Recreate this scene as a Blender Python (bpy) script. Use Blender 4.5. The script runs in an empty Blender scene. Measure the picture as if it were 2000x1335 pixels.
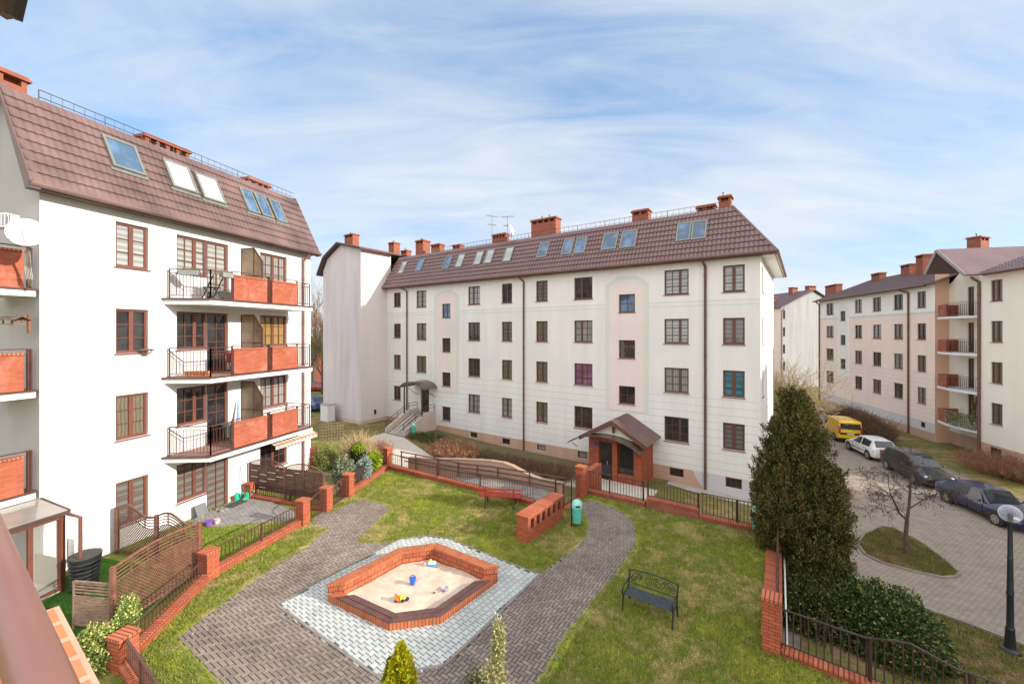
import bpy, bmesh, math, random
import numpy as np
from mathutils import Vector, Matrix
from mathutils.geometry import delaunay_2d_cdt
random.seed(7); rng = np.random.default_rng(7)
sc = bpy.context.scene
COL = sc.collection
R = math.radians

# ---------------------------------------------------------------- camera
CAMZ = 7.0; F = 815.0; HOR = 648.0
cd = bpy.data.cameras.new('camera'); cam = bpy.data.objects.new('camera', cd); COL.objects.link(cam)
cam.location = (0, 0, CAMZ); cam.rotation_euler = (R(90), 0, 0)
cd.sensor_width = 36; cd.lens = F / 2000 * 36; cd.shift_y = -19.5 / 2000
cd.clip_start = 0.05; cd.clip_end = 3000
sc.camera = cam
# ---------------------------------------------------------------- sun, sky, exposure
SPHI, SEL = R(-19), R(21.5)
S = Vector((math.cos(SPHI) * math.cos(SEL), math.sin(SPHI) * math.cos(SEL), math.sin(SEL)))
ld = bpy.data.lights.new('sun', 'SUN'); ld.energy = 3.5; ld.angle = R(0.9); ld.color = (1.0, 0.92, 0.80)
sun = bpy.data.objects.new('sun', ld); COL.objects.link(sun)
sun.rotation_euler = (-S).to_track_quat('-Z', 'Y').to_euler(); sun.location = (30, -10, 40)
w = bpy.data.worlds.new('World'); sc.world = w; w.use_nodes = True
nt = w.node_tree; nt.nodes.clear()
def N(t, typ, **k):
    n = t.nodes.new(typ)
    for a, v in k.items(): setattr(n, a, v)
    return n
def mth(t, op, a, b=None, c=None, clamp=False):
    n = t.nodes.new('ShaderNodeMath'); n.operation = op; n.use_clamp = clamp
    for i, v in enumerate((a, b, c)):
        if v is None: continue
        if isinstance(v, (int, float)): n.inputs[i].default_value = v
        else: t.links.new(v, n.inputs[i])
    return n.outputs[0]
def mixc(t, f, a, b, mode='MIX'):
    n = t.nodes.new('ShaderNodeMix'); n.data_type = 'RGBA'; n.blend_type = mode
    for i, v in ((0, f), (6, a), (7, b)):
        if isinstance(v, (int, float)): n.inputs[i].default_value = v
        elif isinstance(v, tuple): n.inputs[i].default_value = (*v, 1) if len(v) == 3 else v
        else: t.links.new(v, n.inputs[i])
    return n.outputs[2]
def ramp(t, f, *stops):
    n = t.nodes.new('ShaderNodeValToRGB'); e = n.color_ramp.elements
    while len(e) < len(stops): e.new(0.5)
    for i, (p, c) in enumerate(stops):
        e[i].position = p; e[i].color = (*c, 1) if isinstance(c, tuple) else (c, c, c, 1)
    t.links.new(f, n.inputs[0]); return n.outputs[0]
def noise(t, vec, scale, detail=4, rough=0.5, dist=0.0):
    n = t.nodes.new('ShaderNodeTexNoise'); n.inputs['Scale'].default_value = scale
    n.inputs['Detail'].default_value = detail; n.inputs['Roughness'].default_value = rough
    n.inputs['Distortion'].default_value = dist
    if vec is not None: t.links.new(vec, n.inputs['Vector'])
    return n.outputs['Fac']
sky = N(nt, 'ShaderNodeTexSky', sky_type='NISHITA', sun_disc=False)
sky.sun_elevation = SEL; sky.sun_rotation = math.atan2(S.x, S.y)
sky.air_density = 1.0; sky.dust_density = 0.4; sky.ozone_density = 2.5
tc = N(nt, 'ShaderNodeTexCoord'); sep = N(nt, 'ShaderNodeSeparateXYZ'); nt.links.new(tc.outputs['Generated'], sep.inputs[0])
zc = mth(nt, 'MAXIMUM', sep.outputs[2], 0.0)
zz = mth(nt, 'ADD', zc, 0.22)
cx = mth(nt, 'DIVIDE', sep.outputs[0], zz); cy = mth(nt, 'DIVIDE', sep.outputs[1], zz)
cmb = N(nt, 'ShaderNodeCombineXYZ'); nt.links.new(cx, cmb.inputs[0]); nt.links.new(cy, cmb.inputs[1])
mp = N(nt, 'ShaderNodeMapping'); nt.links.new(cmb.outputs[0], mp.inputs[0])
mp.inputs['Rotation'].default_value = (0, 0, R(38)); mp.inputs['Scale'].default_value = (0.85, 1.25, 1); mp.inputs['Location'].default_value = (3.1, 1.4, 0)
n1 = noise(nt, mp.outputs[0], 0.8, 7, 0.52, 0.4)
mp2 = N(nt, 'ShaderNodeMapping'); nt.links.new(cmb.outputs[0], mp2.inputs[0])
mp2.inputs['Rotation'].default_value = (0, 0, R(52)); mp2.inputs['Scale'].default_value = (0.7, 2.6, 1); mp2.inputs['Location'].default_value = (7.3, 2.2, 0)
n2 = noise(nt, mp2.outputs[0], 1.7, 8, 0.6, 0.8)
cl = mth(nt, 'ADD', mth(nt, 'MULTIPLY', n1, 0.62), mth(nt, 'MULTIPLY', n2, 0.38))
veil = mth(nt, 'MULTIPLY', mth(nt, 'POWER', mth(nt, 'SUBTRACT', 1.0, zc, clamp=True), 3.2), 0.25)
cl = mth(nt, 'ADD', cl, veil)
cf = ramp(nt, cl, (0.43, 0.0), (0.53, 0.40), (0.69, 0.90))
skyc = mixc(nt, 0.55, mixc(nt, 1.0, sky.outputs[0], (1.35, 1.5, 1.6), 'MULTIPLY'), (2.3, 3.55, 5.3))
# added sky glow behind the viewer, put in to fill the shaded facades
gd = N(nt, 'ShaderNodeVectorMath', operation='DOT_PRODUCT'); nt.links.new(tc.outputs['Generated'], gd.inputs[0]); gd.inputs[1].default_value = Vector((0.05, -0.92, 0.34)).normalized()
gl = ramp(nt, mth(nt, 'MULTIPLY_ADD', gd.outputs['Value'], 0.5, 0.5), (0.35, 0.0), (0.78, 1.0))
base = mixc(nt, cf, skyc, (5.25, 5.5, 5.8))
full = mixc(nt, gl, base, (11.2, 11.0, 11.1))
bg = N(nt, 'ShaderNodeBackground'); bg.inputs['Strength'].default_value = 0.09
nt.links.new(full, bg.inputs[0]); wo = N(nt, 'ShaderNodeOutputWorld'); nt.links.new(bg.outputs[0], wo.inputs[0])
sc.view_settings.view_transform = 'Standard'; sc.view_settings.look = 'None'
sc.view_settings.exposure = 0.88; sc.view_settings.gamma = 1
sc.cycles.max_bounces = 6; sc.cycles.diffuse_bounces = 3; sc.cycles.transparent_max_bounces = 12
sc.cycles.use_denoising = True

# ---------------------------------------------------------------- mapping helpers (authoring measurements -> metres)
GX = [-60, -8, -1, 9, 12.5, 17, 26, 60]; GZ = [-1.05, -1.05, -1.45, -1.55, -1.75, -2.15, -2.25, -2.25]
def g(x, y=0): return float(np.interp(x, GX, GZ))
def P(px, py, z=0.0):
    Y = (CAMZ - z) * F / (py - HOR); return Vector(((px - 1000) / F * Y, Y, z))
def PG(px, py):
    z = -1.5
    for _ in range(12): p = P(px, py, z); z = g(p.x)
    p.z = z; return p
class Frame:
    def __init__(s, ox, oy, u):
        s.o = Vector((ox, oy, 0)); s.u = Vector((u[0], u[1], 0)).normalized(); s.n = Vector((s.u.y, -s.u.x, 0))
    def p(s, a, out, z): q = s.o + s.u * a + s.n * out; q.z = z; return q
    def fit(s, px, py=None, out=0):          # distance along the wall (and height) seen at a point of the photo
        r = (px - 1000) / F; o = s.o + s.n * out
        a = (r * o.y - o.x) / (s.u.x - r * s.u.y)
        if py is None: return a
        return a, CAMZ - (py - HOR) / F * (o.y + s.u.y * a)
# ---------------------------------------------------------------- mesh builder
class MB:
    def __init__(s): s.v = []; s.f = []; s.uv = []; s.mi = []
    def face(s, pts, uvs=None, mi=0):
        b = len(s.v); pts = [Vector(p) for p in pts]; s.v += [tuple(p) for p in pts]; s.f.append(tuple(range(b, b + len(pts))))
        if uvs is None:
            n = (pts[1] - pts[0]).cross(pts[2] - pts[0])
            if n.length > 1e-12: n.normalize()
            if abs(n.z) > 0.8: uvs = [(p.x, p.y) for p in pts]
            else:
                t = Vector((-n.y, n.x, 0)); t = t.normalized() if t.length > 1e-9 else Vector((1, 0, 0))
                uvs = [(p.dot(t), p.z) for p in pts]
        s.uv.append(uvs); s.mi.append(mi)
    def hexa(s, o, a, b, c, mi=0, tex=None):      # parallelepiped from a corner with three edge vectors; uv in metres along the edges
        o, a, b, c = map(Vector, (o, a, b, c))
        if a.cross(b).dot(c) < 0: o = o + a; a = -a
        la, lb, lc = a.length, b.length, c.length
        s.face([o, o + b, o + a + b, o + a], [(0, 0), (0, lb), (la, lb), (la, 0)], mi)
        s.face([o + c, o + a + c, o + a + b + c, o + b + c], [(0, 0), (la, 0), (la, lb), (0, lb)], mi)
        s.face([o, o + a, o + a + c, o + c], [(0, 0), (la, 0), (la, lc), (0, lc)], mi)
        s.face([o + b, o + b + c, o + a + b + c, o + a + b], [(0, 0), (0, lc), (la, lc), (la, 0)], mi)
        s.face([o, o + c, o + b + c, o + b], [(0, 0), (0, lc), (lb, lc), (lb, 0)], mi)
        s.face([o + a, o + a + b, o + a + b + c, o + a + c], [(0, 0), (lb, 0), (lb, lc), (0, lc)], mi)
    def box(s, cx, cy, z0, sx, sy, sz, rz=0, mi=0):
        u = Vector((math.cos(rz), math.sin(rz), 0)); v = Vector((-u.y, u.x, 0))
        s.hexa(Vector((cx, cy, z0)) - u * sx / 2 - v * sy / 2, u * sx, v * sy, (0, 0, sz), mi)
    def fbox(s, fr, a0, a1, o0, o1, z0, z1, mi=0):
        s.hexa(fr.p(a0, o0, z0), fr.u * (a1 - a0), fr.n * (o1 - o0), (0, 0, z1 - z0), mi)
    def bar(s, p, q, wd, ht=None, up=(0, 0, 1)):
        p, q = Vector(p), Vector(q); ht = wd if ht is None else ht; d = q - p
        if d.length < 1e-6: return
        x = d.normalized().cross(Vector(up))
        if x.length < 1e-3: x = d.normalized().cross(Vector((0, 1, 0)))
        x.normalize(); y = x.cross(d.normalized())
        s.hexa(p - x * wd / 2 - y * ht / 2, d, x * wd, y * ht)
    def tube(s, pts, r, n=8, caps=True):
        pts = [Vector(p) for p in pts]; rs = r if isinstance(r, (list, tuple)) else [r] * len(pts)
        b = len(s.v); L = 0
        d0 = (pts[1] - pts[0]).normalized(); x = d0.cross(Vector((0, 0, 1)))
        if x.length < 1e-3: x = Vector((1, 0, 0))
        x.normalize(); ls = []
        for i, p in enumerate(pts):
            d = (pts[min(i + 1, len(pts) - 1)] - pts[max(i - 1, 0)])
            d = d.normalized() if d.length > 1e-9 else d0
            x = (x - d * x.dot(d))
            if x.length < 1e-6: x = Vector((1, 0, 0)).cross(d)
            x.normalize(); y = d.cross(x)
            if i: L += (p - pts[i - 1]).length
            ls.append(L)
            for k in range(n):
                t = 2 * math.pi * k / n; s.v.append(tuple(p + (x * math.cos(t) + y * math.sin(t)) * rs[i]))
        for i in range(len(pts) - 1):
            for k in range(n):
                k2 = (k + 1) % n; q = (b + i * n + k, b + i * n + k2, b + (i + 1) * n + k2, b + (i + 1) * n + k)
                s.f.append(q); s.mi.append(0); c = 2 * math.pi * rs[i] / n
                s.uv.append([(k * c, ls[i]), ((k + 1) * c, ls[i]), ((k + 1) * c, ls[i + 1]), (k * c, ls[i + 1])])
        if caps:
            for ring, rev in ((0, True), (len(pts) - 1, False)):
                idx = [b + ring * n + k for k in range(n)]
                if rev: idx.reverse()
                s.f.append(tuple(idx)); s.mi.append(0); s.uv.append([(0, 0)] * n)
    def lathe(s, prof, cx=0, cy=0, n=20, cap=True):   # prof: (r, z)
        b = len(s.v)
        for r, z in prof:
            for k in range(n):
                t = 2 * math.pi * k / n; s.v.append((cx + r * math.cos(t), cy + r * math.sin(t), z))
        for i in range(len(prof) - 1):
            for k in range(n):
                k2 = (k + 1) % n; s.f.append((b + i * n + k, b + i * n + k2, b + (i + 1) * n + k2, b + (i + 1) * n + k)); s.mi.append(0)
                s.uv.append([(k / n, prof[i][1]), ((k + 1) / n, prof[i][1]), ((k + 1) / n, prof[i + 1][1]), (k / n, prof[i + 1][1])])
        if cap:
            s.f.append(tuple(b + k for k in reversed(range(n)))); s.mi.append(0); s.uv.append([(0, 0)] * n)
            s.f.append(tuple(b + (len(prof) - 1) * n + k for k in range(n))); s.mi.append(0); s.uv.append([(0, 0)] * n)
    def sphere(s, c, r, n=14, m=9, sc_=(1, 1, 1)):
        b = len(s.v)
        for i in range(m + 1):
            a = math.pi * i / m - math.pi / 2
            for k in range(n):
                t = 2 * math.pi * k / n
                s.v.append((c[0] + r * sc_[0] * math.cos(a) * math.cos(t), c[1] + r * sc_[1] * math.cos(a) * math.sin(t), c[2] + r * sc_[2] * math.sin(a)))
        for i in range(m):
            for k in range(n):
                k2 = (k + 1) % n; s.f.append((b + i * n + k, b + i * n + k2, b + (i + 1) * n + k2, b + (i + 1) * n + k)); s.mi.append(0)
                s.uv.append([(k / n, i / m), ((k + 1) / n, i / m), ((k + 1) / n, (i + 1) / m), (k / n, (i + 1) / m)])
    def prism(s, pts, vec, mi=0):      # planar polygon extruded by a vector
        pts = [Vector(p) for p in pts]; vec = Vector(vec); n = len(pts)
        nn = Vector((0, 0, 0))
        for i in range(n): nn += pts[i].cross(pts[(i + 1) % n])
        if nn.dot(vec) > 0: pts.reverse()
        s.face(pts, None, mi); s.face([p + vec for p in reversed(pts)], None, mi)
        for i in range(n):
            a, b_ = pts[i], pts[(i + 1) % n]; s.face([b_, a, a + vec, b_ + vec], None, mi)
    def build(s, name, mat, parent=None, smooth=False, angle=40, merge=False):
        off = Vector((0, 0, 0)); q = parent
        while q is not None: off += q.location; q = q.parent
        me = bpy.data.meshes.new(name)
        me.from_pydata([(x - off.x, y - off.y, z - off.z) for x, y, z in s.v], [], s.f)
        uvl = me.uv_layers.new(name='UVMap'); flat = [c for fu in s.uv for uv in fu for c in uv]
        uvl.data.foreach_set('uv', flat)
        for m in (mat if isinstance(mat, (list, tuple)) else [mat]): me.materials.append(m)
        me.polygons.foreach_set('material_index', s.mi)
        if smooth or merge:
            bm = bmesh.new(); bm.from_mesh(me); bmesh.ops.remove_doubles(bm, verts=bm.verts, dist=1e-4)
            if smooth:
                for f in bm.faces: f.smooth = True
                for e in bm.edges:
                    if len(e.link_faces) == 2 and e.calc_face_angle(0) > R(angle): e.smooth = False
            bm.to_mesh(me); bm.free()
        me.validate(); me.update()
        o = bpy.data.objects.new(name, me); COL.objects.link(o); o.parent = parent
        return o
def tag(o, label=None, cat=None, group=None, kind=None):
    if label: o['label'] = label
    if cat: o['category'] = cat
    if group: o['group'] = group
    if kind: o['kind'] = kind
    return o
def thing(name, label, cat, loc=(0, 0, 0), group=None):
    o = bpy.data.objects.new(name, None); COL.objects.link(o); o.location = loc; o.empty_display_size = 0.2
    return tag(o, label, cat, group)
def dup(root, loc, rz=None, label=None, group=None):
    kids = {}
    for ob in list(bpy.data.objects):
        if ob.parent: kids.setdefault(ob.parent.name, []).append(ob)
    def cp(o, par):
        c = o.copy(); COL.objects.link(c); c.parent = par
        for k in kids.get(o.name, []): cp(k, c)
        return c
    r = cp(root, None); r.location = loc
    if rz is not None: r.rotation_euler = (0, 0, rz)
    if label: r['label'] = label
    if group: r['group'] = group
    return r
# ---------------------------------------------------------------- materials
MATS = {}
def mat(name, col, rough=0.8, var=0.12, vscale=3.0, bump=0.0, bscale=60, metal=0.0, spec=None, coat=0.0, col2=None, island=0.0, coord='Object', stretch=None, trans=0.0):
    if name in MATS: return MATS[name]
    m = bpy.data.materials.new(name); m.use_nodes = True; t = m.node_tree
    b = t.nodes['Principled BSDF']; b.inputs['Roughness'].default_value = rough; b.inputs['Metallic'].default_value = metal
    if spec is not None: b.inputs['Specular IOR Level'].default_value = spec
    if coat: b.inputs['Coat Weight'].default_value = coat; b.inputs['Coat Roughness'].default_value = 0.05
    geo = N(t, 'ShaderNodeNewGeometry'); vec = geo.outputs['Position']
    if stretch:
        mpn = N(t, 'ShaderNodeMapping'); mpn.inputs['Scale'].default_value = stretch; t.links.new(vec, mpn.inputs[0]); vec = mpn.outputs[0]
    n = noise(t, vec, vscale, 5, 0.6)
    c2 = col2 if col2 else tuple(c * (1 - 2 * var) for c in col)
    c1 = col if col2 else tuple(min(1, c * (1 + var)) for c in col)
    f = ramp(t, n, (0.3, 0.0), (0.7, 1.0))
    c = mixc(t, f, c1, c2)
    if island:
        rr = mth(t, 'MULTIPLY_ADD', geo.outputs['Random Per Island'], 2 * island, 1 - island)
        c = mixc(t, 1.0, c, mth_rgb(t, rr), 'MULTIPLY')
    t.links.new(c, b.inputs['Base Color'])
    if bump:
        nb = noise(t, geo.outputs['Position'], bscale, 3, 0.6); bp = N(t, 'ShaderNodeBump'); bp.inputs['Strength'].default_value = bump; bp.inputs['Distance'].default_value = 0.02
        t.links.new(nb, bp.inputs['Height']); t.links.new(bp.outputs[0], b.inputs['Normal'])
    MATS[name] = m; return m
def mth_rgb(t, v):
    n = N(t, 'ShaderNodeCombineXYZ')
    for i in range(3): t.links.new(v, n.inputs[i])
    return n.outputs[0]
def brickmat(name, c1, c2, mortar, bw, bh, ms=0.008, offset=0.5, rot=0.0, rough=0.85, bump=0.4, dirt=0.25, fade=None):
    m = bpy.data.materials.new(name); m.use_nodes = True; t = m.node_tree; b = t.nodes['Principled BSDF']
    b.inputs['Roughness'].default_value = rough
    uv = N(t, 'ShaderNodeUVMap'); mpn = N(t, 'ShaderNodeMapping'); mpn.inputs['Rotation'].default_value = (0, 0, rot); t.links.new(uv.outputs[0], mpn.inputs[0])
    br = N(t, 'ShaderNodeTexBrick'); br.offset = offset; t.links.new(mpn.outputs[0], br.inputs['Vector'])
    for k, v in (('Color1', c1), ('Color2', c2), ('Mortar', mortar)): br.inputs[k].default_value = (*v, 1)
    br.inputs['Scale'].default_value = 1; br.inputs['Brick Width'].default_value = bw; br.inputs['Row Height'].default_value = bh
    br.inputs['Mortar Size'].default_value = ms; br.inputs['Mortar Smooth'].default_value = 0.3; br.inputs['Bias'].default_value = 0.0
    geo = N(t, 'ShaderNodeNewGeometry'); n = noise(t, geo.outputs['Position'], 2.2, 6, 0.65)
    f = ramp(t, n, (0.35, 1.0), (0.75, 1.0 - dirt)); c = mixc(t, 1.0, br.outputs['Color'], f, 'MULTIPLY')
    if fade:
        n3 = noise(t, geo.outputs['Position'], 1.5, 6, 0.7, 0.6); c = mixc(t, ramp(t, n3, (0.5, 0.0), (0.68, 0.55)), c, fade)
    t.links.new(c, b.inputs['Base Color'])
    bp = N(t, 'ShaderNodeBump'); bp.invert = True; bp.inputs['Strength'].default_value = bump; bp.inputs['Distance'].default_value = 0.01
    t.links.new(br.outputs['Fac'], bp.inputs['Height']); t.links.new(bp.outputs[0], b.inputs['Normal'])
    MATS[name] = m; return m
def plaster(name, col, streak=0.12, groove=False, gcol=None):
    m = bpy.data.materials.new(name); m.use_nodes = True; t = m.node_tree; b = t.nodes['Principled BSDF']; b.inputs['Roughness'].default_value = 0.92
    b.inputs['Specular IOR Level'].default_value = 0.2
    geo = N(t, 'ShaderNodeNewGeometry'); mpn = N(t, 'ShaderNodeMapping'); mpn.inputs['Scale'].default_value = (1.6, 1.6, 0.14); t.links.new(geo.outputs['Position'], mpn.inputs[0])
    n = noise(t, mpn.outputs[0], 1.0, 7, 0.62); n2 = noise(t, geo.outputs['Position'], 0.35, 4, 0.5)
    c = mixc(t, ramp(t, n, (0.42, 0.0), (0.78, 1.0)), col, tuple(x * (1 - streak) for x in col))
    c = mixc(t, ramp(t, n2, (0.45, 0.0), (0.75, 1.0)), c, tuple(x * y for x, y in zip(col, (0.9, 0.91, 0.93))))
    mp3 = N(t, 'ShaderNodeMapping'); mp3.inputs['Scale'].default_value = (7, 7, 0.35); t.links.new(geo.outputs['Position'], mp3.inputs[0]); n5 = noise(t, mp3.outputs[0], 1.0, 6, 0.7)
    c = mixc(t, ramp(t, n5, (0.5, 0.0), (0.8, 0.6)), c, tuple(x * (1 - streak * 0.9) for x in col))
    if groove:
        uv = N(t, 'ShaderNodeUVMap'); sp = N(t, 'ShaderNodeSeparateXYZ'); t.links.new(uv.outputs[0], sp.inputs[0])
        fr = mth(t, 'FRACT', mth(t, 'DIVIDE', mth(t, 'ADD', sp.outputs[1], 50.0), 0.42))
        ln = mth(t, 'LESS_THAN', fr, 0.085); c = mixc(t, ln, c, gcol)
    t.links.new(c, b.inputs['Base Color'])
    nb = noise(t, geo.outputs['Position'], 90, 3, 0.7); bp = N(t, 'ShaderNodeBump'); bp.inputs['Strength'].default_value = 0.25; bp.inputs['Distance'].default_value = 0.01
    t.links.new(nb, bp.inputs['Height']); t.links.new(bp.outputs[0], b.inputs['Normal'])
    MATS[name] = m; return m
def glassmat(name, col, curtain=None, blind=False, rough=0.04, fold=9.0, warp=0.0):
    m = bpy.data.materials.new(name); m.use_nodes = True; t = m.node_tree; b = t.nodes['Principled BSDF']
    b.inputs['Roughness'].default_value = 0.6 if curtain else 0.3
    b.inputs['Specular IOR Level'].default_value = 0.1
    b.inputs['Coat Weight'].default_value = 1.0; b.inputs['Coat Roughness'].default_value = rough; b.inputs['Coat IOR'].default_value = 1.6
    geo = N(t, 'ShaderNodeNewGeometry')
    if curtain:
        uv = N(t, 'ShaderNodeUVMap'); sp = N(t, 'ShaderNodeSeparateXYZ'); t.links.new(uv.outputs[0], sp.inputs[0])
        ax = sp.outputs[1] if blind else sp.outputs[0]
        nz = noise(t, geo.outputs['Position'], 1.7, 3)
        sn = mth(t, 'SINE', mth(t, 'MULTIPLY_ADD', ax, fold * 6.28, mth(t, 'MULTIPLY', nz, 0.0 if blind else 9.0)))
        f = mth(t, 'MULTIPLY_ADD', sn, 0.5, 0.5)
        c = mixc(t, f, curtain, tuple(x * 0.6 for x in curtain))
    else:
        nz = noise(t, geo.outputs['Position'], 1.3, 4, 0.6)
        c = mixc(t, ramp(t, nz, (0.45, 0.0), (0.62, 1.0)), col, tuple(min(1, x * 2.0 + 0.008) for x in col))
    t.links.new(c, b.inputs['Base Color'])
    nb = noise(t, geo.outputs['Position'], 0.9, 2); bp = N(t, 'ShaderNodeBump'); bp.inputs['Strength'].default_value = 0.12; bp.inputs['Distance'].default_value = 0.05
    t.links.new(nb, bp.inputs['Height']); t.links.new(bp.outputs[0], b.inputs['Coat Normal'])
    MATS[name] = m; return m
W_A = plaster('white_plaster', (0.66, 0.655, 0.65), 0.08)
W_B = plaster('cream_plaster', (0.80, 0.775, 0.745), 0.11)
W_B2 = plaster('pale_plaster', (0.77, 0.75, 0.72), 0.13)
W_BG = plaster('grooved_plaster', (0.78, 0.765, 0.735), 0.14, True, (0.56, 0.59, 0.53))
W_GR = plaster('green_band_plaster', (0.64, 0.685, 0.61), 0.08)
W_PK = plaster('pink_plaster', (0.77, 0.675, 0.635), 0.08)
W_SO = plaster('peach_socle', (0.56, 0.36, 0.26), 0.2)
W_SB = plaster('bluish_socle', (0.60, 0.58, 0.60), 0.15)
W_WG = plaster('wing_plaster', (0.66, 0.60, 0.62), 0.30)
W_WS = plaster('wing_side_plaster', (0.74, 0.66, 0.64), 0.1)
W_WF = plaster('pinkish_foot', (0.60, 0.48, 0.43), 0.15)
W_C = plaster('peach_plaster', (0.92, 0.73, 0.62), 0.1)
W_CG = plaster('peach_grooved', (0.91, 0.73, 0.62), 0.1, True, (0.72, 0.56, 0.49))
W_CT = plaster('cream_top', (0.92, 0.86, 0.78), 0.1)
W_CY = plaster('yellow_cream', (0.85, 0.79, 0.68), 0.06)
W_CO = plaster('orange_plaster', (0.74, 0.48, 0.33), 0.08)
W_D = plaster('shaded_gable_plaster', (0.37, 0.37, 0.375), 0.3)  # white gable greyed, its shade is put into the plaster colour
W_AR = plaster('pale_arch_plaster', (0.84, 0.80, 0.72), 0.1); W_SC = plaster('grey_socle', (0.66, 0.61, 0.58), 0.15); W_AE = plaster('shaded_end_plaster', (0.45, 0.44, 0.425), 0.12)  # W_AE: greyed copy of the block's white plaster, shade put into its colour
BRK = brickmat('orange_brick', (0.52, 0.12, 0.045), (0.36, 0.075, 0.03), (0.19, 0.06, 0.035), 0.25, 0.077, 0.012, fade=(0.36, 0.12, 0.07))
BRKD = brickmat('dark_brick', (0.36, 0.10, 0.055), (0.26, 0.07, 0.04), (0.18, 0.09, 0.07), 0.25, 0.077, 0.009)
BRKS = brickmat('soldier_brick', (0.57, 0.165, 0.075), (0.42, 0.10, 0.04), (0.13, 0.04, 0.02), 0.083, 3.0, 0.014, 0.0)
BRKP = brickmat('balcony_brick', (0.42, 0.105, 0.05), (0.32, 0.07, 0.032), (0.27, 0.085, 0.05), 0.25, 0.077, 0.011, dirt=0.15, fade=(0.50, 0.22, 0.17))
BRKR = brickmat('chimney_brick', (0.35, 0.10, 0.05), (0.26, 0.07, 0.037), (0.25, 0.12, 0.09), 0.25, 0.077, 0.009)
ROOF = mat('roof_tile_metal', (0.165, 0.092, 0.088), 0.24, 0.1, 0.8, metal=0.0, spec=0.6)
ROOFA = mat('roof_tile_matt', (0.16, 0.097, 0.088), 0.45, 0.22, 0.7, spec=0.5)
ROOFD = mat('roof_dark', (0.115, 0.065, 0.065), 0.55, 0.1, 1.0)
TRIM = mat('brown_trim_metal', (0.15, 0.065, 0.05), 0.45, 0.1, 2)
TRIMD = mat('dark_trim_metal', (0.07, 0.04, 0.035), 0.5, 0.1, 2)
WOODF = mat('window_wood', (0.155, 0.052, 0.032), 0.45, 0.12, 4)
WOODD = mat('window_wood_dark', (0.115, 0.045, 0.03), 0.45, 0.12, 4)
RAIL = mat('brown_rail_paint', (0.10, 0.045, 0.038), 0.4, 0.15, 3)
RAILD = mat('dark_rail_paint', (0.06, 0.032, 0.028), 0.45, 0.15, 3)
SLAB = mat('white_slab', (0.78, 0.77, 0.75), 0.8, 0.04, 2)
SOFF = mat('soffit_plaster', (0.55, 0.53, 0.5), 0.9, 0.06, 2)
FLOORB = mat('balcony_tile', (0.34, 0.20, 0.16), 0.7, 0.1, 6)
G_DK = glassmat('dark_glass', (0.015, 0.016, 0.018)); G_BL = glassmat('blue_glass', (0.03, 0.07, 0.13))
G_CW = glassmat('white_curtain_glass', None, (0.30, 0.30, 0.29)); G_CB = glassmat('blind_glass', None, (0.36, 0.37, 0.355), True, fold=5.0)
G_CY = glassmat('warm_curtain_glass', None, (0.17, 0.145, 0.105)); G_GR = glassmat('grey_blind_glass', None, (0.16, 0.15, 0.14), True, fold=4)
G_OR = glassmat('amber_curtain_glass', None, (0.34, 0.22, 0.08)); G_PK = glassmat('pink_curtain_glass', None, (0.22, 0.10, 0.17))
G_TQ = glassmat('turquoise_blind_glass', None, (0.05, 0.20, 0.28), True, fold=3)
G_SK = glassmat('skylight_glass', (0.05, 0.10, 0.17)); G_SKW = glassmat('skylight_blind', None, (0.55, 0.57, 0.58), True, fold=0.5)
STEEL = mat('grey_flashing', (0.25, 0.25, 0.22), 0.4, 0.1, 5, metal=0.4)
WHITE = mat('white_plastic', (0.75, 0.75, 0.74), 0.4, 0.04, 5); BLACK = mat('black_plastic', (0.02, 0.02, 0.022), 0.4, 0.1, 5)
IRON = mat('black_iron', (0.018, 0.02, 0.022), 0.4, 0.2, 12); HOLE = mat('dark_hollow', (0.01, 0.009, 0.008), 0.9)
CONC = mat('concrete', (0.42, 0.385, 0.34), 0.9, 0.1, 2.0, bump=0.3, bscale=30)
CONCL = mat('light_concrete', (0.58, 0.52, 0.46), 0.9, 0.07, 2.0)
MINT = mat('mint_plastic', (0.10, 0.50, 0.40), 0.35, 0.08, 4, coat=0.2)
LATT = mat('stained_lattice', (0.19, 0.085, 0.06), 0.65, 0.2, 6); LATTR = mat('red_stained_lattice', (0.215, 0.09, 0.06), 0.6, 0.2, 6)
LATTG = mat('weathered_wood', (0.27, 0.16, 0.11), 0.75, 0.2, 6)
BARK = mat('bark', (0.11, 0.075, 0.055), 0.9, 0.25, 9, bump=0.6, bscale=40); TWIG = mat('twig', (0.13, 0.09, 0.07), 0.9, 0.2, 9)
TWIGP = mat('pale_twig', (0.60, 0.45, 0.25), 0.9, 0.2, 9); TWIGR = mat('russet_twig', (0.36, 0.17, 0.095), 0.9, 0.25, 5); TWIGB = mat('brown_twig', (0.20, 0.115, 0.07), 0.9, 0.25, 5)
PLANK = mat('bench_plank', (0.125, 0.06, 0.05), 0.55, 0.2, 5); REDPL = mat('red_plank', (0.42, 0.06, 0.035), 0.5, 0.12, 5)
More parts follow.
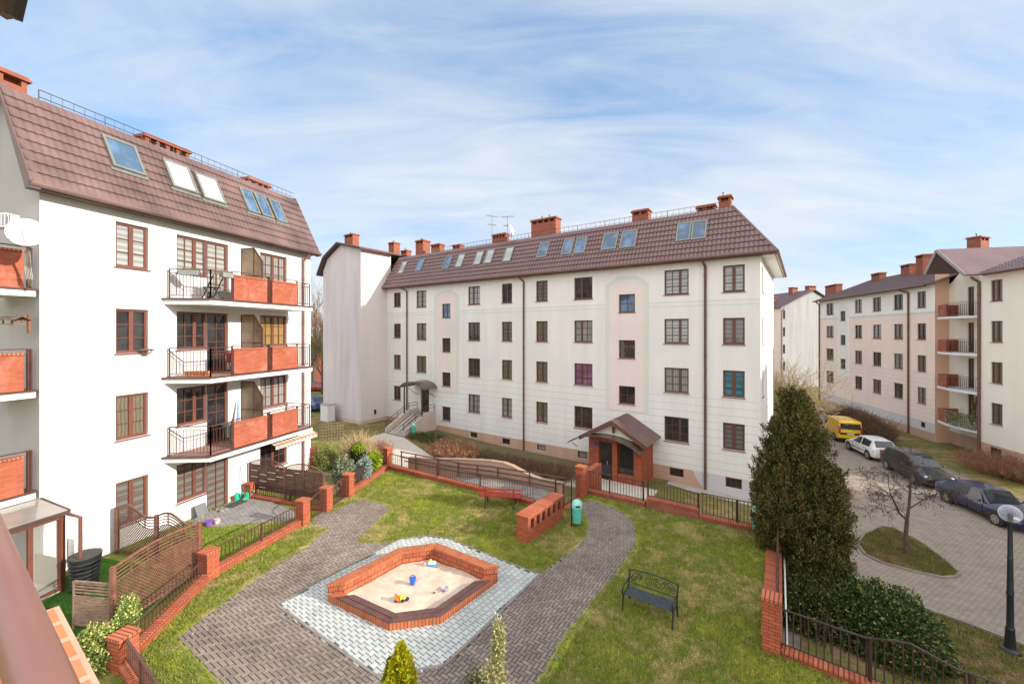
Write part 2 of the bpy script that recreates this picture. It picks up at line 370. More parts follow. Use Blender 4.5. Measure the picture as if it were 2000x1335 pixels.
# ---------------------------------------------------------------- building helpers
def wall_grid(mb, fr, a0, a1, z0, z1, holes=(), zones=(), out=0.0, reveal=0.16, rmi=0):
    """holes: (a0,a1,z0,z1); zones: z break list [(ztop, mi), ...] ascending"""
    A = sorted({a0, a1, *[h[0] for h in holes], *[h[1] for h in holes]}); A = [a for a in A if a0 - 1e-6 <= a <= a1 + 1e-6]
    Z = sorted({z0, z1, *[h[2] for h in holes], *[h[3] for h in holes], *[q[0] for q in zones]}); Z = [z for z in Z if z0 - 1e-6 <= z <= z1 + 1e-6]
    for i in range(len(A) - 1):
        for j in range(len(Z) - 1):
            x0, x1, y0, y1 = A[i], A[i + 1], Z[j], Z[j + 1]; cxm, cym = (x0 + x1) / 2, (y0 + y1) / 2
            if x1 - x0 < 1e-5 or y1 - y0 < 1e-5: continue
            if any(h[0] < cxm < h[1] and h[2] < cym < h[3] for h in holes): continue
            mi = 0
            for zt, m in zones:
                if cym < zt: mi = m; break
            mb.face([fr.p(x0, out, y0), fr.p(x1, out, y0), fr.p(x1, out, y1), fr.p(x0, out, y1)], [(x0, y0), (x1, y0), (x1, y1), (x0, y1)], mi)
    for h in holes:
        x0, x1, y0, y1 = h; o1 = out - reveal
        mb.face([fr.p(x0, out, y0), fr.p(x0, out, y1), fr.p(x0, o1, y1), fr.p(x0, o1, y0)], None, rmi)
        mb.face([fr.p(x1, out, y0), fr.p(x1, o1, y0), fr.p(x1, o1, y1), fr.p(x1, out, y1)], None, rmi)
        mb.face([fr.p(x0, out, y1), fr.p(x1, out, y1), fr.p(x1, o1, y1), fr.p(x0, o1, y1)], None, rmi)
        mb.face([fr.p(x0, out, y0), fr.p(x0, o1, y0), fr.p(x1, o1, y0), fr.p(x1, out, y0)], None, rmi)
def window(par, fr, a0, a1, z0, z1, glass, leaves=2, nh=2, nv=0, fm=None, dep=0.13, sill=True, fw=0.075, name='window', split=None, sillm=None):
    fm = fm or WOODF; m = MB(); o0, o1 = -dep, -dep + 0.05
    m.fbox(fr, a0, a0 + fw, o0, o1, z0, z1); m.fbox(fr, a1 - fw, a1, o0, o1, z0, z1)
    m.fbox(fr, a0 + fw, a1 - fw, o0, o1, z1 - fw, z1); m.fbox(fr, a0 + fw, a1 - fw, o0, o1, z0, z0 + fw * 1.2)
    cuts = [a0 + fw] + [a0 + (a1 - a0) * q for q in (split or [i / leaves for i in range(1, leaves)])] + [a1 - fw]
    for c in cuts[1:-1]: m.fbox(fr, c - fw * .85, c + fw * .85, o0, o1 + 0.004, z0 + fw * 1.2, z1 - fw)
    for i in range(len(cuts) - 1):
        x0, x1 = cuts[i] + (fw * .85 if i else 0), cuts[i + 1] - (fw * .85 if i < len(cuts) - 2 else 0)
        for k in range(1, nh + 1):
            z = z0 + fw + (z1 - z0 - 2 * fw) * k / (nh + 1); m.fbox(fr, x0, x1, o0 + .005, o1 - .012, z - .013, z + .013)
        nn = nv[i] if isinstance(nv, (list, tuple)) else nv
        for k in range(1, nn + 1):
            x = x0 + (x1 - x0) * k / (nn + 1); m.fbox(fr, x - .014, x + .014, o0 + .004, o1 - .010, z0 + fw, z1 - fw)
    f = m.build(name, fm, par)
    q = MB(); q.fbox(fr, a0 + .01, a1 - .01, o0 - .03, o0 + .002, z0 + .01, z1 - .01)
    q.build('pane', glass, f)
    if sill:
        s_ = MB(); s_.fbox(fr, a0 - .05, a1 + .05, -dep + .002, 0.055, z0 - .035, z0 - .004); s_.build('sill', sillm or TRIM, f)
    return f
def tile_slope(mb, fr, a0, a1, oe, ze, orr, zr, iL=0, iR=0, wave=0.21, step=0.36, amp=0.018, lip=0.03, mi=0):
    n_ = (Vector((0, 0, 0)) + fr.u).cross(fr.n * (orr - oe) + Vector((0, 0, zr - ze))); n_.normalize()
    if n_.z < 0: n_ = -n_
    sl = math.hypot(orr - oe, zr - ze); nr = max(1, round(sl / step)); cols = max(2, int((a1 - a0) / wave * 6)); rows = []
    for i in range(nr): rows += [(i / nr, lip), ((i + 0.985) / nr, 0.0)]
    b = len(mb.v)
    for t, h in rows:
        for c in range(cols + 1):
            a = a0 + (a1 - a0) * c / cols; a = min(max(a, a0 + iL * t), a1 - iR * t)
            ph = (a / wave) % 1.0; wv = amp * (0.5 + 0.5 * math.cos(2 * math.pi * ph)) ** 0.7 * 1.6
            tt = t
            p = fr.p(a, oe + (orr - oe) * tt, ze + (zr - ze) * tt) + n_ * (h + wv); mb.v.append(tuple(p))
    for r in range(len(rows) - 1):
        for c in range(cols):
            q = (b + r * (cols + 1) + c, b + r * (cols + 1) + c + 1, b + (r + 1) * (cols + 1) + c + 1, b + (r + 1) * (cols + 1) + c)
            if (Vector(mb.v[q[0]]) - Vector(mb.v[q[1]])).length + (Vector(mb.v[q[2]]) - Vector(mb.v[q[3]])).length < 1e-5: continue
            mb.f.append(q); mb.mi.append(mi); mb.uv.append([(0, 0)] * 4)
def skylight(par, fr, ac, w_, oe, ze, orr, zr, t0, t1, glass=None):
    d = fr.n * (orr - oe) + Vector((0, 0, zr - ze)); n_ = fr.u.cross(d).normalized()
    if n_.z < 0: n_ = -n_
    def q(a, t, h): return fr.p(a, oe, ze) + d * t + n_ * h
    m = MB(); L = d.length; ft = 0.08 / L; a0, a1 = ac - w_ / 2, ac + w_ / 2
    for (x0, x1, s0, s1) in ((a0, a0 + .08, t0, t1), (a1 - .08, a1, t0, t1), (a0 + .08, a1 - .08, t0, t0 + ft), (a0 + .08, a1 - .08, t1 - ft, t1)):
        m.hexa(q(x0, s0, 0.0), fr.u * (x1 - x0), d * (s1 - s0), n_ * 0.125)
    m.hexa(q(a0 - .06, t0 - ft * 1.6, 0.0), fr.u * (w_ + .12), d * (ft * 1.5), n_ * 0.065)
    f = m.build('skylight', STEEL, par); p_ = MB(); p_.hexa(q(a0 + .075, t0 + ft * .9, 0.03), fr.u * (w_ - .15), d * (t1 - t0 - 1.8 * ft), n_ * 0.075)
    p_.build('pane', glass or G_SK, f); return f
def chimney(par, x, y, z0, z1, L, W, rz, slots=3, pipes=1):
    m = MB(); m.box(x, y, z0, L, W, z1 - z0 - .34, rz)
    u = Vector((math.cos(rz), math.sin(rz), 0)); v = Vector((-u.y, u.x, 0)); c = Vector((x, y, 0))
    zs = z1 - .34
    for i in range(slots + 1):          # little brick piers between the vent slots
        p = c + u * (-L / 2 + .06 + (L - .12) * i / slots); m.box(p.x, p.y, zs, .12, W, .2, rz)
    m.box(x, y, zs, L - .2, W * .3, .2, rz)
    o = m.build('chimney', BRKR, par)
    k = MB(); k.box(x, y, z1 - .14, L + .16, W + .16, .07, rz); k.box(x, y, z1 - .07, L + .06, W + .06, .07, rz); k.build('cap', BRKR, o)
    if pipes:
        k = MB()
        for i in range(pipes):
            p = c + u * (L * (-.15 + .3 * i)); k.tube([(p.x, p.y, z1 - .02), (p.x, p.y, z1 + .22)], .05, 7); k.tube([(p.x, p.y, z1 + .22), (p.x, p.y, z1 + .27)], .085, 7)
        k.build('flue', STEEL, o)
    return o
def pipe(par, fr, a, z0, z1, out=0.09, r=0.055, m=None, jog=None, name='downpipe'):
    q = MB(); pts = [fr.p(a, out, z0), fr.p(a, out, z1 - .45)]
    pts += [fr.p(a, .12, z1 - .38), fr.p(a - (jog or 0), .42, z1 - .1), fr.p(a - (jog or 0), .45, z1)]
    q.tube(pts, r, 8)
    for z in np.arange(z0 + .8, z1 - .6, 2.2): q.tube([fr.p(a, out, z), fr.p(a, out, z + .05)], r * 1.3, 8)
    return q.build(name, m or TRIM, par, smooth=True)
def gutter(par, fr, a0, a1, out, z, r=0.075, m=None):
    q = MB(); q.tube([fr.p(a0, out, z), fr.p(a1, out, z)], r, 8)
    q.fbox(fr, a0, a1, out - .13, out - .09, z - .1, z + .1)
    return q.build('gutter', m or TRIM, par, smooth=True)
def ridge_rail(par, fr, a0, a1, out, z, h=0.26, sp=0.25, m=None):
    q = MB(); q.tube([fr.p(a0, out, z + h), fr.p(a1, out, z + h)], .013, 4); q.tube([fr.p(a0, out, z + .06), fr.p(a1, out, z + .06)], .012, 4)
    a = a0; i = 0
    while a < a1: q.tube([fr.p(a, out, z), fr.p(a, out, z + h)], .02 if i % 6 == 0 else .009, 4); a += sp; i += 1
    return q.build('ridge_rail', m or TRIMD, par)
ROWT = [10.55 - 2.8 * k for k in range(4)]

# ================================================================ ground sheets
LAWNC = {}
def groundmat(name, kind):
    m = bpy.data.materials.new(name); m.use_nodes = True; t = m.node_tree; b = t.nodes['Principled BSDF']; b.inputs['Roughness'].default_value = 0.95; b.inputs['Specular IOR Level'].default_value = 0.1
    geo = N(t, 'ShaderNodeNewGeometry'); v = geo.outputs['Position']
    big = noise(t, v, 0.42, 7, 0.66, 0.3); mid = noise(t, v, 2.3, 5, 0.65); fine = noise(t, v, 38, 4, 0.7)
    green, lime, straw, soil = {'lawn': ((0.20, 0.25, 0.042), (0.36, 0.37, 0.06), (0.52, 0.41, 0.17), (0.25, 0.18, 0.09)),
        'bright': ((0.19, 0.26, 0.035), (0.30, 0.36, 0.05), (0.40, 0.38, 0.11), (0.16, 0.13, 0.06)),
        'dull': ((0.12, 0.125, 0.035), (0.20, 0.17, 0.055), (0.29, 0.20, 0.10), (0.13, 0.085, 0.05)),
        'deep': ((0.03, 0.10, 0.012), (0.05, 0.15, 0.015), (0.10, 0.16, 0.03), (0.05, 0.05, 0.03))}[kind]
    f = mth(t, 'ADD', mth(t, 'MULTIPLY', big, 0.6), mth(t, 'MULTIPLY', mid, 0.4))
    c = mixc(t, ramp(t, f, (0.40, 0.0), (0.50, 1.0)), lime, green)
    c = mixc(t, ramp(t, f, (0.485, 0.0), (0.575, 0.9)), c, straw)
    c = mixc(t, ramp(t, mid, (0.60, 0.0), (0.74, 0.55)), c, soil)
    c = mixc(t, 0.85, c, ramp(t, fine, (0.25, 0.35), (0.72, 1.5)), 'MULTIPLY')
    if kind != 'x':
        isl = mth(t, 'MULTIPLY_ADD', geo.outputs['Random Per Island'], 0.9, 0.6)
        c = mixc(t, 1.0, c, mth_rgb(t, isl), 'MULTIPLY')
    t.links.new(c, b.inputs['Base Color'])
    bp = N(t, 'ShaderNodeBump'); bp.inputs['Strength'].default_value = 0.7; bp.inputs['Distance'].default_value = 0.04; t.links.new(fine, bp.inputs['Height']); t.links.new(bp.outputs[0], b.inputs['Normal'])
    MATS[name] = m; return m
M_LAWN = groundmat('lawn_grass', 'lawn'); M_BRI = groundmat('bright_grass', 'bright'); M_DUL = groundmat('dull_grass', 'dull'); M_DEEP = groundmat('deep_turf', 'deep')
def inpoly(pts, poly):
    x, y = pts[:, 0], pts[:, 1]; r = np.zeros(len(pts), bool); n = len(poly)
    for i in range(n):
        x1, y1 = poly[i][0], poly[i][1]; x2, y2 = poly[(i + 1) % n][0], poly[(i + 1) % n][1]
        c = ((y1 > y) != (y2 > y)) & (x < (x2 - x1) * (y - y1) / ((y2 - y1) if abs(y2 - y1) > 1e-9 else 1e-9) + x1); r ^= c
    return r
def sheet(name, poly, zf, mt, step=1.0, kind='structure', skirt=0.0, parent=None):
    poly = [(p[0], p[1]) for p in poly]; pl = []
    for i in range(len(poly)):                      # subdivide the outline
        a, b_ = Vector(poly[i]), Vector(poly[(i + 1) % len(poly)]); k = max(1, int((b_ - a).length / step))
        pl += [a + (b_ - a) * j / k for j in range(k)]
    xs = [p[0] for p in pl]; ys = [p[1] for p in pl]
    gx = sorted(set(list(np.arange(min(xs), max(xs), step)) + [q for q in GX if min(xs) < q < max(xs)])); gy = np.arange(min(ys), max(ys), step)
    G = np.array([(x, y) for x in gx for y in gy]); ins = G[inpoly(G, pl)] if len(G) else []
    vs = [Vector(p) for p in pl] + [Vector((q[0], q[1])) for q in ins]; n = len(pl)
    ov, _, of, *_ = delaunay_2d_cdt(vs, [], [list(range(n))], 1, 1e-5)
    me = bpy.data.meshes.new(name); V = [(v.x, v.y, zf(v.x, v.y)) for v in ov]; Fc = []
    for f in of:
        a, b_, c = [ov[i] for i in f[:3]]
        Fc.append(tuple(f) if (b_ - a).cross(c - a) > 0 else tuple(reversed(f)))
    if skirt:
        b0 = len(V); V += [(p[0], p[1], zf(p[0], p[1])) for p in pl] + [(p[0], p[1], zf(p[0], p[1]) - skirt) for p in pl]
        area = sum(pl[i][0] * pl[(i + 1) % n][1] - pl[(i + 1) % n][0] * pl[i][1] for i in range(n))
        for i in range(n):
            q = (b0 + i, b0 + (i + 1) % n, b0 + n + (i + 1) % n, b0 + n + i); Fc.append(q if area < 0 else tuple(reversed(q)))
    me.from_pydata(V, [], Fc); me.materials.append(mt); me.update()
    uvl = me.uv_layers.new(name='UVMap')
    for l in me.loops: c = me.vertices[l.vertex_index].co; uvl.data[l.index].uv = (c.x, c.y)
    o = bpy.data.objects.new(name, me); COL.objects.link(o); o.parent = parent
    if kind: o['kind'] = kind
    return o
# far terrain, one sheet to the horizon
m = MB(); xs = [-900, -300, -120, -60, -30, -8, -1, 9, 12.5, 17, 26, 60, 120, 300, 900]; ys = [-300, -60, -20, 0, 10, 20, 30, 45, 60, 90, 150, 300, 900]
for i in range(len(xs) - 1):
    for j in range(len(ys) - 1):
        q = [(xs[i], ys[j]), (xs[i + 1], ys[j]), (xs[i + 1], ys[j + 1]), (xs[i], ys[j + 1])]; m.face([(x, y, g(x)) for x, y in q])
tag(m.build('ground', M_DUL, merge=True), kind='structure')
# raised courtyard (podium) with its lawn
FA = Frame(-13.19, 11.65, (.2781, .9606))
FBk = Frame(-6.40, 21.45, (.847, -.5316))            # back fence line
P6 = (-6.40, 21.45); P5 = (-6.98, 17.8); P4 = (-7.28, 16.35); P3 = (-7.62, 15.2); P2 = (-8.62, 11.85); P1 = (-8.15, 8.75)
K = (2.95, 17.75); CR = (9.0, 14.3); R1 = (5.72, 9.2)
pod = [P6, (0.7, 17.0), (2.0, 16.4), (3.0, 18.3), CR, (R1[0] + .2, R1[1] - .15), (8.6, 6.85), (11, 5.1), (14, 2.5), (14, -8), (-34, -8), (-34, 27), (-11, 27), (-9.6, 25.2), (-6.9, 22.6)]
sheet('lawn', pod, lambda x, y: 0.0, M_LAWN, 1.0, skirt=2.6)
# brown-grey herringbone footpath: bedding sheet and its setts
PATH = [(337, 1251), (430, 1180), (514, 1120), (588, 1073), (639, 1035), (600, 1023), (631, 996), (651, 996), (690, 981), (716, 975), (745, 982), (766, 994), (735, 1023), (699, 1059), (768, 1058), (842, 1046), (877, 1052), (1053, 1123), (1105, 1085), (1140, 1050), (1147, 1022), (1128, 985), (1150, 975), (1200, 990), (1240, 1018), (1247, 1060), (1205, 1125), (1150, 1190), (1110, 1240), (1055, 1335), (1035, 1400), (470, 1400), (400, 1312)]
PATHW = [tuple(P(*q)[:2]) for q in PATH]
M_BED = mat('paver_joint_sand', (0.045, 0.036, 0.030), 0.95, 0.2, 8)
M_SETT = mat('brown_setts', (0.27, 0.22, 0.185), 0.9, 0.2, 0.7, bump=0.3, bscale=50, col2=(0.165, 0.132, 0.112), island=0.2)
sheet('footpath', PATHW, lambda x, y: 0.008, M_BED, 2.0)
GREY = [(540, 1182), (734, 1321), (823, 1308), (868, 1301), (1053, 1123), (877, 1053), (842, 1047), (780, 1054)]
GREYW = [tuple(P(*q)[:2]) for q in GREY]
def pavers(name, shape, places, poly, holes, z, mt, h=0.014):
    V = []; Fc = []; pl = np.array(places); c = pl[:, :2]; ok = inpoly(c, poly)
    for hp in holes: ok &= ~inpoly(c, hp)
    n = len(shape)
    for (x, y, a) in pl[ok]:
        ca, sa = math.cos(a), math.sin(a); b = len(V); dz = rng.normal(0, 0.0012)
        for k, s_ in ((1.0, 0), (0.93, h)):
            for (u, v) in shape: V.append((x + (u * ca - v * sa) * k, y + (u * sa + v * ca) * k, z + s_ + dz))
        for i in range(n): j = (i + 1) % n; Fc.append((b + i, b + j, b + n + j, b + n + i))
        Fc.append(tuple(b + n + i for i in range(n)))
    me = bpy.data.meshes.new(name); me.from_pydata(V, [], Fc); me.materials.append(mt); me.update()
    o = bpy.data.objects.new(name, me); COL.objects.link(o); o['kind'] = 'structure'; return o
ca, sa = math.cos(R(-33)), math.sin(R(-33)); pls = []; cs = 0.092
for i in range(-150, 150):
    for j in range(-150, 150):
        r_ = (i - j) % 4
        if r_ == 0: u, v, a = (i + 1) * cs, (j + .5) * cs, 0
        elif r_ == 3: u, v, a = (i + .5) * cs, (j + 1) * cs, math.pi / 2
        else: continue
        pls.append((-1.5 + u * ca - v * sa, 13 + u * sa + v * ca, a + R(-33)))
pavers('footpath_setts', [(-.0845, -.0385), (.0845, -.0385), (.0845, .0385), (-.0845, .0385)], pls, PATHW, [GREYW], 0.009, M_SETT)
rb = MB(); npth = len(PATHW); ptl = []
for i in range(npth):
    a_, b_ = Vector(PATHW[i]), Vector(PATHW[(i + 1) % npth]); 
    if 14 <= i <= 17: continue
    kk = max(1, int((b_ - a_).length / .12)); dd = (b_ - a_).normalized(); nn_ = Vector((-dd.y, dd.x)); ptl.append([(a_ + (b_ - a_) * j / kk, nn_) for j in range(kk + 1)])
for seg_ in ptl:
    W0 = None
    for (p_, n_) in seg_:
        wi, wo_ = .035 + .06 * random.random(), .12 + .04 * random.random(); sgn = 1
        q0, q1 = p_ + n_ * wi, p_ - n_ * wi
        inside = bool(inpoly(np.array([[p_.x + n_.x * .05, p_.y + n_.y * .05]]), PATHW)[0]); s_ = -1 if inside else 1
        cur = (p_ - n_ * s_ * wi, p_ + n_ * s_ * wo_)
        if W0: 
            f_ = [(*W0[0], .028), (*cur[0], .028), (*cur[1], .004), (*W0[1], .004)]
            if (Vector(f_[1]) - Vector(f_[0])).cross(Vector(f_[2]) - Vector(f_[0])).z < 0: f_.reverse()
            rb.face(f_)
        W0 = cur
tag(rb.build('grass_edge', M_LAWN, merge=True), kind='structure')
M_GP = mat('grey_pavers', (0.50, 0.52, 0.51), 0.9, 0.1, 1.2, bump=0.25, bscale=60, col2=(0.38, 0.41, 0.39), island=0.09)
M_GB = mat('mossy_joint', (0.065, 0.07, 0.055), 0.95, 0.2, 8)
sheet('sandbox_apron', GREYW, lambda x, y: 0.016, M_GB, 2.0)
k = 1.0; T = [(-.098, -.078), (.098, -.078), (.098, -.052), (.066, -.03), (.066, .03), (.098, .052), (.098, .078), (-.098, .078), (-.098, .052), (-.066, .03), (-.066, -.03), (-.098, -.052)]
T = [(x * .935, y * .935) for x, y in T]; pls = []; aa = R(-38); ca, sa = math.cos(aa), math.sin(aa)
for i in range(-36, 36):
    for j in range(-38, 38):
        u = i * .169 * k; v = (j + (.5 if i % 2 else 0)) * .163 * k; pls.append((-2.2 + u * ca - v * sa, 11 + u * sa + v * ca, aa))
SBX = [(640, 1176), (760, 1234), (861, 1220), (972, 1138)]
def shrink(poly, d):
    c = Vector((sum(p[0] for p in poly) / len(poly), sum(p[1] for p in poly) / len(poly)))
    return [tuple(c + (Vector(p) - c) * (1 - d / (Vector(p) - c).length)) for p in poly]
pavers('sandbox_apron_pavers', T, pls, shrink(GREYW, .015), [], 0.018, M_GP)
# kerb strip round the apron
kb = MB()
for i in (0, 1, 2, 3):
    a, b_ = Vector((*GREYW[i], 0)), Vector((*GREYW[i + 1], 0)); kb.bar(a + Vector((0, 0, .02)), b_ + Vector((0, 0, .02)), .06, .05)
for i in (4, 5, 6, 7):
    a, b_ = Vector((*GREYW[i], 0)), Vector((*GREYW[(i + 1) % 8], 0)); kb.bar(a + Vector((0, 0, .018)), b_ + Vector((0, 0, .018)), .05, .04)
tag(kb.build('apron_kerb', mat('kerb_concrete', (0.24, 0.22, 0.20), .9, .15, 4)), kind='structure')
# garden by the left block: bright turf, terrace
gard = [(P2[0] - .12, P2[1]), (P3[0] - .12, P3[1]), (P4[0] - .1, P4[1]), (-11.3, 18.2), (-12.6, 13.4), (-9.2, 12.3)]
sheet('garden_lawn', gard, lambda x, y: 0.006, M_BRI, 1.0)
TER = brickmat('terrace_setts', (0.40, 0.38, 0.37), (0.31, 0.29, 0.28), (0.16, 0.14, 0.12), 0.2, 0.1, 0.012, dirt=.3, bump=.6)
terr = [P(590, 1003), P(560, 1018), P(480, 1023), P(420, 1030), P(395, 1020), FA.p(4.0, .1, 0), FA.p(6.35, .05, 0), P(500, 968)]
sheet('terrace', [tuple(q[:2]) for q in terr], lambda x, y: 0.012, TER, 2.0)
sheet('dark_turf', [(-12.9, 13.0), (-9.1, 12.0), (-9.0, 8.8), (-11.6, 8.5), (-12.6, 10.5)], lambda x, y: 0.006, M_DEEP, 2.0)  # deeper green than the garden lawn
# street, pavements and lawns outside
def streetmat(name, c1, c2, mo, bw, bh, rot, dirt=0.3):
    return brickmat(name, c1, c2, mo, bw, bh, 0.012, 0.5, rot, 0.9, 0.4, dirt)
M_ST = streetmat('street_setts', (0.37, 0.305, 0.25), (0.30, 0.25, 0.205), (0.16, 0.13, 0.105), .2, .1, R(13))
def edge(Y): return 22.7 + .2345 * Y
street = [(12.6, 16.1), (12.0, 14.2), (13.6, 12.9), (14.6, 11.9), (22, 3), (20, -8), (edge(-8), -8), (edge(30), 30), (edge(100), 100), (30, 78), (27, 47), (24.2, 37), (22, 28.8), (18.8, 22.8), (16.4, 21.5), (13.8, 20.2), (12.2, 19.6)]
sheet('street', street, lambda x, y: g(x) + .03, M_ST, 1.5)
sheet('left_pavement', [(-4.3, 23.2), (-6.4, 25.2), (-12, 28.5), (-22, 32), (-22, 29.5), (-11, 26.8), (-9, 25.4), (-6.6, 23.0), (-5.4, 22.2)][::-1], lambda x, y: g(x) + .03, CONC, 1.0)
sheet('entrance_path', [(-10.2, 33.2), (-8.2, 31.7), (-4.6, 26.5), (-1.5, 23.4), (-3.2, 22.2), (-6.4, 25.0), (-12, 28.8)], lambda x, y: g(x) + .04, CONCL, 1.0)
isl = [(1675, 1065), (1690, 1045), (1720, 1031), (1745, 1033), (1800, 1062), (1850, 1100), (1873, 1121), (1866, 1129), (1840, 1130), (1780, 1117), (1720, 1100), (1690, 1085)]
ISL = [PG(*q) for q in isl]
sheet('grass_island', [tuple(q[:2]) for q in ISL], lambda x, y: g(x) + .085, M_DUL, .7)
kb = MB()
for i in range(len(ISL)):
    a, b_ = ISL[i], ISL[(i + 1) % len(ISL)]; kb.bar(Vector((a.x, a.y, g(a.x) + .05)), Vector((b_.x, b_.y, g(b_.x) + .04)), .08, .12)
tag(kb.build('island_kerb', mat('dark_kerb', (.27, .235, .20), .9, .15, 2)), kind='structure')
kb = MB()
for ed in ([(edge(y), y) for y in range(5, 78, 3)], [(18.8, 22.8), (20.4, 25.8), (22, 28.8), (24.2, 37), (27, 47), (30, 78)], [(12.2, 19.6), (13.8, 20.2), (16.4, 21.5), (18.8, 22.8)], [(12.6, 16.1), (12.0, 14.2), (13.6, 12.9), (14.6, 11.9), (22, 3)]):
    for i in range(len(ed) - 1): a, b_ = ed[i], ed[i + 1]; kb.bar(Vector((a[0], a[1], g(a[0]) + .0)), Vector((b_[0], b_[1], g(b_[0]) + .0)), .1, .14)
tag(kb.build('street_kerb', mat('dark_kerb', (.27, .235, .20), .9, .15, 2)), kind='structure')

sheet('lower_path', [(5.85, 8.9), (8.7, 6.8), (11.4, 4.8), (12.4, 6.0), (9.6, 8.1), (7.2, 9.9), (8.9, 13.4), (8.2, 13.2)], lambda x, y: g(x) + .05, mat('lower_path_concrete', (.19, .165, .14), .9, .2, 2), 1.0)
# ================================================================ LEFT BLOCK (A)
A = thing('apartment_block', 'white apartment block on the left with brick-fronted balconies and brown tiled mansard roof', 'apartment building', (-13.19, 11.65, 0))
LA = 10.2; holes = []; wins = []
c1 = (FA.fit(226), FA.fit(290)); w2 = (FA.fit(345), FA.fit(446)); w3 = (FA.fit(508), FA.fit(560)); dsp = (FA.fit(404) - w2[0]) / (w2[1] - w2[0])
for k_, zt in enumerate(ROWT):
    holes.append((c1[0], c1[1], zt - 1.45, zt)); holes.append((w3[0], w3[1], zt - 1.4, zt))
    holes += [(w2[0], w2[0] + (w2[1] - w2[0]) * dsp, zt - 1.4, zt), (w2[0] + (w2[1] - w2[0]) * dsp, w2[1], zt - 2.3, zt)]
m = MB(); wall_grid(m, FA, 0, LA, -0.3, 11.1, holes)
FAe = Frame(-13.19, 11.65, tuple((-FA.n)[:2])); FAe.n = -FA.u     # end wall facing the camera
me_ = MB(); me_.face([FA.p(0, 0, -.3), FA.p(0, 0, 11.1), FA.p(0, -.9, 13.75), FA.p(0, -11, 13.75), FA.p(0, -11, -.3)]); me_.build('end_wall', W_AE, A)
m.face([FA.p(LA, 0, -1.2), FA.p(LA, -11, -1.2), FA.p(LA, -11, 13.75), FA.p(LA, -.9, 13.75), FA.p(LA, 0, 11.1)])
m.face([FA.p(0, -11, -.3), FA.p(0, -11, 13.75), FA.p(LA, -11, 13.75), FA.p(LA, -11, -.3)])
m.build('wall', W_A, A)
gA = [[G_CB, G_CB, G_CW], [G_DK, G_DK, G_OR], [G_CY, G_DK, G_CW], [G_GR, G_GR, G_DK]]
for k_, zt in enumerate(ROWT):
    window(A, FA, c1[0], c1[1], zt - 1.45, zt, gA[k_][0], 2, 2, 0)
    am = w2[0] + (w2[1] - w2[0]) * dsp
    window(A, FA, w2[0], am, zt - 1.4, zt, gA[k_][1], 2, 2, [1, 0], split=[.62])
    d = window(A, FA, am, w2[1], zt - 2.27, zt, gA[k_][1] if k_ else G_CB, 1, 3, 1, name='balcony_door', fw=.09)
    window(A, FA, w3[0], w3[1], zt - 1.4, zt, gA[k_][2], 2, 2, 1)
OE, ZE, OR_, ZR = .5, 11.0, -.97, 13.87
m = MB(); tile_slope(m, FA, -.38, LA + .05, OE, ZE, OR_, ZR, wave=.19, step=.35, amp=.014, lip=.04)
m.face([FA.p(-.38, OR_, ZR - .01), FA.p(LA + .05, OR_, ZR - .01), FA.p(LA + .05, -5.5, ZR + .5), FA.p(-.38, -5.5, ZR + .5)])
m.face([FA.p(-.38, -5.5, ZR + .5), FA.p(LA + .05, -5.5, ZR + .5), FA.p(LA + .05, -11.4, 11.0), FA.p(-.38, -11.4, 11.0)])
m.build('roof', ROOFA, A, smooth=True, angle=50)
m = MB()      # verge trims and soffit
for a_ in (-.42, LA + .03):
    m.prism([FA.p(a_, OE + .02, ZE - .14), FA.p(a_, OE + .02, ZE + .05), FA.p(a_, OR_ - .03, ZR + .09), FA.p(a_, OR_ - 1.5, ZR + .2), FA.p(a_, OR_ - 1.5, ZR - .1), FA.p(a_, OR_ + .08, ZR - .25), FA.p(a_, OE - .22, ZE - .14)], FA.u * (.06 if a_ > 0 else .2))
m.fbox(FA, -.3, LA + .02, 0.005, OE - .04, ZE - .1, ZE - .04)
m.build('verge_trim', ROOFA, A)
gutter(A, FA, -.42, LA + .12, OE + .02, ZE - .03, .08, ROOFA)
pipe(A, FA, FA.fit(590), 0, 10.95, m=mat('red_brown_metal', (0.27, 0.11, 0.08), .45), name='downpipe')
ridge_rail(A, FA, .45, LA - .1, OR_ - .02, ZR + .03, .27, .27)
def tfit(fr, px, py, oe=OE, ze=ZE, orr=OR_, zr=ZR):      # point of a roof slope seen at a photo position -> (a, t)
    d = Vector(((px - 1000) / F, 1, (HOR - py) / F)); o = fr.p(0, oe, ze); v = fr.n * (orr - oe) + Vector((0, 0, zr - ze)); n_ = fr.u.cross(v)
    q = Vector((0, 0, CAMZ)) + d * ((o - Vector((0, 0, CAMZ))).dot(n_) / d.dot(n_)) - o
    return q.dot(fr.u), q.dot(v) / v.dot(v)
for (pxa, pya, wd, gl) in ((240, 307, .95, G_SK), (350, 347, .93, G_SKW), (408, 370, .93, G_SKW), (485, 394, .62, G_SK), (512, 403, .62, G_SK), (540, 414, .62, G_SK)):
    a_, t_ = tfit(FA, pxa, pya); skylight(A, FA, a_, wd, OE, ZE, OR_, ZR, t_ - .19, t_ + .19, gl)
for (pxc, pyt, L_, dd, sl) in ((-12, 134, 1.1, 1.75, 2), (318, 279, 1.6, 2.0, 4), (498, 354, 1.2, 2.2, 3)):
    a_ = FA.fit(pxc, None, -dd); c_ = FA.p(a_, -dd, 0); z1 = CAMZ - (pyt - HOR) / F * c_.y; chimney(A, c_.x, c_.y, ZR - .1, z1, L_, .6, math.atan2(FA.u.y, FA.u.x), sl, 0)
FPS = [8.2, 5.4, 2.6]
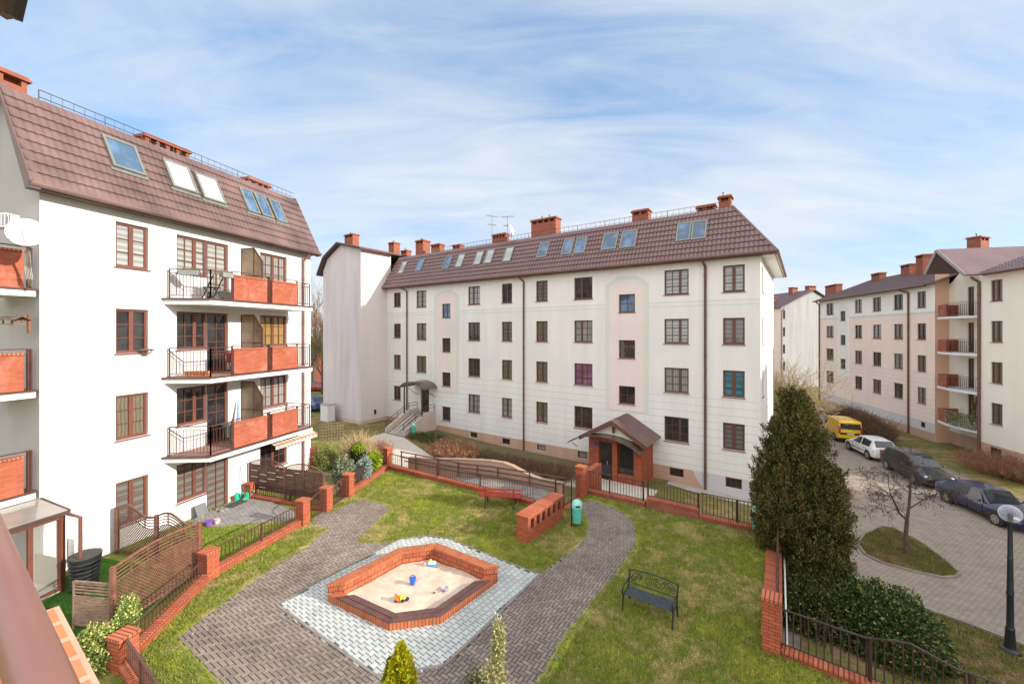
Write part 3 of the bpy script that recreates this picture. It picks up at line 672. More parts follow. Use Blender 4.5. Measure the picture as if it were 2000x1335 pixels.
def railing(par, pts, z0, h, m=None, sp=.11, wd=.012, top=.045, name='railing', posts=True):
    q = MB()
    for i in range(len(pts) - 1):
        a, b_ = Vector(pts[i]), Vector(pts[i + 1]); a.z = b_.z = 0; L = (b_ - a).length; n = max(1, round(L / sp))
        q.bar(a + Vector((0, 0, z0 + h)), b_ + Vector((0, 0, z0 + h)), top, .03); q.bar(a + Vector((0, 0, z0 + .1)), b_ + Vector((0, 0, z0 + .1)), .03, .02)
        q.bar(a + Vector((0, 0, z0 + h - .13)), b_ + Vector((0, 0, z0 + h - .13)), .022, .018)
        for k_ in range(n + 1):
            c = a + (b_ - a) * k_ / n; e = k_ in (0, n) and posts
            q.bar(c + Vector((0, 0, z0 + (0 if e else .1))), c + Vector((0, 0, z0 + h - (0 if e else .13))), wd * (3 if e else 1.2))
    return q.build(name, m or RAIL, par)
FROST = mat('smoked_glass', (0.30, 0.21, 0.125), 0.25, 0.25, 1.4, spec=.6)
OUT = 1.42; sR = FA.fit(605, None, OUT)
def bal_s(px, out=OUT): return FA.fit(px, None, out)
for zf in FPS:
    b0, b1, b2, b3, b4 = bal_s(430), bal_s(455), bal_s(521), bal_s(528), bal_s(580)
    m = MB(); outl = [(3.2, 0), (3.75, OUT + .06), (sR + .1, OUT + .06), (sR + .1, 0)]
    m.prism([FA.p(a, o, zf - .06) for a, o in outl], (0, 0, -.16)); sl = m.build('balcony_slab', SLAB, A)
    m = MB(); outl = [(3.12, .004), (3.71, OUT + .11), (sR + .15, OUT + .11), (sR + .15, .004)]
    m.prism([FA.p(a, o, zf) for a, o in outl], (0, 0, -.058)); m.build('balcony_edge', RAIL, sl)
    m = MB(); m.prism([FA.p(a, o, zf + .012) for a, o in [(3.35, .01), (3.83, OUT - .03), (sR, OUT - .03), (sR, .01)]], (0, 0, -.011)); m.build('balcony_floor', FLOORB, sl)
    railing(sl, [FA.p(3.32, .12, 0), FA.p(3.82, OUT - .02, 0), FA.p(b1 - .03, OUT - .02, 0)], zf, 1.03)
    railing(sl, [FA.p(b4 + .04, OUT - .02, 0), FA.p(sR, OUT - .02, 0), FA.p(sR, .1, 0)], zf, 1.03)
    m = MB(); m.bar(FA.p(b1, OUT + .02, zf + 1.08), FA.p(b4, OUT + .02, zf + 1.08), .045, .03)
    for a_ in (b1 - .02, b2 + .06, b2 + .14, b4 + .02): m.bar(FA.p(a_, OUT - .02, zf), FA.p(a_, OUT - .02, zf + 1.08), .05)
    m.build('handrail', RAIL, sl)
    for (x0, x1) in ((b1 + .02, b2), (b3 + .08, b4)):
        m = MB(); m.fbox(FA, x0, x1, OUT - .1, OUT + .03, zf + .012, zf + .9); o = m.build('brick_panel', BRKP, sl)
        m = MB(); m.fbox(FA, x0 - .01, x1 + .01, OUT - .115, OUT + .045, zf + .9, zf + .97); m.build('coping', BRKS, o)
    # smoked glass divider standing across the balcony
    a_ = FA.fit(471); m = MB(); prof = [(.02, 0.03), (1.12, .03), (1.12, 1.72), (.68, 2.3), (.02, 2.3)]
    m.prism([FA.p(a_, o, zf + z) for o, z in prof], FA.u * .02); dv = m.build('divider', FROST, sl)
    m = MB()
    for i in range(5):
        (o0, z0), (o1, z1) = prof[i], prof[(i + 1) % 5]; m.bar(FA.p(a_ + .01, o0, zf + z0), FA.p(a_ + .01, o1, zf + z1), .05, .05, FA.u)
    m.bar(FA.p(a_ + .01, .68, zf + .05), FA.p(a_ + .01, .68, zf + 2.3), .04, .05, FA.u); m.bar(FA.p(a_ + .01, .02, zf + 1.15), FA.p(a_ + .01, 1.12, zf + 1.15), .04, .05, FA.u)
    m.build('divider_frame', RAIL, dv)
# balconies between this block and the next, at the left edge of the view
for j, zf in enumerate(FPS + [10.95]):
    if j == 3: continue
    m = MB(); m.fbox(FA, -3.2, -.06, -1.6, -.03, zf - .22, zf - .06); sl = m.build('balcony_slab', SLAB, A)
    m = MB(); m.fbox(FA, -3.2, -.04, -1.6, 0.0, zf - .058, zf); m.build('balcony_edge', RAIL, sl)
    m = MB(); m.fbox(FA, -3.1, -.30, -.16, -.03, zf + .002, zf + .96); o = m.build('brick_panel', BRKP, sl)
    m = MB(); m.fbox(FA, -3.1, -.29, -.175, -.015, zf + .962, zf + 1.03); m.build('coping', BRKS, o)
    m = MB(); m.bar(FA.p(-3.1, -.08, zf + 1.13), FA.p(-.14, -.08, zf + 1.13), .05, .03)
    for q_ in (-.2, -.14, -1.4): m.bar(FA.p(q_, -.08, zf), FA.p(q_, -.08, zf + 1.13), .045)
    m.build('handrail', RAIL, sl)
# ================================================================ MIDDLE BLOCK (B) with its taller wing
FB = Frame(-11.56, 38.46, (1165, -815)); LB = 29.7
B = thing('apartment_block', 'long cream apartment block across the courtyard with pink stair bays and roof windows', 'apartment building', (-11.56, 38.46, -1.5))
cols = [(769, 782.5), (813.5, 832.5), (914.4, 937.4), (980, 1000), (1047, 1069.5), (1121.5, 1157), (1297.5, 1345), (1412, 1454.6)]
cs_ = [(FB.fit(a), FB.fit(b)) for a, b in cols]
gB = [[G_DK, G_DK, G_CY, G_DK], [G_CW, G_CY, G_CY], [G_CB, G_DK, G_DK, G_CW], [G_DK, G_GR, G_CY, G_CW], [G_GR, G_CY, G_CY, G_CY], [G_DK, G_CW, G_PK, G_DK], [G_CB, G_CB, G_CW, G_DK], [G_CB, G_GR, G_TQ, G_GR]]
holes = []; wl = []
for i, (a0, a1) in enumerate(cs_):
    for k_ in range(4):
        if i == 1 and k_ == 3: continue
        hh = 1.28 if i == 0 else 1.42
        zt = ROWT[k_]; holes.append((a0, a1, zt - hh, zt)); wl.append((a0, a1, zt - hh, zt, gB[i][k_ if k_ < len(gB[i]) else 0], i))
st1 = (FB.fit(863.6), FB.fit(880)); st2 = (FB.fit(1208.7), FB.fit(1240.5)); sw = []
for k_ in range(4): sw.append((st1[0], st1[1], 9.3 - 2.8 * k_ - 1.15, 9.3 - 2.8 * k_))
for k_ in range(3): sw.append((st2[0], st2[1], 9.3 - 2.8 * k_ - 1.12, 9.3 - 2.8 * k_))
bas = []
for (a, b_, y0, y1) in ((918, 932, 842, 853), (980, 996, 854, 866), (1048, 1066, 866, 878), (1128, 1147, 879, 893), (1307, 1335, 911, 928), (1417, 1449, 930, 950)):
    (s0, z1), (s1, _) = FB.fit(a, y0), FB.fit(b_, y0); z0 = FB.fit(a, y1)[1]; bas.append((s0, s1, z0, z1 - .02))
door = (FB.fit(822), FB.fit(838), .12, 2.25)
m = MB()
wall_grid(m, FB, 0, LB, -2.2, 11.08, holes + sw + [door] + bas, zones=[(-.72, 4), (3.55, 2), (8.42, 1), (8.5, 3), (8.66, 1), (8.74, 3), (20, 0)])
m.build('wall', [W_B, W_B2, W_BG, W_GR, W_SO], B)
m = MB(); D_ = 11.0
FBe = Frame(*FB.p(LB, 0, 0)[:2], tuple((-FB.n)[:2]))         # end wall, facing right
eh = [(.9, 1.75, zt - 1.42, zt) for zt in ROWT]
wall_grid(m, FBe, 0, D_, -2.6, 11.08, eh)
m.face([FB.p(0, 0, -2), FB.p(0, -D_, -2), FB.p(0, -D_, 11.08), FB.p(0, 0, 11.08)]); m.face([FB.p(0, -D_, -3), FB.p(LB, -D_, -3), FB.p(LB, -D_, 11.08), FB.p(0, -D_, 11.08)])
m.build('end_wall', [W_B], B)
for q in eh: window(B, FBe, *q, G_DK, 1, 2, 1, fm=WOODD)
for (a0, a1, z0, z1, gl, i) in wl:
    if i in (6,): window(B, FB, a0, a1, z0, z1, gl, 2, 2, [1, 0], fm=WOODD, split=[.64])
    elif i in (5, 2): window(B, FB, a0, a1, z0, z1, gl, 2, 2, [0, 1], fm=WOODD, split=[.4])
    elif i == 7: window(B, FB, a0, a1, z0, z1, gl, 2, 2 if gl is not G_GR else 0, 0, fm=WOODD, fw=.09)
    else: window(B, FB, a0, a1, z0, z1, gl, 2, 2, 0, fm=WOODD)
for q in sw: window(B, FB, *q, G_DK if q[3] < 9 else G_BL, 1, 1, 1, fm=WOODD, fw=.06)
window(B, FB, *door, G_DK, 1, 0, 0, fm=WOODD, name='entrance_door', sill=False, fw=.12)
for i, q in enumerate(bas): window(B, FB, *q, G_CW if i in (2, 3) else G_DK, 1, 0, 2 if i > 3 else 0, fm=WOODD, name='basement_window', sill=False, fw=.05)
def cutout_panel(par, fr, poly_a, z0, zs, top, out, hs, mt, name):
    a0, a1 = poly_a; m = MB(); wall_grid(m, fr, a0, a1, z0, zs, [h for h in hs if a0 < h[0] < a1 and h[3] < zs], out=out, reveal=out)
    c = .28 * (a1 - a0); pts = [fr.p(a0, out, zs), fr.p(a1, out, zs), fr.p(a1, out, zs + (top - zs) * .4), fr.p(a1 - c, out, top), fr.p(a0 + c, out, top), fr.p(a0, out, zs + (top - zs) * .4)]
    m.face(pts); loop = [fr.p(a0, out, z0), *[pts[5]], pts[4], pts[3], pts[2], fr.p(a1, out, z0)]
    for i in range(len(loop) - 1):
        p, q = loop[i], loop[i + 1]; dn = fr.n * (-out); m.face([p, q, q + dn, p + dn])
    m.face([fr.p(a0, 0, z0), fr.p(a1, 0, z0), fr.p(a1, out, z0), fr.p(a0, out, z0)])
    return m.build(name, mt, par)
for (gl, gr, pl_, pr, zb) in ((848.5, 896.5, 852.5, 891.5, 2.1), (1182.5, 1267.5, 1190, 1259.5, 2.2)):
    cutout_panel(B, FB, (FB.fit(gl), FB.fit(gr)), zb - .1, 9.55, 10.42, .012, sw, W_GR, 'painted_arch')
    cutout_panel(B, FB, (FB.fit(pl_), FB.fit(pr)), zb, 9.5, 10.18, .024, sw, W_PK, 'painted_arch')
# bluish repaired part of the socle, right end
m = MB(); pts = [FB.p(FB.fit(x), .012, z) for x, z in ((1354, -.72), (1358, -1.0), (1364, -1.25), (1372, -1.5), (1381, -1.9))]
s1_ = FB.fit(1384); s8 = LB; pts2 = [(s1_, -.72), (s8, -.72)]
b6 = bas[5]
m.face([FB.p(FB.fit(1354), .012, -.72), FB.p(FB.fit(1358), .012, -1.05), FB.p(FB.fit(1366), .012, -1.35), FB.p(FB.fit(1376), .012, -1.7), FB.p(b6[0], .012, -1.75), FB.p(b6[0], .012, -.72)])
m.face([FB.p(b6[0], .012, -1.75), FB.p(b6[1], .012, -1.75), FB.p(b6[1], .012, b6[2]), FB.p(b6[0], .012, b6[2])])
m.face([FB.p(b6[1], .012, -1.75), FB.p(LB, .012, -1.75), FB.p(LB, .012, -.72), FB.p(b6[1], .012, -.72)])
m.build('socle_patch', W_SB, B)
OEB, ZEB, ORB, ZRB = .48, 11.02, -.97, 13.9; SO = .72
m = MB(); tile_slope(m, FB, -.02, LB + SO, OEB, ZEB, ORB, ZRB, iL=.6, iR=SO + 1.41, wave=.22, step=.36, amp=.036, lip=.05)
tile_slope(m, FBe, -OEB, D_ + .4, SO, ZEB, -1.41, ZRB, iL=OEB + .97, iR=1.4, wave=.24, step=.36, amp=.028, lip=.035)
m.face([FB.p(.6, ORB, ZRB), FB.p(LB - 1.41, ORB, ZRB), FB.p(LB - 1.6, -D_ / 2, ZRB + .45), FB.p(.6, -D_ / 2, ZRB + .45)])
m.face([FB.p(.6, -D_ / 2, ZRB + .45), FB.p(LB - 1.6, -D_ / 2, ZRB + .45), FB.p(LB, -D_ - .3, ZEB), FB.p(0, -D_ - .3, ZEB)])
m.build('roof', ROOF, B, smooth=True, angle=50)
m = MB(); m.tube([FB.p(LB + SO, OEB, ZEB + .04), FB.p(LB - 1.41, ORB, ZRB + .05)], .07, 6); m.build('hip_cap', ROOF, B)
m = MB(); m.fbox(FB, .05, LB + SO - .03, .004, OEB - .02, ZEB - .1, ZEB - .05); m.build('eave_soffit', ROOFD, B)
m = MB(); m.fbox(FB, LB + .004, LB + SO - .03, -D_, -.002, ZEB - .1, ZEB - .045); m.build('eave_soffit', SLAB, B)
gutter(B, FB, -.05, LB + SO, OEB + .02, ZEB - .02, .085, TRIM); gutter(B, FBe, -OEB, D_, SO + .02, ZEB - .02, .085, TRIM)
pipe(B, FB, FB.fit(796), -1.1, 10.98, m=TRIM, r=.06, jog=.35); pipe(B, FB, FB.fit(1024), -1.5, 10.98, m=TRIM, r=.06, jog=.2); pipe(B, FB, FB.fit(1378), -1.7, 10.98, m=TRIM, r=.07, jog=.1)
ridge_rail(B, FB, 5.0, LB - 1.9, ORB - .02, ZRB + .02, .34, .33)
for (px, py, n_) in ((788, 523, 1), (822, 518, 1), (875, 513, 1), (900, 510, 1), (936, 505, 1), (957, 502, 1), (994, 498, 1), (1062, 489, 1), (1110, 483, 1), (1135, 480.5, 1), (1192, 472.5, 1), (1228.5, 468.5, 1), (1336, 454, 1), (1366, 450.5, 1)):
    a_, t_ = tfit(FB, px, py, OEB, ZEB, ORB, ZRB); wd = .74 if px < 1000 else (.78 if px < 1180 else (1.0 if px < 1300 else .78))
    skylight(B, FB, a_, wd, OEB, ZEB, ORB, ZRB, t_ - .2, t_ + .2, G_SKW if px in (788, 900, 936, 957, 994) else G_SK)
ang = math.atan2(FB.u.y, FB.u.x)
for (px, pyt, L_, dd, sl, W_, pp) in ((826, 470, 1.0, 2.5, 2, .9, 1), (855, 477, 1.1, 2.3, 3, .6, 0), (895, 478, .9, 3.2, 2, .5, 0), (978, 457, 1.3, 1.8, 4, .5, 0), (1066, 428, 2.1, 2.0, 4, .75, 2), (1253, 411, 1.05, 2.2, 2, .6, 0), (1380, 402, 1.0, 2.6, 2, .5, 0), (1417, 384, .62, 1.9, 1, .62, 1), (793, 489, .9, 4, 2, .6, 1)):
    a_ = FB.fit(px, None, -dd); c_ = FB.p(a_, -dd, 0); z1 = CAMZ - (pyt - HOR) / F * c_.y; chimney(B, c_.x, c_.y, ZRB + .05, z1, L_, W_, ang, sl, pp)
# taller wing on the left end
Wg = B; FWs = Frame(*FB.p(0, 2.72, 0)[:2], tuple((-FB.n)[:2]))       # side wall facing right: along it, away from camera
FWg = Frame(*FB.p(-5.85, 2.72, 0)[:2], tuple(FB.u[:2]))               # gable front
m = MB(); wall_grid(m, FWs, 0, 3.2, -2.2, 14.2, zones=[(-.75, 1), (30, 0)]); m.build('wing_side_wall', [W_WS, W_WF], B)
prof = [(0, 12.75), (.72, 13.85), (2.85, 14.92), (5.85, 14.2)]
m = MB(); m.face([FWg.p(0, 0, -.75), FWg.p(5.85, 0, -.75), FWg.p(5.85, 0, 14.2), FWg.p(2.85, 0, 14.92), FWg.p(.72, 0, 13.85), FWg.p(0, 0, 12.75)])
m.face([FWg.p(0, 0, -2.2), FWg.p(5.85, 0, -2.2), FWg.p(5.85, 0, -.75), FWg.p(0, 0, -.75)], None, 1)
m.face([FWg.p(0, 0, -2.2), FWg.p(0, 0, 12.75), FWg.p(0, -13, 12.75), FWg.p(0, -13, -2.2)]); m.face([FWg.p(0, -13, -2.2), FWg.p(0, -13, 14), FWg.p(5.85, -13, 14), FWg.p(5.85, -13, -2.2)])
m.build('wing_gable_wall', [W_WG, W_WF], B)
m = MB(); rp = [(-.42, 12.45), (-.1, 13.0), (.62, 14.02), (2.85, 15.12), (6.25, 14.3)]
for i in range(len(rp) - 1):
    (a0, z0), (a1, z1) = rp[i], rp[i + 1]; m.hexa(FWg.p(a0, .45, z0), FWg.p(a1, .45, z1) - FWg.p(a0, .45, z0), FWg.n * -14, (0, 0, -.14))
m.build('wing_roof', ROOFD, B)
m = MB(); m.tube([FWs.p(-.45, .44, 14.18), FWs.p(3.2, .44, 14.18)], .09, 8); m.fbox(FWs, -.45, 3.2, .36, .42, 14.08, 14.3); m.build('wing_gutter', TRIM, B, smooth=True)
for (px, pyt, dd, L_, W_, y_) in ((687, 458, 0, 1.35, .7, 41.0), (770, 474, 0, .85, .8, 44.5)):
    chimney(B, (px - 1000) / F * y_, y_, 14.2, CAMZ - (pyt - HOR) / F * y_, L_, W_, ang, 2, 1)
m = MB(); a_ = 1.35; m.fbox(FWs, a_, a_ + .22, 0.0, .03, -.35, .05); m.build('vent_hole', HOLE, B)
# rooftop aerials and dish
def aerial(px, pyt, y_, label):
    x = (px - 1000) / F * y_; z1 = CAMZ - (pyt - HOR) / F * y_; t = thing('aerial', label, 'aerial', (x, y_, ZRB + .1), 'aerials on the middle roof')
    m = MB(); m.tube([(x, y_, ZRB + .1), (x, y_, z1)], .02, 6); m.build('mast', STEEL, t)
    m = MB(); rz = R(30) if px < 980 else R(-12); u = Vector((math.cos(rz), math.sin(rz), 0)); v = Vector((-u.y, u.x, 0))
    for zz_, L_ in ((z1 - .08, .9), (z1 - .75, .6)):
        c = Vector((x, y_, zz_)); m.tube([c - u * L_ * .5, c + u * L_ * .6], .013, 4)
        for k_ in range(7): q = c + u * L_ * (-.5 + k_ * .18); hl = .3 - .025 * k_; m.tube([q - v * hl, q + v * hl], .009, 4); m.tube([q - Vector((0, 0, .12)), q + Vector((0, 0, .12))], .008, 4)
    m.build('antenna_rods', STEEL, t)
aerial(961, 420, 32.6, 'thin rooftop aerial with a cluster of rods, left of the two masts'); aerial(991, 421, 31.6, 'thin rooftop aerial mast beside the white dish, right of the two masts')
def dish(t, c, dirn, r, armlen=.5):
    d = Vector(dirn).normalized(); x = d.cross(Vector((0, 0, 1))).normalized(); y = x.cross(d); m = MB(); b = 0; n = 22; rings = []
    for k_ in range(7):
        rr = r * k_ / 6; dp = .16 * r * (k_ / 6) ** 2; rings.append([Vector(c) + d * (dp) + (x * math.cos(2 * math.pi * j / n) + y * math.sin(2 * math.pi * j / n) * 1.08) * rr for j in range(n)])
    for k_ in range(6):
        for j in range(n):
            j2 = (j + 1) % n; m.face([rings[k_][j], rings[k_][j2], rings[k_ + 1][j2], rings[k_ + 1][j]])
            o = d * -.012; m.face([rings[k_ + 1][j] + o, rings[k_ + 1][j2] + o, rings[k_][j2] + o, rings[k_][j] + o])
    for j in range(n): j2 = (j + 1) % n; m.face([rings[6][j], rings[6][j2], rings[6][j2] - d * .012, rings[6][j] - d * .012])
    m.build('reflector', WHITE, t, smooth=True)
    m = MB(); tip = Vector(c) + d * armlen - y * r * .55; m.tube([Vector(c) - y * r, tip], .012, 6); m.tube([tip, tip - d * .1 + y * .05], .035, 8); m.build('feed_arm', mat('pale_plastic', (.6, .58, .45), .5), t)
    return tip
y_ = 31.2; c_ = Vector(((999 - 1000) / F * y_, y_, CAMZ - (450 - HOR) / F * y_)); t = thing('satellite_dish', 'white rooftop dish seen edge on beside the brick chimney', 'satellite dish', (c_.x, c_.y, ZRB + .1))
dish(t, c_, (.95, -.35, .3), .42, .3); m = MB(); m.tube([(c_.x, c_.y, ZRB + .1), tuple(c_)], .025, 6); m.build('bracket', STEEL, t)

# ---------------------------------------------------------------- porch of the middle block
PO = thing('brick_porch', 'orange brick entrance porch with a brown gabled roof and curved canopy', 'porch')
sR_ = FB.fit(1275.5); sL_ = sR_ - 3.08; dp = 2.2; zb = -1.6; zt = .95
m = MB()
m.fbox(FB, sR_ - .25, sR_, 0.002, dp - .32, zb, zt)                  # right side wall
m.fbox(FB, sL_, sL_ + .25, 0.002, dp - .32, zb, zt)
for a0, a1 in ((sL_, sL_ + .62), (sL_ + 1.42, sL_ + 1.72), (sR_ - .42, sR_)): m.fbox(FB, a0, a1, dp - .3, dp, zb, zt)
m.fbox(FB, sL_ + .62, sR_ - .42, dp - .28, dp - .02, zt - .22, zt)
m.fbox(FB, sL_ + 1.74, sR_ - .44, dp - .2, dp - .04, zb, zb + .62)
m.build('brick_wall', BRK, PO)
mid = (sL_ + sR_) / 2; m = MB(); m.prism([FB.p(sL_ + .05, dp - .26, zt), FB.p(sR_ - .05, dp - .26, zt), FB.p(mid, dp - .26, zt + .86)], FB.n * .2); m.build('gable', W_CY, PO)
m = MB(); m.fbox(FB, sL_ + .64, sL_ + 1.40, dp - .26, dp - .2, zb + .05, zt - .24); d = m.build('door', WOODD, PO)
m = MB(); m.fbox(FB, sL_ + .74, sL_ + 1.30, dp - .2, dp - .17, zb + .2, zt - .34); m.build('pane', G_DK, d)
m = MB(); m.fbox(FB, sL_ + 1.06, sL_ + 1.12, dp - .17, dp - .12, zb + .95, zb + 1.2); m.build('handle', STEEL, d)
m = MB(); m.fbox(FB, sL_ + 1.74, sR_ - .44, dp - .26, dp - .21, zb + .62, zt - .24); d = m.build('side_window', WOODD, PO)
m = MB(); m.fbox(FB, sL_ + 1.80, sR_ - .50, dp - .21, dp - .185, zb + .68, zt - .30); m.build('pane', G_DK, d)
m = MB(); ph = zt + 1.02
for sgn, ae in ((-1, sL_ - .42), (1, sR_ + .42)):
    e0 = FB.p(ae, dp + .42, zt - .12); r0 = FB.p(mid, dp + .42, ph); v = FB.n * -(dp + .42); nn = (r0 - e0).cross(v).normalized(); nn = nn if nn.z > 0 else -nn
    m.hexa(e0, r0 - e0, v, nn * .07)
    for k_ in range(9): q = FB.n * -(dp + .42) * (k_ / 8.001); m.bar(e0 + q + nn * .08, r0 + q + nn * .08, .03, .045)
m.build('roof', ROOF, PO)
m = MB()
for sgn, ae in ((-1, sL_ - .42), (1, sR_ + .42)): m.bar(FB.p(ae, dp + .44, zt - .16), FB.p(mid, dp + .44, ph - .04), .04, .16)
m.bar(FB.p(mid, dp + .1, zt + .35), FB.p(mid, dp + .1, ph), .12); m.build('barge_board', TRIM, PO)
CANO = mat('smoky_acrylic', (0.13, 0.095, 0.07), .25, .15, 3, spec=.7)
m = MB(); n_ = 12; a0, a1 = sL_ - .95, sR_ + .15; pr = []
for i in range(n_ + 1):
    th = math.pi * (.12 + .76 * i / n_); pr.append(((a0 + a1) / 2 - math.cos(th) * (a1 - a0) / 2 / math.cos(math.pi * .12), zt - .42 + .62 * (math.sin(th) - math.sin(math.pi * .12)) / (1 - math.sin(math.pi * .12))))
for i in range(n_):
    (x0, z0), (x1, z1) = pr[i], pr[i + 1]; m.hexa(FB.p(x0, dp + .03, z0), FB.p(x1, dp + .03, z1) - FB.p(x0, dp + .03, z0), FB.n * .85, (0, 0, .018))
cn = m.build('canopy', CANO, PO)
m = MB()
for o_ in (dp + .04, dp + .88): m.tube([FB.p(x, o_, z + .01) for x, z in pr], .025, 6)
m.tube([FB.p(a0 + .2, dp, zt - .8), FB.p(a0 + .2, dp + .75, zt - .35)], .018, 6); m.tube([FB.p(a1 - .2, dp, zt - .8), FB.p(a1 - .2, dp + .75, zt - .35)], .018, 6)
m.build('canopy_frame', RAILD, cn)
m = MB(); m.fbox(FB, sL_ + .32, sL_ + .6, dp + .001, dp + .02, .42, .62); m.build('house_plate', mat('blue_enamel', (0.05, 0.07, 0.32), .3), PO)
m = MB(); m.fbox(FB, sL_ - .6, sR_ + .9, dp + .05, 4.3, -1.7, -1.42); m.build('porch_step', CONCL, PO)
def strip(name, a0, a1, o0, o1, mt, dz=.02):
    return sheet(name, [tuple(FB.p(a, o, 0)[:2]) for a, o in ((a0, o1), (a0, o0), (a1, o0), (a1, o1))][::-1], lambda x, y: g(x) + dz, mt, 1.0)
M_VERGE = mat('planted_verge', (0.10, 0.12, 0.03), .95, .3, 3, bump=.6, bscale=25, col2=(0.16, 0.10, 0.06))
strip('wall_footing', sR_ + .95, LB, 0.01, .9, CONC); strip('planted_verge', FB.fit(850), sL_ - .7, 0.01, 3.6, M_VERGE)

# ---------------------------------------------------------------- stairs and canopy at the left entrance
ST = thing('entrance_stairs', 'concrete entrance stairs with brown rails climbing to the left door of the long block', 'stairs')
aL, aR = FB.fit(806), FB.fit(852); aL = aR - 2.3; zl = .1; zb0 = -1.1
m = MB(); nst = 8
for i in range(nst): m.fbox(FB, aL + .2, aR - .2, .95 + i * .3, .95 + (i + 1) * .3 + (0 if i else 0), zb0 - .3, zl - (i + 1) * (zl - zb0) / (nst + 1))
m.fbox(FB, aL + .2, aR - .2, .0, .95, zb0 - .3, zl); m.build('steps', CONC, ST)
m = MB()
for a0, a1 in ((aL, aL + .18), (aR - .18, aR)):
    pr = [(0, zb0 - .3), (0, zl + .35), (1.0, zl + .35), (3.4, zb0 + .45), (3.4, zb0 - .3)]
    m.prism([FB.p(a0, o, z) for o, z in pr], FB.u * (a1 - a0))
m.build('parapet', W_WF, ST)
m = MB()
for a_ in (aL + .55, aL + .95): m.hexa(FB.p(a_, .95, zl + .02), FB.n * 2.45 + Vector((0, 0, zb0 - zl)), FB.u * .13, (0, 0, .05))
m.build('pram_ramp', CONCL, ST)
m = MB()
for a_ in (aL + .09, aR - .09):
    for h in (.55, .3): m.tube([FB.p(a_, .1, zl + .35 + h), FB.p(a_, 1.0, zl + .35 + h), FB.p(a_, 3.4, zb0 + .45 + h), FB.p(a_, 3.45, zb0 + .3 + h)], .025, 6)
    for o_, z in ((.1, zl + .35), (1.0, zl + .35), (2.2, (zl + zb0) / 2 + .4), (3.35, zb0 + .45)): m.tube([FB.p(a_, o_, z), FB.p(a_, o_, z + .56)], .022, 6)
m.build('handrail', RAIL, ST)
CP = thing('door_canopy', 'smoky barrel canopy on brown posts over the left entrance stairs', 'canopy')
m = MB(); n_ = 12; a0, a1 = aL - .35, aR + .2; pr = []
for i in range(n_ + 1):
    th = math.pi * (.1 + .8 * i / n_); pr.append(((a0 + a1) / 2 - math.cos(th) * (a1 - a0) / 2 / math.cos(math.pi * .1), 2.35 + .55 * (math.sin(th) - math.sin(math.pi * .1)) / (1 - math.sin(math.pi * .1))))
for i in range(n_):
    (x0, z0), (x1, z1) = pr[i], pr[i + 1]; m.hexa(FB.p(x0, .03, z0), FB.p(x1, .03, z1) - FB.p(x0, .03, z0), FB.n * 1.65, (0, 0, .02))
m.build('canopy_sheet', CANO, CP)
m = MB()
for o_ in (.06, 1.66): m.tube([FB.p(x, o_, z) for x, z in pr], .03, 6)
m.build('canopy_arch', RAILD, CP)
for a_ in (aL + .09, aR - .09):
    m = MB(); m.bar(FB.p(a_, 1.5, zl - .1), FB.p(a_, 1.5, 2.42), .1); m.build('post', RAILD, CP)
    m = MB(); m.tube([FB.p(a_, .05, 1.6), FB.p(a_, 1.2, 2.35)], .02, 6); m.build('brace', RAILD, CP)

# ================================================================ RIGHT BLOCK (C)
FC_ = Frame(40.1, 54.5, (-.2283, -.9736))
C = thing('apartment_block', 'peach apartment block along the street on the right with stacked balconies', 'apartment building', (40.1, 54.5, -2.2))
def fc(px): return FC_.fit(px)
LC = fc(1826); cw = [(1614, 1628), (1669.5, 1683.5), (1704.5, 1721), (1745.5, 1763.5), (1791, 1808.5)]
cwz = [(fc(a), fc(b_)) for a, b_ in cw]; holes = [(a0, a1, zt - 1.42, zt) for a0, a1 in cwz for zt in ROWT]
sc_ = (fc(1641.5), fc(1651.5)); scw = [(sc_[0], sc_[1], 9.45 - 2.8 * k_ - 1.15, 9.45 - 2.8 * k_) for k_ in range(3)]
bc = (fc(1797), fc(1807), -1.35, -.85)
m = MB(); wall_grid(m, FC_, 0, LC, -3, 11.08, holes + scw + [bc], zones=[(-1.55, 4), (-.72, 3), (3.5, 2), (8.55, 1), (8.75, 5), (20, 0)])
wall_m = [W_CT, W_C, W_CG, W_SC, W_SO, W_GR]; m.build('wall', wall_m, C)
for i, h in enumerate(holes): window(C, FC_, *h, [G_DK, G_CY, G_GR, G_CW, G_DK][(i * 7) % 5], 2, 2, 0, fm=WOODD)
for h in scw: window(C, FC_, *h, G_DK, 1, 1, 1, fm=WOODD, fw=.06)
window(C, FC_, *bc, G_DK, 1, 0, 2, fm=WOODD, name='basement_window', sill=False, fw=.05)
cutout_panel(C, FC_, (fc(1636), fc(1658.5)), 1.9, 9.85, 10.5, .012, scw, W_CT, 'painted_arch')
cutout_panel(C, FC_, (fc(1638.5), fc(1656)), 2.0, 9.8, 10.3, .024, scw, W_AR, 'painted_arch')
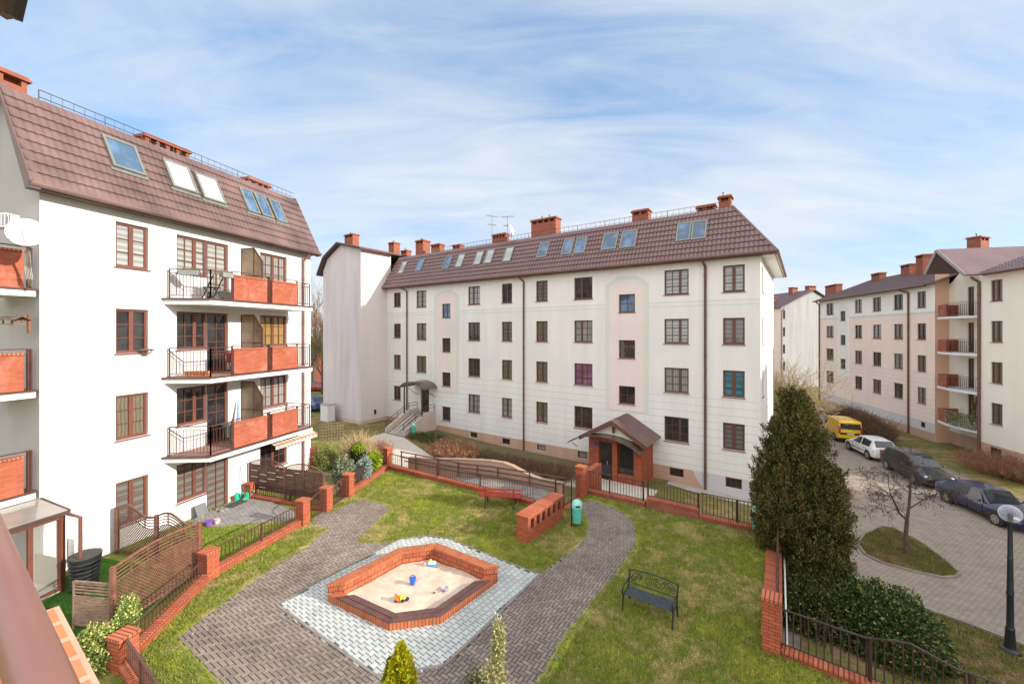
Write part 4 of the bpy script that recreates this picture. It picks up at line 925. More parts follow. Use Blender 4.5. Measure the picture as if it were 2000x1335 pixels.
# recess with the balconies, then the projecting part
q0 = fc(1912); FR = FC_; rec = -1.0; LE = q0 + 6.6
m = MB(); m.face([FC_.p(LC, 0, -3), FC_.p(LC, rec, -3), FC_.p(LC, rec, 13), FC_.p(LC, 0, 13)]); m.build('recess_side_wall', W_CO, C)
prj = 1.0; q1 = FC_.fit(1912, None, prj); dx = (FC_.fit(1890, None, rec), FC_.fit(1902.5, None, rec))
hb = [(dx[0], dx[1], zt - 2.3, zt) for zt in ROWT]
m = MB(); wall_grid(m, FC_, LC, q1 + 1, -3, 11.0, hb, out=rec, zones=[(-1.2, 1), (20, 0)]); m.build('recess_wall', [W_CY, W_SO], C)
FRc = Frame(*FC_.p(0, rec, 0)[:2], (FC_.u.x, FC_.u.y))
for h in hb: window(C, FRc, *h, G_CY, 1, 2, 1, fm=WOODD, name='balcony_door', fw=.1)
FP = Frame(*FC_.p(0, prj, 0)[:2], (FC_.u.x, FC_.u.y)); pw = (FP.fit(1935), FP.fit(1958)); hp = [(pw[0], pw[1], zt - 1.45, zt) for zt in ROWT]
gp = []
bz = (FP.fit(1932), FP.fit(1956), -1.75, -.9)
m = MB(); wall_grid(m, FP, q1, LE, -3, 11.08, hp + gp + [bz], zones=[(-.75, 1), (20, 0)]); m.build('projecting_wall', [W_CY, W_SO], C)
m = MB(); m.face([FP.p(q1, 0, -3), FP.p(q1, -3, -3), FP.p(q1, -3, 11.08), FP.p(q1, 0, 11.08)]); m.face([FP.p(LE, 0, -3), FP.p(LE, -12, -3), FP.p(LE, -12, 13), FP.p(LE, 0, 11)])
m.face([FP.p(LE, -12, -3), FC_.p(0, -11, -3), FC_.p(0, -11, 12), FP.p(LE, -12, 12)]); m.face([FC_.p(0, 0, -3), FC_.p(0, -11, -3), FC_.p(0, -11, 11.1), FC_.p(0, -6, 13.4), FC_.p(0, 0, 11.1)]); m.build('return_wall', W_CT, C)
for h in hp + gp: window(C, FP, *h, G_GR if h[3] < 3 else G_CY, 2, 1, 0, fm=WOODD)
window(C, FP, *bz, G_DK, 1, 0, 1, fm=WOODD, name='basement_window', sill=False, fw=.06)
m = MB(); tile_slope(m, FC_, -.35, LC + .6, .55, 11.0, -6, 13.65, wave=.24, step=.38, amp=.02, lip=.03)
m.face([FC_.p(-.35, -6, 13.65), FC_.p(LE, -6, 13.65), FC_.p(LE, -12.5, 11), FC_.p(-.35, -12.5, 11)])
m.build('roof', ROOFD, C, smooth=True, angle=50)
m = MB(); tile_slope(m, FP, q1 + .4, LE, .6, 11.0, -6.5, 14.1, wave=.24, step=.38, amp=.02, lip=.03); m.build('front_roof', ROOF, C, smooth=True, angle=50)
# cross gable over the balcony bay
og = prj + .75; (ga, za_), (gb, zb_), (gc, zg) = FC_.fit(1806, 536, og), FC_.fit(1886, 538, og), FC_.fit(1829, 489, og); m = MB()
za_, zb_, zg = [CAMZ - (y - HOR) / F * FC_.p(a, og, 0).y for y, a in ((536, ga), (538, gb), (489, gc))]
e1, e2 = FC_.p(ga, og, za_), FC_.p(gb, og, zb_); rg = FC_.p(gc, og, zg); back = FC_.n * -9
for e in (e1, e2):
    nn = (rg - e).cross(back).normalized(); nn = nn if nn.z > 0 else -nn; m.hexa(e, rg - e, back, nn * .1)
m.build('gable_roof', ROOF, C)
m = MB(); m.bar(e1 + FC_.n * .02, rg + FC_.n * .02, .05, .22); m.bar(e2 + FC_.n * .02, rg + FC_.n * .02, .05, .22); m.build('gable_trim', mat('grey_board', (.33, .29, .29), .6), C)
m = MB(); m.face([FC_.p(LC, rec + .01, 10.9), FC_.p(q1 + .6, rec + .01, 10.9), FC_.p(gc, rec + .01, zg - .1)]); m.build('gable_infill', W_CY, C)
gutter(C, FC_, -.35, LC - .3, .57, 10.98); gutter(C, FP, q1 + 1.0, LE, .62, 10.98)
pipe(C, FC_, fc(1776), -2.2, 10.95, r=.075, jog=.6); pipe(C, FP, FP.fit(1915), -2.2, 10.95, r=.085, jog=.1); pipe(C, FC_, .25, -2.2, 10.95, r=.075)
for zf in (8.2, 5.4, 2.6, -.2):
    m = MB(); nseg = 10; s0_, s1_ = FC_.fit(1833, None, .35), q1 - .05; out_ = [(s0_, rec + .002)] + [(s0_ + (s1_ - s0_) * k_ / nseg, .1 + .75 * math.sin(math.pi * (.15 + .7 * k_ / nseg))) for k_ in range(nseg + 1)] + [(s1_, rec + .002)]
    m.prism([FC_.p(a, o, zf) for a, o in out_], (0, 0, -.17)); sl = m.build('balcony_slab', SLAB, C)
    fp_ = [FC_.p(a, o - .06, 0) for a, o in out_[1:-1]]
    m = MB(); m.hexa(FC_.p(LC + .18, .3, zf + .002), fp_[3] - fp_[0] + Vector((0, 0, 0)), FC_.n * .1 + Vector((0, 0, 0)), (0, 0, .98)) if False else None
    for k_ in range(3): a_, b_ = fp_[k_], fp_[k_ + 1]; m.hexa(Vector((a_.x, a_.y, zf + .002)), b_ - a_, FC_.n * -.1, (0, 0, .98))
    m.hexa(FC_.p(s0_ + .02, -.9, zf + .002), FC_.n * 1.25, FC_.u * .1, (0, 0, .98)); m.build('brick_panel', BRKD if False else BRKP, sl)
    railing(sl, fp_[3:], zf, 1.05, m=RAILD, sp=.16, wd=.016, posts=False)
for (px, pyt, dd, L_, sl_, W_) in ((1716, 533, 5.2, 1.6, 3, .7), (1775, 516, 5.0, 1.4, 2, .7), (1806, 497, 4.0, 1.0, 1, .9), (1628, 556, 6.0, 3.2, 4, .8)):
    a_ = FC_.fit(px, None, -dd); c_ = FC_.p(a_, -dd, 0); z1 = CAMZ - (pyt - HOR) / F * c_.y; chimney(C, c_.x, c_.y, 12.2, z1, L_, W_, math.atan2(FC_.u.y, FC_.u.x), sl_, 0)
y_ = 33.0; chimney(C, (1910 - 1000) / F * y_, y_, 13.0, CAMZ - (463 - HOR) / F * y_, 1.2, .8, R(20), 2, 1)

# next block of the same terrace, beyond a gap, outside the right edge of the view
X_ = thing('apartment_block', 'next peach block of the street row, just beyond the right edge of the photo', 'apartment building', tuple(FP.p(LE + 5.6, 0, -2.2)))
x0_, x1_ = LE + 5.6, LE + 34; hx = [(x0_ + 2 + 3.4 * k_, x0_ + 3.4 + 3.4 * k_, zt - 1.45, zt) for k_ in range(8) for zt in ROWT]
m = MB(); wall_grid(m, FP, x0_, x1_, -3, 11.08, hx + [], zones=[(-.75, 1), (20, 0)])
for a in (x0_, x1_): m.face([FP.p(a, 0, -3), FP.p(a, -12, -3), FP.p(a, -12, 11), FP.p(a, -6, 13.9), FP.p(a, 0, 11.08)])
m.face([FP.p(x0_, -12, -3), FP.p(x1_, -12, -3), FP.p(x1_, -12, 11), FP.p(x0_, -12, 11)]); m.build('wall', [W_CY, W_SO], X_)
for h in hx: window(X_, FP, *h, G_DK, 2, 1, 0, fm=WOODD)
m = MB(); tile_slope(m, FP, x0_ - .3, x1_ + .3, .55, 11.0, -6, 14.1, wave=.3, step=.4, amp=.02, lip=.03); m.face([FP.p(x0_ - .3, -6, 14.1), FP.p(x1_ + .3, -6, 14.1), FP.p(x1_ + .3, -12.5, 11), FP.p(x0_ - .3, -12.5, 11)]); m.build('roof', ROOF, X_, smooth=True)
# ================================================================ FAR BLOCK (D)
FD = Frame(43.6, 67.7, (.92, .33)); D = thing('apartment_block', 'distant grey-white apartment block with a blank gable at the end of the street', 'apartment building', (43.6, 67.7, -2.2))
FD2 = Frame(43.6 - 3.0, 67.7 + 9, (3.0, -9))
hd = [(FD.fit(1529), FD.fit(1533.5), zt - 1.4, zt) for zt in ROWT]
m = MB(); wall_grid(m, FD, 0, 7.5, -3, 11, hd); m.face([FD.p(0, 0, 11), FD.p(7.5, 0, 11), FD.p(7.5, 0, 13.8)]); wall_grid(m, FD, 7.5, 15, -3, 11); m.face([FD.p(7.5, 0, 11), FD.p(15, 0, 11), FD.p(7.5, 0, 13.8)])
m.build('wall', W_D, D)
for h in hd: window(D, FD, *h, G_DK, 1, 1, 1, fm=WOODD)
LD = 40; dirD = Vector((-.10, .995, 0)); FDs = Frame(*(FD.p(0, 0, 0) + dirD * LD)[:2], tuple((-dirD)[:2]))
h2 = [(LD - 1.6 - 4.0 * k_ - 1.3, LD - 1.6 - 4.0 * k_, zt - 1.5, zt) for k_ in range(6) for zt in ROWT]
m = MB(); wall_grid(m, FDs, 0, LD, -3, 11, h2); m.build('side_wall', W_C, D)
for h in h2: window(D, FDs, *h, G_DK, 2, 1, 0, fm=WOODD)
for zf in (8.2, 5.4, 2.6):
    for k_ in (0, 1):
        m = MB(); a_ = LD - 5.2 - 8 * k_; m.fbox(FDs, a_, a_ + 3.0, .002, 1.1, zf - .15, zf); sl = m.build('balcony_slab', SLAB, D)
        m = MB(); m.fbox(FDs, a_, a_ + 3.0, 1.0, 1.1, zf + .002, zf + 1); m.build('brick_panel', BRKP, sl)
m = MB(); hh_ = FD.u * 7.5
for sgn in (0, 1):
    e = FD.p(-.4 if sgn == 0 else 15.4, .35, 10.85); r_ = FD.p(7.5, .35, 14.05); nn = Vector((0, 0, .12)); m.hexa(e, r_ - e, dirD * LD, nn)
m.build('roof', ROOFD, D)
pipe(D, FD, .15, -2.3, 10.9)
y_ = 74
for (px, pyt, L_) in ((1549, 561, 1.2), (1583, 558, 1.6), (1510, 580, 1.0)): chimney(D, (px - 1000) / F * y_, y_, 12, CAMZ - (pyt - HOR) / F * y_, L_, .8, .3, 2, 0)
# low far roof line and town behind, seen in the gaps
# ================================================================ courtyard fences
def V3(p, z=0): return Vector((p[0], p[1], z))
def fence(label, p0, p1, base=.2, rail=.8, bw=.26, sp=.125, posts=(), top=None, mt=None, bmat=None, z=0, group='railings round the courtyard', off=0, i0=.0, i1=.0, screen=None):
    mt = mt or RAIL; p0, p1 = V3(p0), V3(p1); L = (p1 - p0).length; u = (p1 - p0) / L; fr = Frame(p0.x, p0.y, tuple(u[:2])); top = top or (lambda a: rail)
    t = thing('railing_fence', label, 'fence', (p0.x, p0.y, z), group)
    if base:
        m = MB(); m.fbox(fr, i0, L - i1, -bw / 2 + .02, bw / 2 - .02, z - .1, z + base - .07); m.build('brick_base', bmat or BRK, t)
        m = MB(); m.fbox(fr, i0, L - i1, -bw / 2, bw / 2, z + base - .07, z + base); m.build('coping', BRKS, t)
    m = MB(); n = max(2, int((L - i0 - i1) / .2))
    pts = [fr.p(i0 + (L - i0 - i1) * k / n, off, 0) for k in range(n + 1)]; As = [i0 + (L - i0 - i1) * k / n for k in range(n + 1)]
    for k in range(n):
        a, b_ = pts[k].copy(), pts[k + 1].copy(); a.z, b_.z = z + top(As[k]), z + top(As[k + 1]); m.bar(a, b_, .045, .022)
    a, b_ = pts[0].copy(), pts[-1].copy(); a.z = b_.z = z + base + .07; m.bar(a, b_, .03, .018); m.build('top_rail', mt, t)
    m = MB(); nb = int((L - i0 - i1) / sp)
    for k in range(nb + 1):
        a = i0 + (L - i0 - i1) * (k + .5) / (nb + 1); q = fr.p(a, off, 0); m.bar(V3(q, z + base + .06), V3(q, z + top(a) - .01), .017)
    m.build('bars', mt, t)
    for a in posts:
        m = MB(); q = fr.p(a, off, 0); m.bar(V3(q, z + base * .3), V3(q, z + top(a) + .02), .05); m.build('post', mt, t)
    return t, fr, L
def pillar(p, w_, h, label, rz=None, w2=None, z=0, bmat=None):
    rz = math.atan2(FA.u.y, FA.u.x) if rz is None else rz; t = thing('brick_pillar', label, 'pillar', (p[0], p[1], z), 'brick pillars of the courtyard fence')
    m = MB(); m.box(p[0], p[1], z - .1, w_, w2 or w_, h + .1 - .075, rz); m.build('shaft', bmat or BRK, t)
    m = MB(); m.box(p[0], p[1], z + h - .073, w_ + .05, (w2 or w_) + .05, .073, rz); m.build('cap', BRKS, t); return t
aB = math.atan2(FBk.u.y, FBk.u.x)
pillar(P1, .36, .70, 'brick pillar at the bottom left corner, beside the variegated shrub'); pillar(P2, .36, .82, 'brick pillar at the end of the red lattice screen')
pillar(P3, .34, .92, 'brick pillar left of the arched gate to the terrace'); pillar(P4, .34, .95, 'brick pillar between the two arched garden gates')
pillar(P5, .34, .98, 'brick pillar at the near end of the shrub garden fence'); pillar(P6, .32, 1.08, 'brick pillar at the far corner where the ramp begins', rz=aB)
pillar((-11.1, 17.72), .34, .62, 'short brick pillar against the white wall by the watering cans'); pillar(R1, .34, 1.2, 'brick pillar on the right edge of the lawn', rz=R(-35))
pillar(K, .36, 1.32, 'wide brick pier beside the green bin', rz=math.atan2(.819, .573), w2=.36)
fence('low railing on brick base in front of the red lattice screen', P2, P1, .24, .66, i0=.2, i1=.2)
fence('railing running off the bottom left corner of the courtyard', P1, (P1[0] + 2.3, P1[1] - 1.6), .2, .66, i0=.2, posts=(1.2,))
fence('railing on brick base along the bright garden lawn', P3, P2, .24, .78, i0=.19, i1=.2, posts=(1.75,))
def gate(label, p0, p1, lo, hi):
    p0, p1 = V3(p0), V3(p1); L = (p1 - p0).length; fr = Frame(p0.x, p0.y, tuple(((p1 - p0) / L)[:2])); t = thing('garden_gate', label, 'gate', tuple(p0), 'arched garden gates')
    a0, a1 = .2, L - .2; f = lambda a: lo + (hi - lo) * math.sqrt(max(0, 1 - (1 - (a - a0) / (a1 - a0)) ** 2)) ; m = MB()
    pts = [fr.p(a0 + (a1 - a0) * k / 14, 0, f(a0 + (a1 - a0) * k / 14)) for k in range(15)]
    for k in range(14): m.bar(pts[k], pts[k + 1], .04, .03)
    m.bar(fr.p(a0, 0, .06), fr.p(a1, 0, .06), .035); m.bar(fr.p(a0, 0, .04), fr.p(a0, 0, lo), .04); m.bar(fr.p(a1, 0, .04), fr.p(a1, 0, hi), .04); m.build('gate_frame', RAIL, t)
    m = MB(); n = int((a1 - a0) / .11)
    for k in range(1, n): a = a0 + (a1 - a0) * k / n; m.bar(fr.p(a, 0, .06), fr.p(a, 0, f(a)), .016)
    m.build('bars', RAIL, t); m = MB(); m.tube([fr.p(a0 + .08, -.03, .55), fr.p(a0 + .08, .05, .55), fr.p(a0 + .18, .05, .55)], .012, 6); m.build('latch', IRON, t)
gate('arched iron gate leading to the terrace', P3, P4, .5, .88); gate('arched iron gate leading to the shrub garden', P4, P5, .5, .88)
t, fr_, L_ = fence('railing on brick base along the shrub garden with a dark reed screen', P6, P5, .24, .8, i0=.18, i1=.19, posts=(1.8,))
m = MB(); m.fbox(fr_, .3, L_ - .3, .03, .05, .5, .84); m.build('reed_screen', mat('dark_reed', (.055, .045, .04), .8, .3, 10, stretch=(1, 1, 12)), t)
m = MB(); m.tube([fr_.p(.3, .04, .87), fr_.p(L_ - .3, .04, .87)], .045, 7); m.build('reed_roll', BLACK, t)
fence('long railing on brick base at the back of the lawn, before the ramp', P6, (.9, 16.87), .2, .78, i0=.17, posts=(3.4, 5.9))
fence('short railing between the brick niche wall and the wide pier', (2.0, 16.45), (2.85, 17.6), .05, .98, sp=.11, mt=RAILD, posts=(.05, .7))
fence('dark railing on brick base in front of the brick porch', (3.1, 18.2), (5.35, 16.72), .22, 1.0, mt=RAILD, bmat=BRKD, posts=(1.2, 2.6), i0=.05)
fence('dark railing on a taller brick base right of the porch', (5.4, 16.68), (7.0, 15.6), .42, 1.06, mt=RAILD, bmat=BRKD, top=lambda a: 1.06 - .06 * min(1, a / 1.2) + .05 * math.sin(a * 2.2), posts=(.03, 1.9))
fence('dark railing on brick base running behind the tall evergreen', (7.05, 15.57), CR, .2, 1.0, mt=RAILD, bmat=BRKD, posts=(1.2, 2.2))
fence('railing on a wide brick wall beside the tall evergreen', CR, R1, .12, .92, bw=.42, sp=.14, i1=.2, posts=(1.2, 2.6, 4.2), off=-.1)
E1 = (8.6, 6.95)
def topR(a): return .98 if a < 1.6 else (.98 + .2 * math.sin(min(1, (a - 1.6) / .9) * math.pi / 2) if a < 2.2 else max(.98, 1.17 - .3 * (a - 2.2)))
fence('railing on brick base with a wavy rail above the laurel hedge', R1, E1, .16, .98, sp=.135, mt=RAILD, i0=.2, posts=(1.65, 3.0), top=topR, bmat=BRK)
fence('railing continuing to the bottom right corner of the courtyard', E1, (11.2, 4.9), .16, .98, sp=.135, mt=RAILD, posts=(1.5,), group=None)
m = MB(); a, b_ = V3((CR[0] + .25, CR[1] - .1), -.03), V3((R1[0] + .27, R1[1] - .12), -.03); m.bar(a, b_, .04, .05); tag(m.build('flashing_strip', WHITE), 'white metal strip along the outer edge of the brick wall', 'trim')
# divider between the two gardens: railing plus dark wooden screen
fence('railing on brick base dividing the two gardens, under the wooden screen', (-11.1, 17.72), P4, .12, .62, sp=.12, i0=.2, i1=.2, posts=(2.2,), mt=RAILD)
def lattice(m, fr, a0, a1, z0, topf, sp=.062, wd=.016, th=.012, o=0.0):
    H = max(topf(a) for a in np.linspace(a0, a1, 9)) - z0; L = a1 - a0
    for sgn in (1, -1):
        c = -H if sgn > 0 else 0
        while c < L + (0 if sgn > 0 else H):
            ins = []
            for k in range(41):
                h = H * k / 40; a = a0 + c + sgn * h
                if a0 <= a <= a1 and z0 + h <= topf(a): ins.append((a, z0 + h))
            if len(ins) > 1: m.bar(fr.p(ins[0][0], o + sgn * th / 2, ins[0][1]), fr.p(ins[-1][0], o + sgn * th / 2, ins[-1][1]), wd, th, fr.n)
            c += sp * 1.414
def wavebar(m, fr, f, a0, a1, wd, o=0, n=26, th=.035):
    for k in range(n):
        x0, x1 = a0 + (a1 - a0) * k / n, a0 + (a1 - a0) * (k + 1) / n; m.bar(fr.p(x0, o, f(x0)), fr.p(x1, o, f(x1)), th, wd)
def screen(label, p0, p1, mt, topf, z0, zlat, posts, nsl=4, name='lattice_screen'):
    p0, p1 = V3(p0), V3(p1); L = (p1 - p0).length; fr = Frame(p0.x, p0.y, tuple(((p1 - p0) / L)[:2])); t = thing(name, label, 'garden screen', tuple(p0), 'wooden garden screens'); tf = lambda a: topf(a / L)
    for a in posts: m = MB(); m.bar(fr.p(a * L, 0, 0), fr.p(a * L, 0, tf(a * L) + .04), .09); m.build('post', mt, t)
    m = MB(); wavebar(m, fr, tf, 0, L, .05); m.bar(fr.p(0, 0, z0), fr.p(L, 0, z0), .035, .05)
    for k in range(1, nsl + 1): wavebar(m, fr, lambda a, k=k: tf(a) - (tf(a) - zlat(a / L)) * k / (nsl + .0), 0, L, .022, th=.02)
    for q in (.18, .36, .64, .82): m.bar(fr.p(q * L, .0, tf(q * L)), fr.p(q * L, 0, zlat(q) if nsl else z0), .022)
    m.build('frame', mt, t)
    m = MB(); lattice(m, fr, .02, L - .02, z0, lambda a: zlat(a / L)); m.build('lattice', mt, t); return t, fr, L
wv = lambda q: 1.47 + .13 * math.sin(q * 4 * math.pi - .3) - .05 * q
screen('dark wavy-topped lattice screen standing out from the white wall', (-12.5, 13.2), (-9.1, 12.15), LATT, wv, .12, lambda q: wv(q) - .34, (0, .5, 1))
rr_ = lambda q: 1.5 + .12 * math.sin(q * math.pi)
t, f_, L_ = screen('reddish lattice screen behind the brick pillar and railing', (-9.02, 12.0), (-9.3, 9.72), LATTR, rr_, .12, lambda q: rr_(q) - .36, (0, 1))
p0 = V3((-9.35, 9.72)); fr = Frame(p0.x, p0.y, (-1, .12)); t = thing('slatted_screen', 'low pale slatted screen beside the black composter', 'garden screen', tuple(p0), 'wooden garden screens')
m = MB(); m.fbox(fr, 0, 1.0, -.01, .01, .1, .8); 
for z in (.86, .93, 1.0, 1.07): m.fbox(fr, .03, .97, -.01, .01, z, z + .03)
for a in (0, .97): m.fbox(fr, a, a + .035, -.02, .02, 0, 1.14)
m.fbox(fr, 0.04, .96, -.018, .018, 1.11, 1.15); m.build('slats', mat('woven_willow', (.30, .19, .13), .8, .35, 6, stretch=(1, 1, 14)), t)
# dark board screen with lattice arches between the gardens
p0, p1 = V3((-11.25, 17.9)), V3((-7.5, 16.6)); L = (p1 - p0).length; fr = Frame(p0.x, p0.y, tuple(((p1 - p0) / L)[:2])); t = thing('board_screen', 'dark brown double board screen with arched lattice tops behind the terrace', 'garden screen', tuple(p0), 'wooden garden screens')
def arch(a): q = (a / (L / 2)) % 1.0; return 1.38 + .26 * math.sin(math.pi * q) ** .8 if a < L - 1e-3 else 1.38
for a in (0, L / 2, L): m = MB(); m.bar(fr.p(a, 0, 0), fr.p(a, 0, 1.42), .06); m.build('post', LATT, t)
m = MB(); k = 0; z = .3
while z < 1.25:
    for s_ in (0, 1):
        a0, a1 = L / 2 * s_ + .03, L / 2 * (s_ + 1) - .03
        for j in range(4): x0, x1 = a0 + (a1 - a0) * j / 4, a0 + (a1 - a0) * (j + 1) / 4; m.fbox(fr, x0, x1, -.02 + .012 * ((j + k) % 2), -.005 + .012 * ((j + k) % 2), z, z + .125)
    z += .135; k += 1
m.build('boards', mat('dark_board', (.15, .08, .058), .7, .25, 4, stretch=(1, 1, 6)), t)
m = MB(); wavebar(m, fr, arch, .02, L - .02, .035, n=40); wavebar(m, fr, lambda a: arch(a) - .26, .02, L - .02, .03, n=40)
for s_ in (0, 1):
    for q in (.25, .5, .75): a = L / 2 * (s_ + q); m.bar(fr.p(a, .02, .28), fr.p(a, .02, arch(a) - .26), .02, .02)
m.build('frame', LATT, t)
m = MB(); H = .26
for sgn in (1, -1):
    c = -.3
    while c < L + .3:
        ins = [(c + sgn * h, 1.1 + h) for h in np.linspace(0, .56, 24) if 0.02 <= c + sgn * h <= L - .02 and arch(c + sgn * h) - H <= 1.1 + h <= arch(c + sgn * h)]
        if len(ins) > 1: m.bar(fr.p(ins[0][0], sgn * .006, ins[0][1]), fr.p(ins[-1][0], sgn * .006, ins[-1][1]), .014, .01, fr.n)
        c += .11
m.build('lattice', LATT, t)
# ---------------------------------------------------------------- ramp behind the back fence
off = 2.0; FR_ = Frame(FBk.o.x + (-FBk.n).x * off, FBk.o.y + (-FBk.n).y * off, tuple(FBk.u[:2]))
pw_ = [(800, 893), (845, 896), (890, 896.5), (929, 898), (960, 900), (985, 904), (1002, 910), (1018, 919), (1034, 927), (1060, 937), (1100, 944)]
pr = [FR_.fit(*q) for q in pw_]
rp_ = lambda a: max(-1.0, min(-.02, -1.0 + .98 * (a + .5) / 5.8))
t = thing('ramp_wall', 'peach rendered wall with curved top along the far side of the ramp', 'wall', (FR_.o.x, FR_.o.y, 0))
m = MB()
for i in range(len(pr) - 1):
    (a0, z0), (a1, z1) = pr[i], pr[i + 1]; pts = [FR_.p(a0, .1, -1.3), FR_.p(a1, .1, -1.3), FR_.p(a1, .1, z1), FR_.p(a0, .1, z0)]; m.prism(pts, FR_.n * -.2)
m.build('render_wall', plaster('ramp_plaster', (0.50, 0.33, 0.24), 0.15), t, merge=False)
m = MB()
for i in range(len(pr) - 1):
    (a0, z0), (a1, z1) = pr[i], pr[i + 1]; m.hexa(FR_.p(a0, .13, z0), FR_.p(a1, .13, z1) - FR_.p(a0, .13, z0), FR_.n * -.26, (0, 0, .05))
m.build('coping', mat('ramp_coping', (.36, .25, .18), .9, .1, 3), t)
m = MB(); aa_ = np.linspace(-.6, 8.6, 16)
for i in range(15): m.face([FR_.p(aa_[i], .1, rp_(aa_[i])), FR_.p(aa_[i], off - .14, rp_(aa_[i])), FR_.p(aa_[i + 1], off - .14, rp_(aa_[i + 1])), FR_.p(aa_[i + 1], .1, rp_(aa_[i + 1]))][::-1])
tag(m.build('ramp', mat('shaded_ramp_concrete', (.24, .21, .19), .9, .2, 2)), kind='structure')  # concrete darkened, shadow on the ramp floor is part of its colour
t = thing('ramp_handrail', 'brown three-bar handrail running along the ramp wall', 'handrail', (FR_.o.x, FR_.o.y, 0)); m = MB()
lines = [[(782, 879), (835, 889), (900, 902), (960, 908), (1034, 919), (1105, 931)], [(782, 889), (835, 899), (900, 910), (960, 917), (1034, 929), (1095, 941)], [(790, 897), (835, 906), (900, 919), (960, 926), (1034, 939), (1085, 949)]]
for ln in lines: m.tube([FR_.p(FR_.fit(x, y, .22)[0], .22, FR_.fit(x, y)[1] + .02) for x, y in ln], .03, 6)
m.build('rails', RAIL, t)
for x, y in ((784, 879), (812, 884), (856, 893), (895, 901), (932, 905), (972, 910), (1034, 919), (1085, 928)):
    a = FR_.fit(x, y, .22)[0]; z = FR_.fit(x, y)[1]; m = MB(); m.bar(FR_.p(a, .22, z - 1.0), FR_.p(a, .22, z + .02), .06); m.build('post', RAIL, t)
# small wall at the ramp head
m = MB(); m.fbox(Frame(*K, (.573, .819)), .2, 1.9, -.15, .12, -1.2, .95); o = m.build('ramp_end_wall', BRK); tag(o, 'short brick wall behind the wide pier at the ramp head', 'wall')
# ---------------------------------------------------------------- niche wall (brick)
nb = (P(1030.8, 1062.5), P(1100, 1012.5)); u = (nb[1] - nb[0]); Ln = u.length; FN = Frame(nb[0].x, nb[0].y, tuple(u.normalized()[:2])); 
t = thing('brick_niche_wall', 'free-standing brick wall with a row of dark openings beside the green bin', 'wall', tuple(nb[0]))
hs_ = [(Ln * (.075 + .152 * k), Ln * (.075 + .152 * k) + .2, .42, .75) for k in range(6)]
m = MB(); wall_grid(m, FN, 0, Ln, -.05, .82, hs_, reveal=.06); W_ = .46
m.face([FN.p(0, 0, -.05), FN.p(0, 0, .82), FN.p(0, -W_, .82), FN.p(0, -W_, -.05)], [(0, -.05), (0, .82), (W_, .82), (W_, -.05)]); m.face([FN.p(Ln, 0, -.05), FN.p(Ln, -W_, -.05), FN.p(Ln, -W_, .82), FN.p(Ln, 0, .82)]); m.face([FN.p(Ln, -W_, -.05), FN.p(0, -W_, -.05), FN.p(0, -W_, .82), FN.p(Ln, -W_, .82)])
m.build('brick_wall', BRK, t)
m = MB(); m.fbox(FN, -.03, Ln + .03, -W_ - .03, .03, .82, .9); m.build('coping', BRKS, t)
for h in hs_: m = MB(); m.fbox(FN, h[0] + .002, h[1] - .002, -.08, -.055, h[2] + .002, h[3] - .002); m.build('opening', HOLE, t)
# ---------------------------------------------------------------- bins
def bin_(p, label, s=1.0, z=0, rz=0, grp='mint green litter bins'):
    t = thing('litter_bin', label, 'litter bin', (0, 0, 0), grp); m = MB(); n = 20
    m.lathe([(.135, .16), (.15, .17), (.185, .70)], .2, 0, n); m.build('bin_body', MINT, t, smooth=True)
    m = MB(); m.lathe([(.195, .70), (.20, .78), (.195, .84), (.16, .92), (.09, .97), (.001, .985)], .2, 0, n, cap=False); m.box(.2, -.185, .75, .2, .03, .09); m.build('bin_lid', mat('mint_lid', (.28, .60, .52), .3, .05, 4), t, smooth=True)
    m = MB(); m.box(.2, -.196, .765, .15, .02, .06); m.build('slot', HOLE, t)
    m = MB(); m.box(0, 0, 0, .04, .04, .98); m.box(.03, 0, .3, .06, .03, .04); m.box(.03, 0, .6, .06, .03, .04); m.build('post', IRON, t)
    t.location = (p[0], p[1], z); t.rotation_euler = (0, 0, rz); t.scale = (s, s, s); return t
pb = P(1116, 1028); b0 = bin_(pb, 'mint green litter bin beside the brick niche wall')
pb2 = PG(803, 852); d_ = dup(b0, (pb2.x, pb2.y, g(pb2.x) + .03), 0, 'mint green litter bin at the foot of the left stairs')
dup(b0, (8.62, 14.25, 0), 2.6, 'mint green litter bin half hidden behind the tall evergreen')
# ---------------------------------------------------------------- benches
BL = P(948, 991); BR_ = P(1003, 994.5)
t = thing('park_bench', 'red slatted park bench seen from behind in front of the back railing', 'bench', tuple(BL)); FBn = Frame(BL.x, BL.y, tuple((BR_ - BL).normalized()[:2])); Lb = (BR_ - BL).length
for z in (.50, .64, .78):
    m = MB(); m.fbox(FBn, -.3, Lb + .32, -.02 + (z - .4) * .12, .02 + (z - .4) * .12, z - .032, z + .032); m.build('back_slat', REDPL, t)
for o in (-.14, -.26, -.38, -.5): m = MB(); m.fbox(FBn, -.3, Lb + .32, o - .045, o + .045, .40, .43); m.build('seat_slat', REDPL, t)
for a in (0, Lb):
    m = MB(); m.bar(FBn.p(a, .1, 0), FBn.p(a, -.02, .42), .04, .05); m.bar(FBn.p(a, -.02, .4), FBn.p(a, .045, .82), .035, .045); m.bar(FBn.p(a, -.5, 0), FBn.p(a, -.42, .40), .04, .05); m.bar(FBn.p(a, .0, .385), FBn.p(a, -.55, .385), .04, .03); m.build('leg', IRON, t)
fl, frt = P(1217, 1190), P(1314, 1227.5); u = (frt - fl).normalized(); Lb = (frt - fl).length; FI = Frame(fl.x, fl.y, tuple(u[:2]))   # n points to the viewer side
t = thing('iron_bench', 'black ornate iron bench with scrollwork back on the right lawn', 'bench', tuple(fl)); ob = -.36
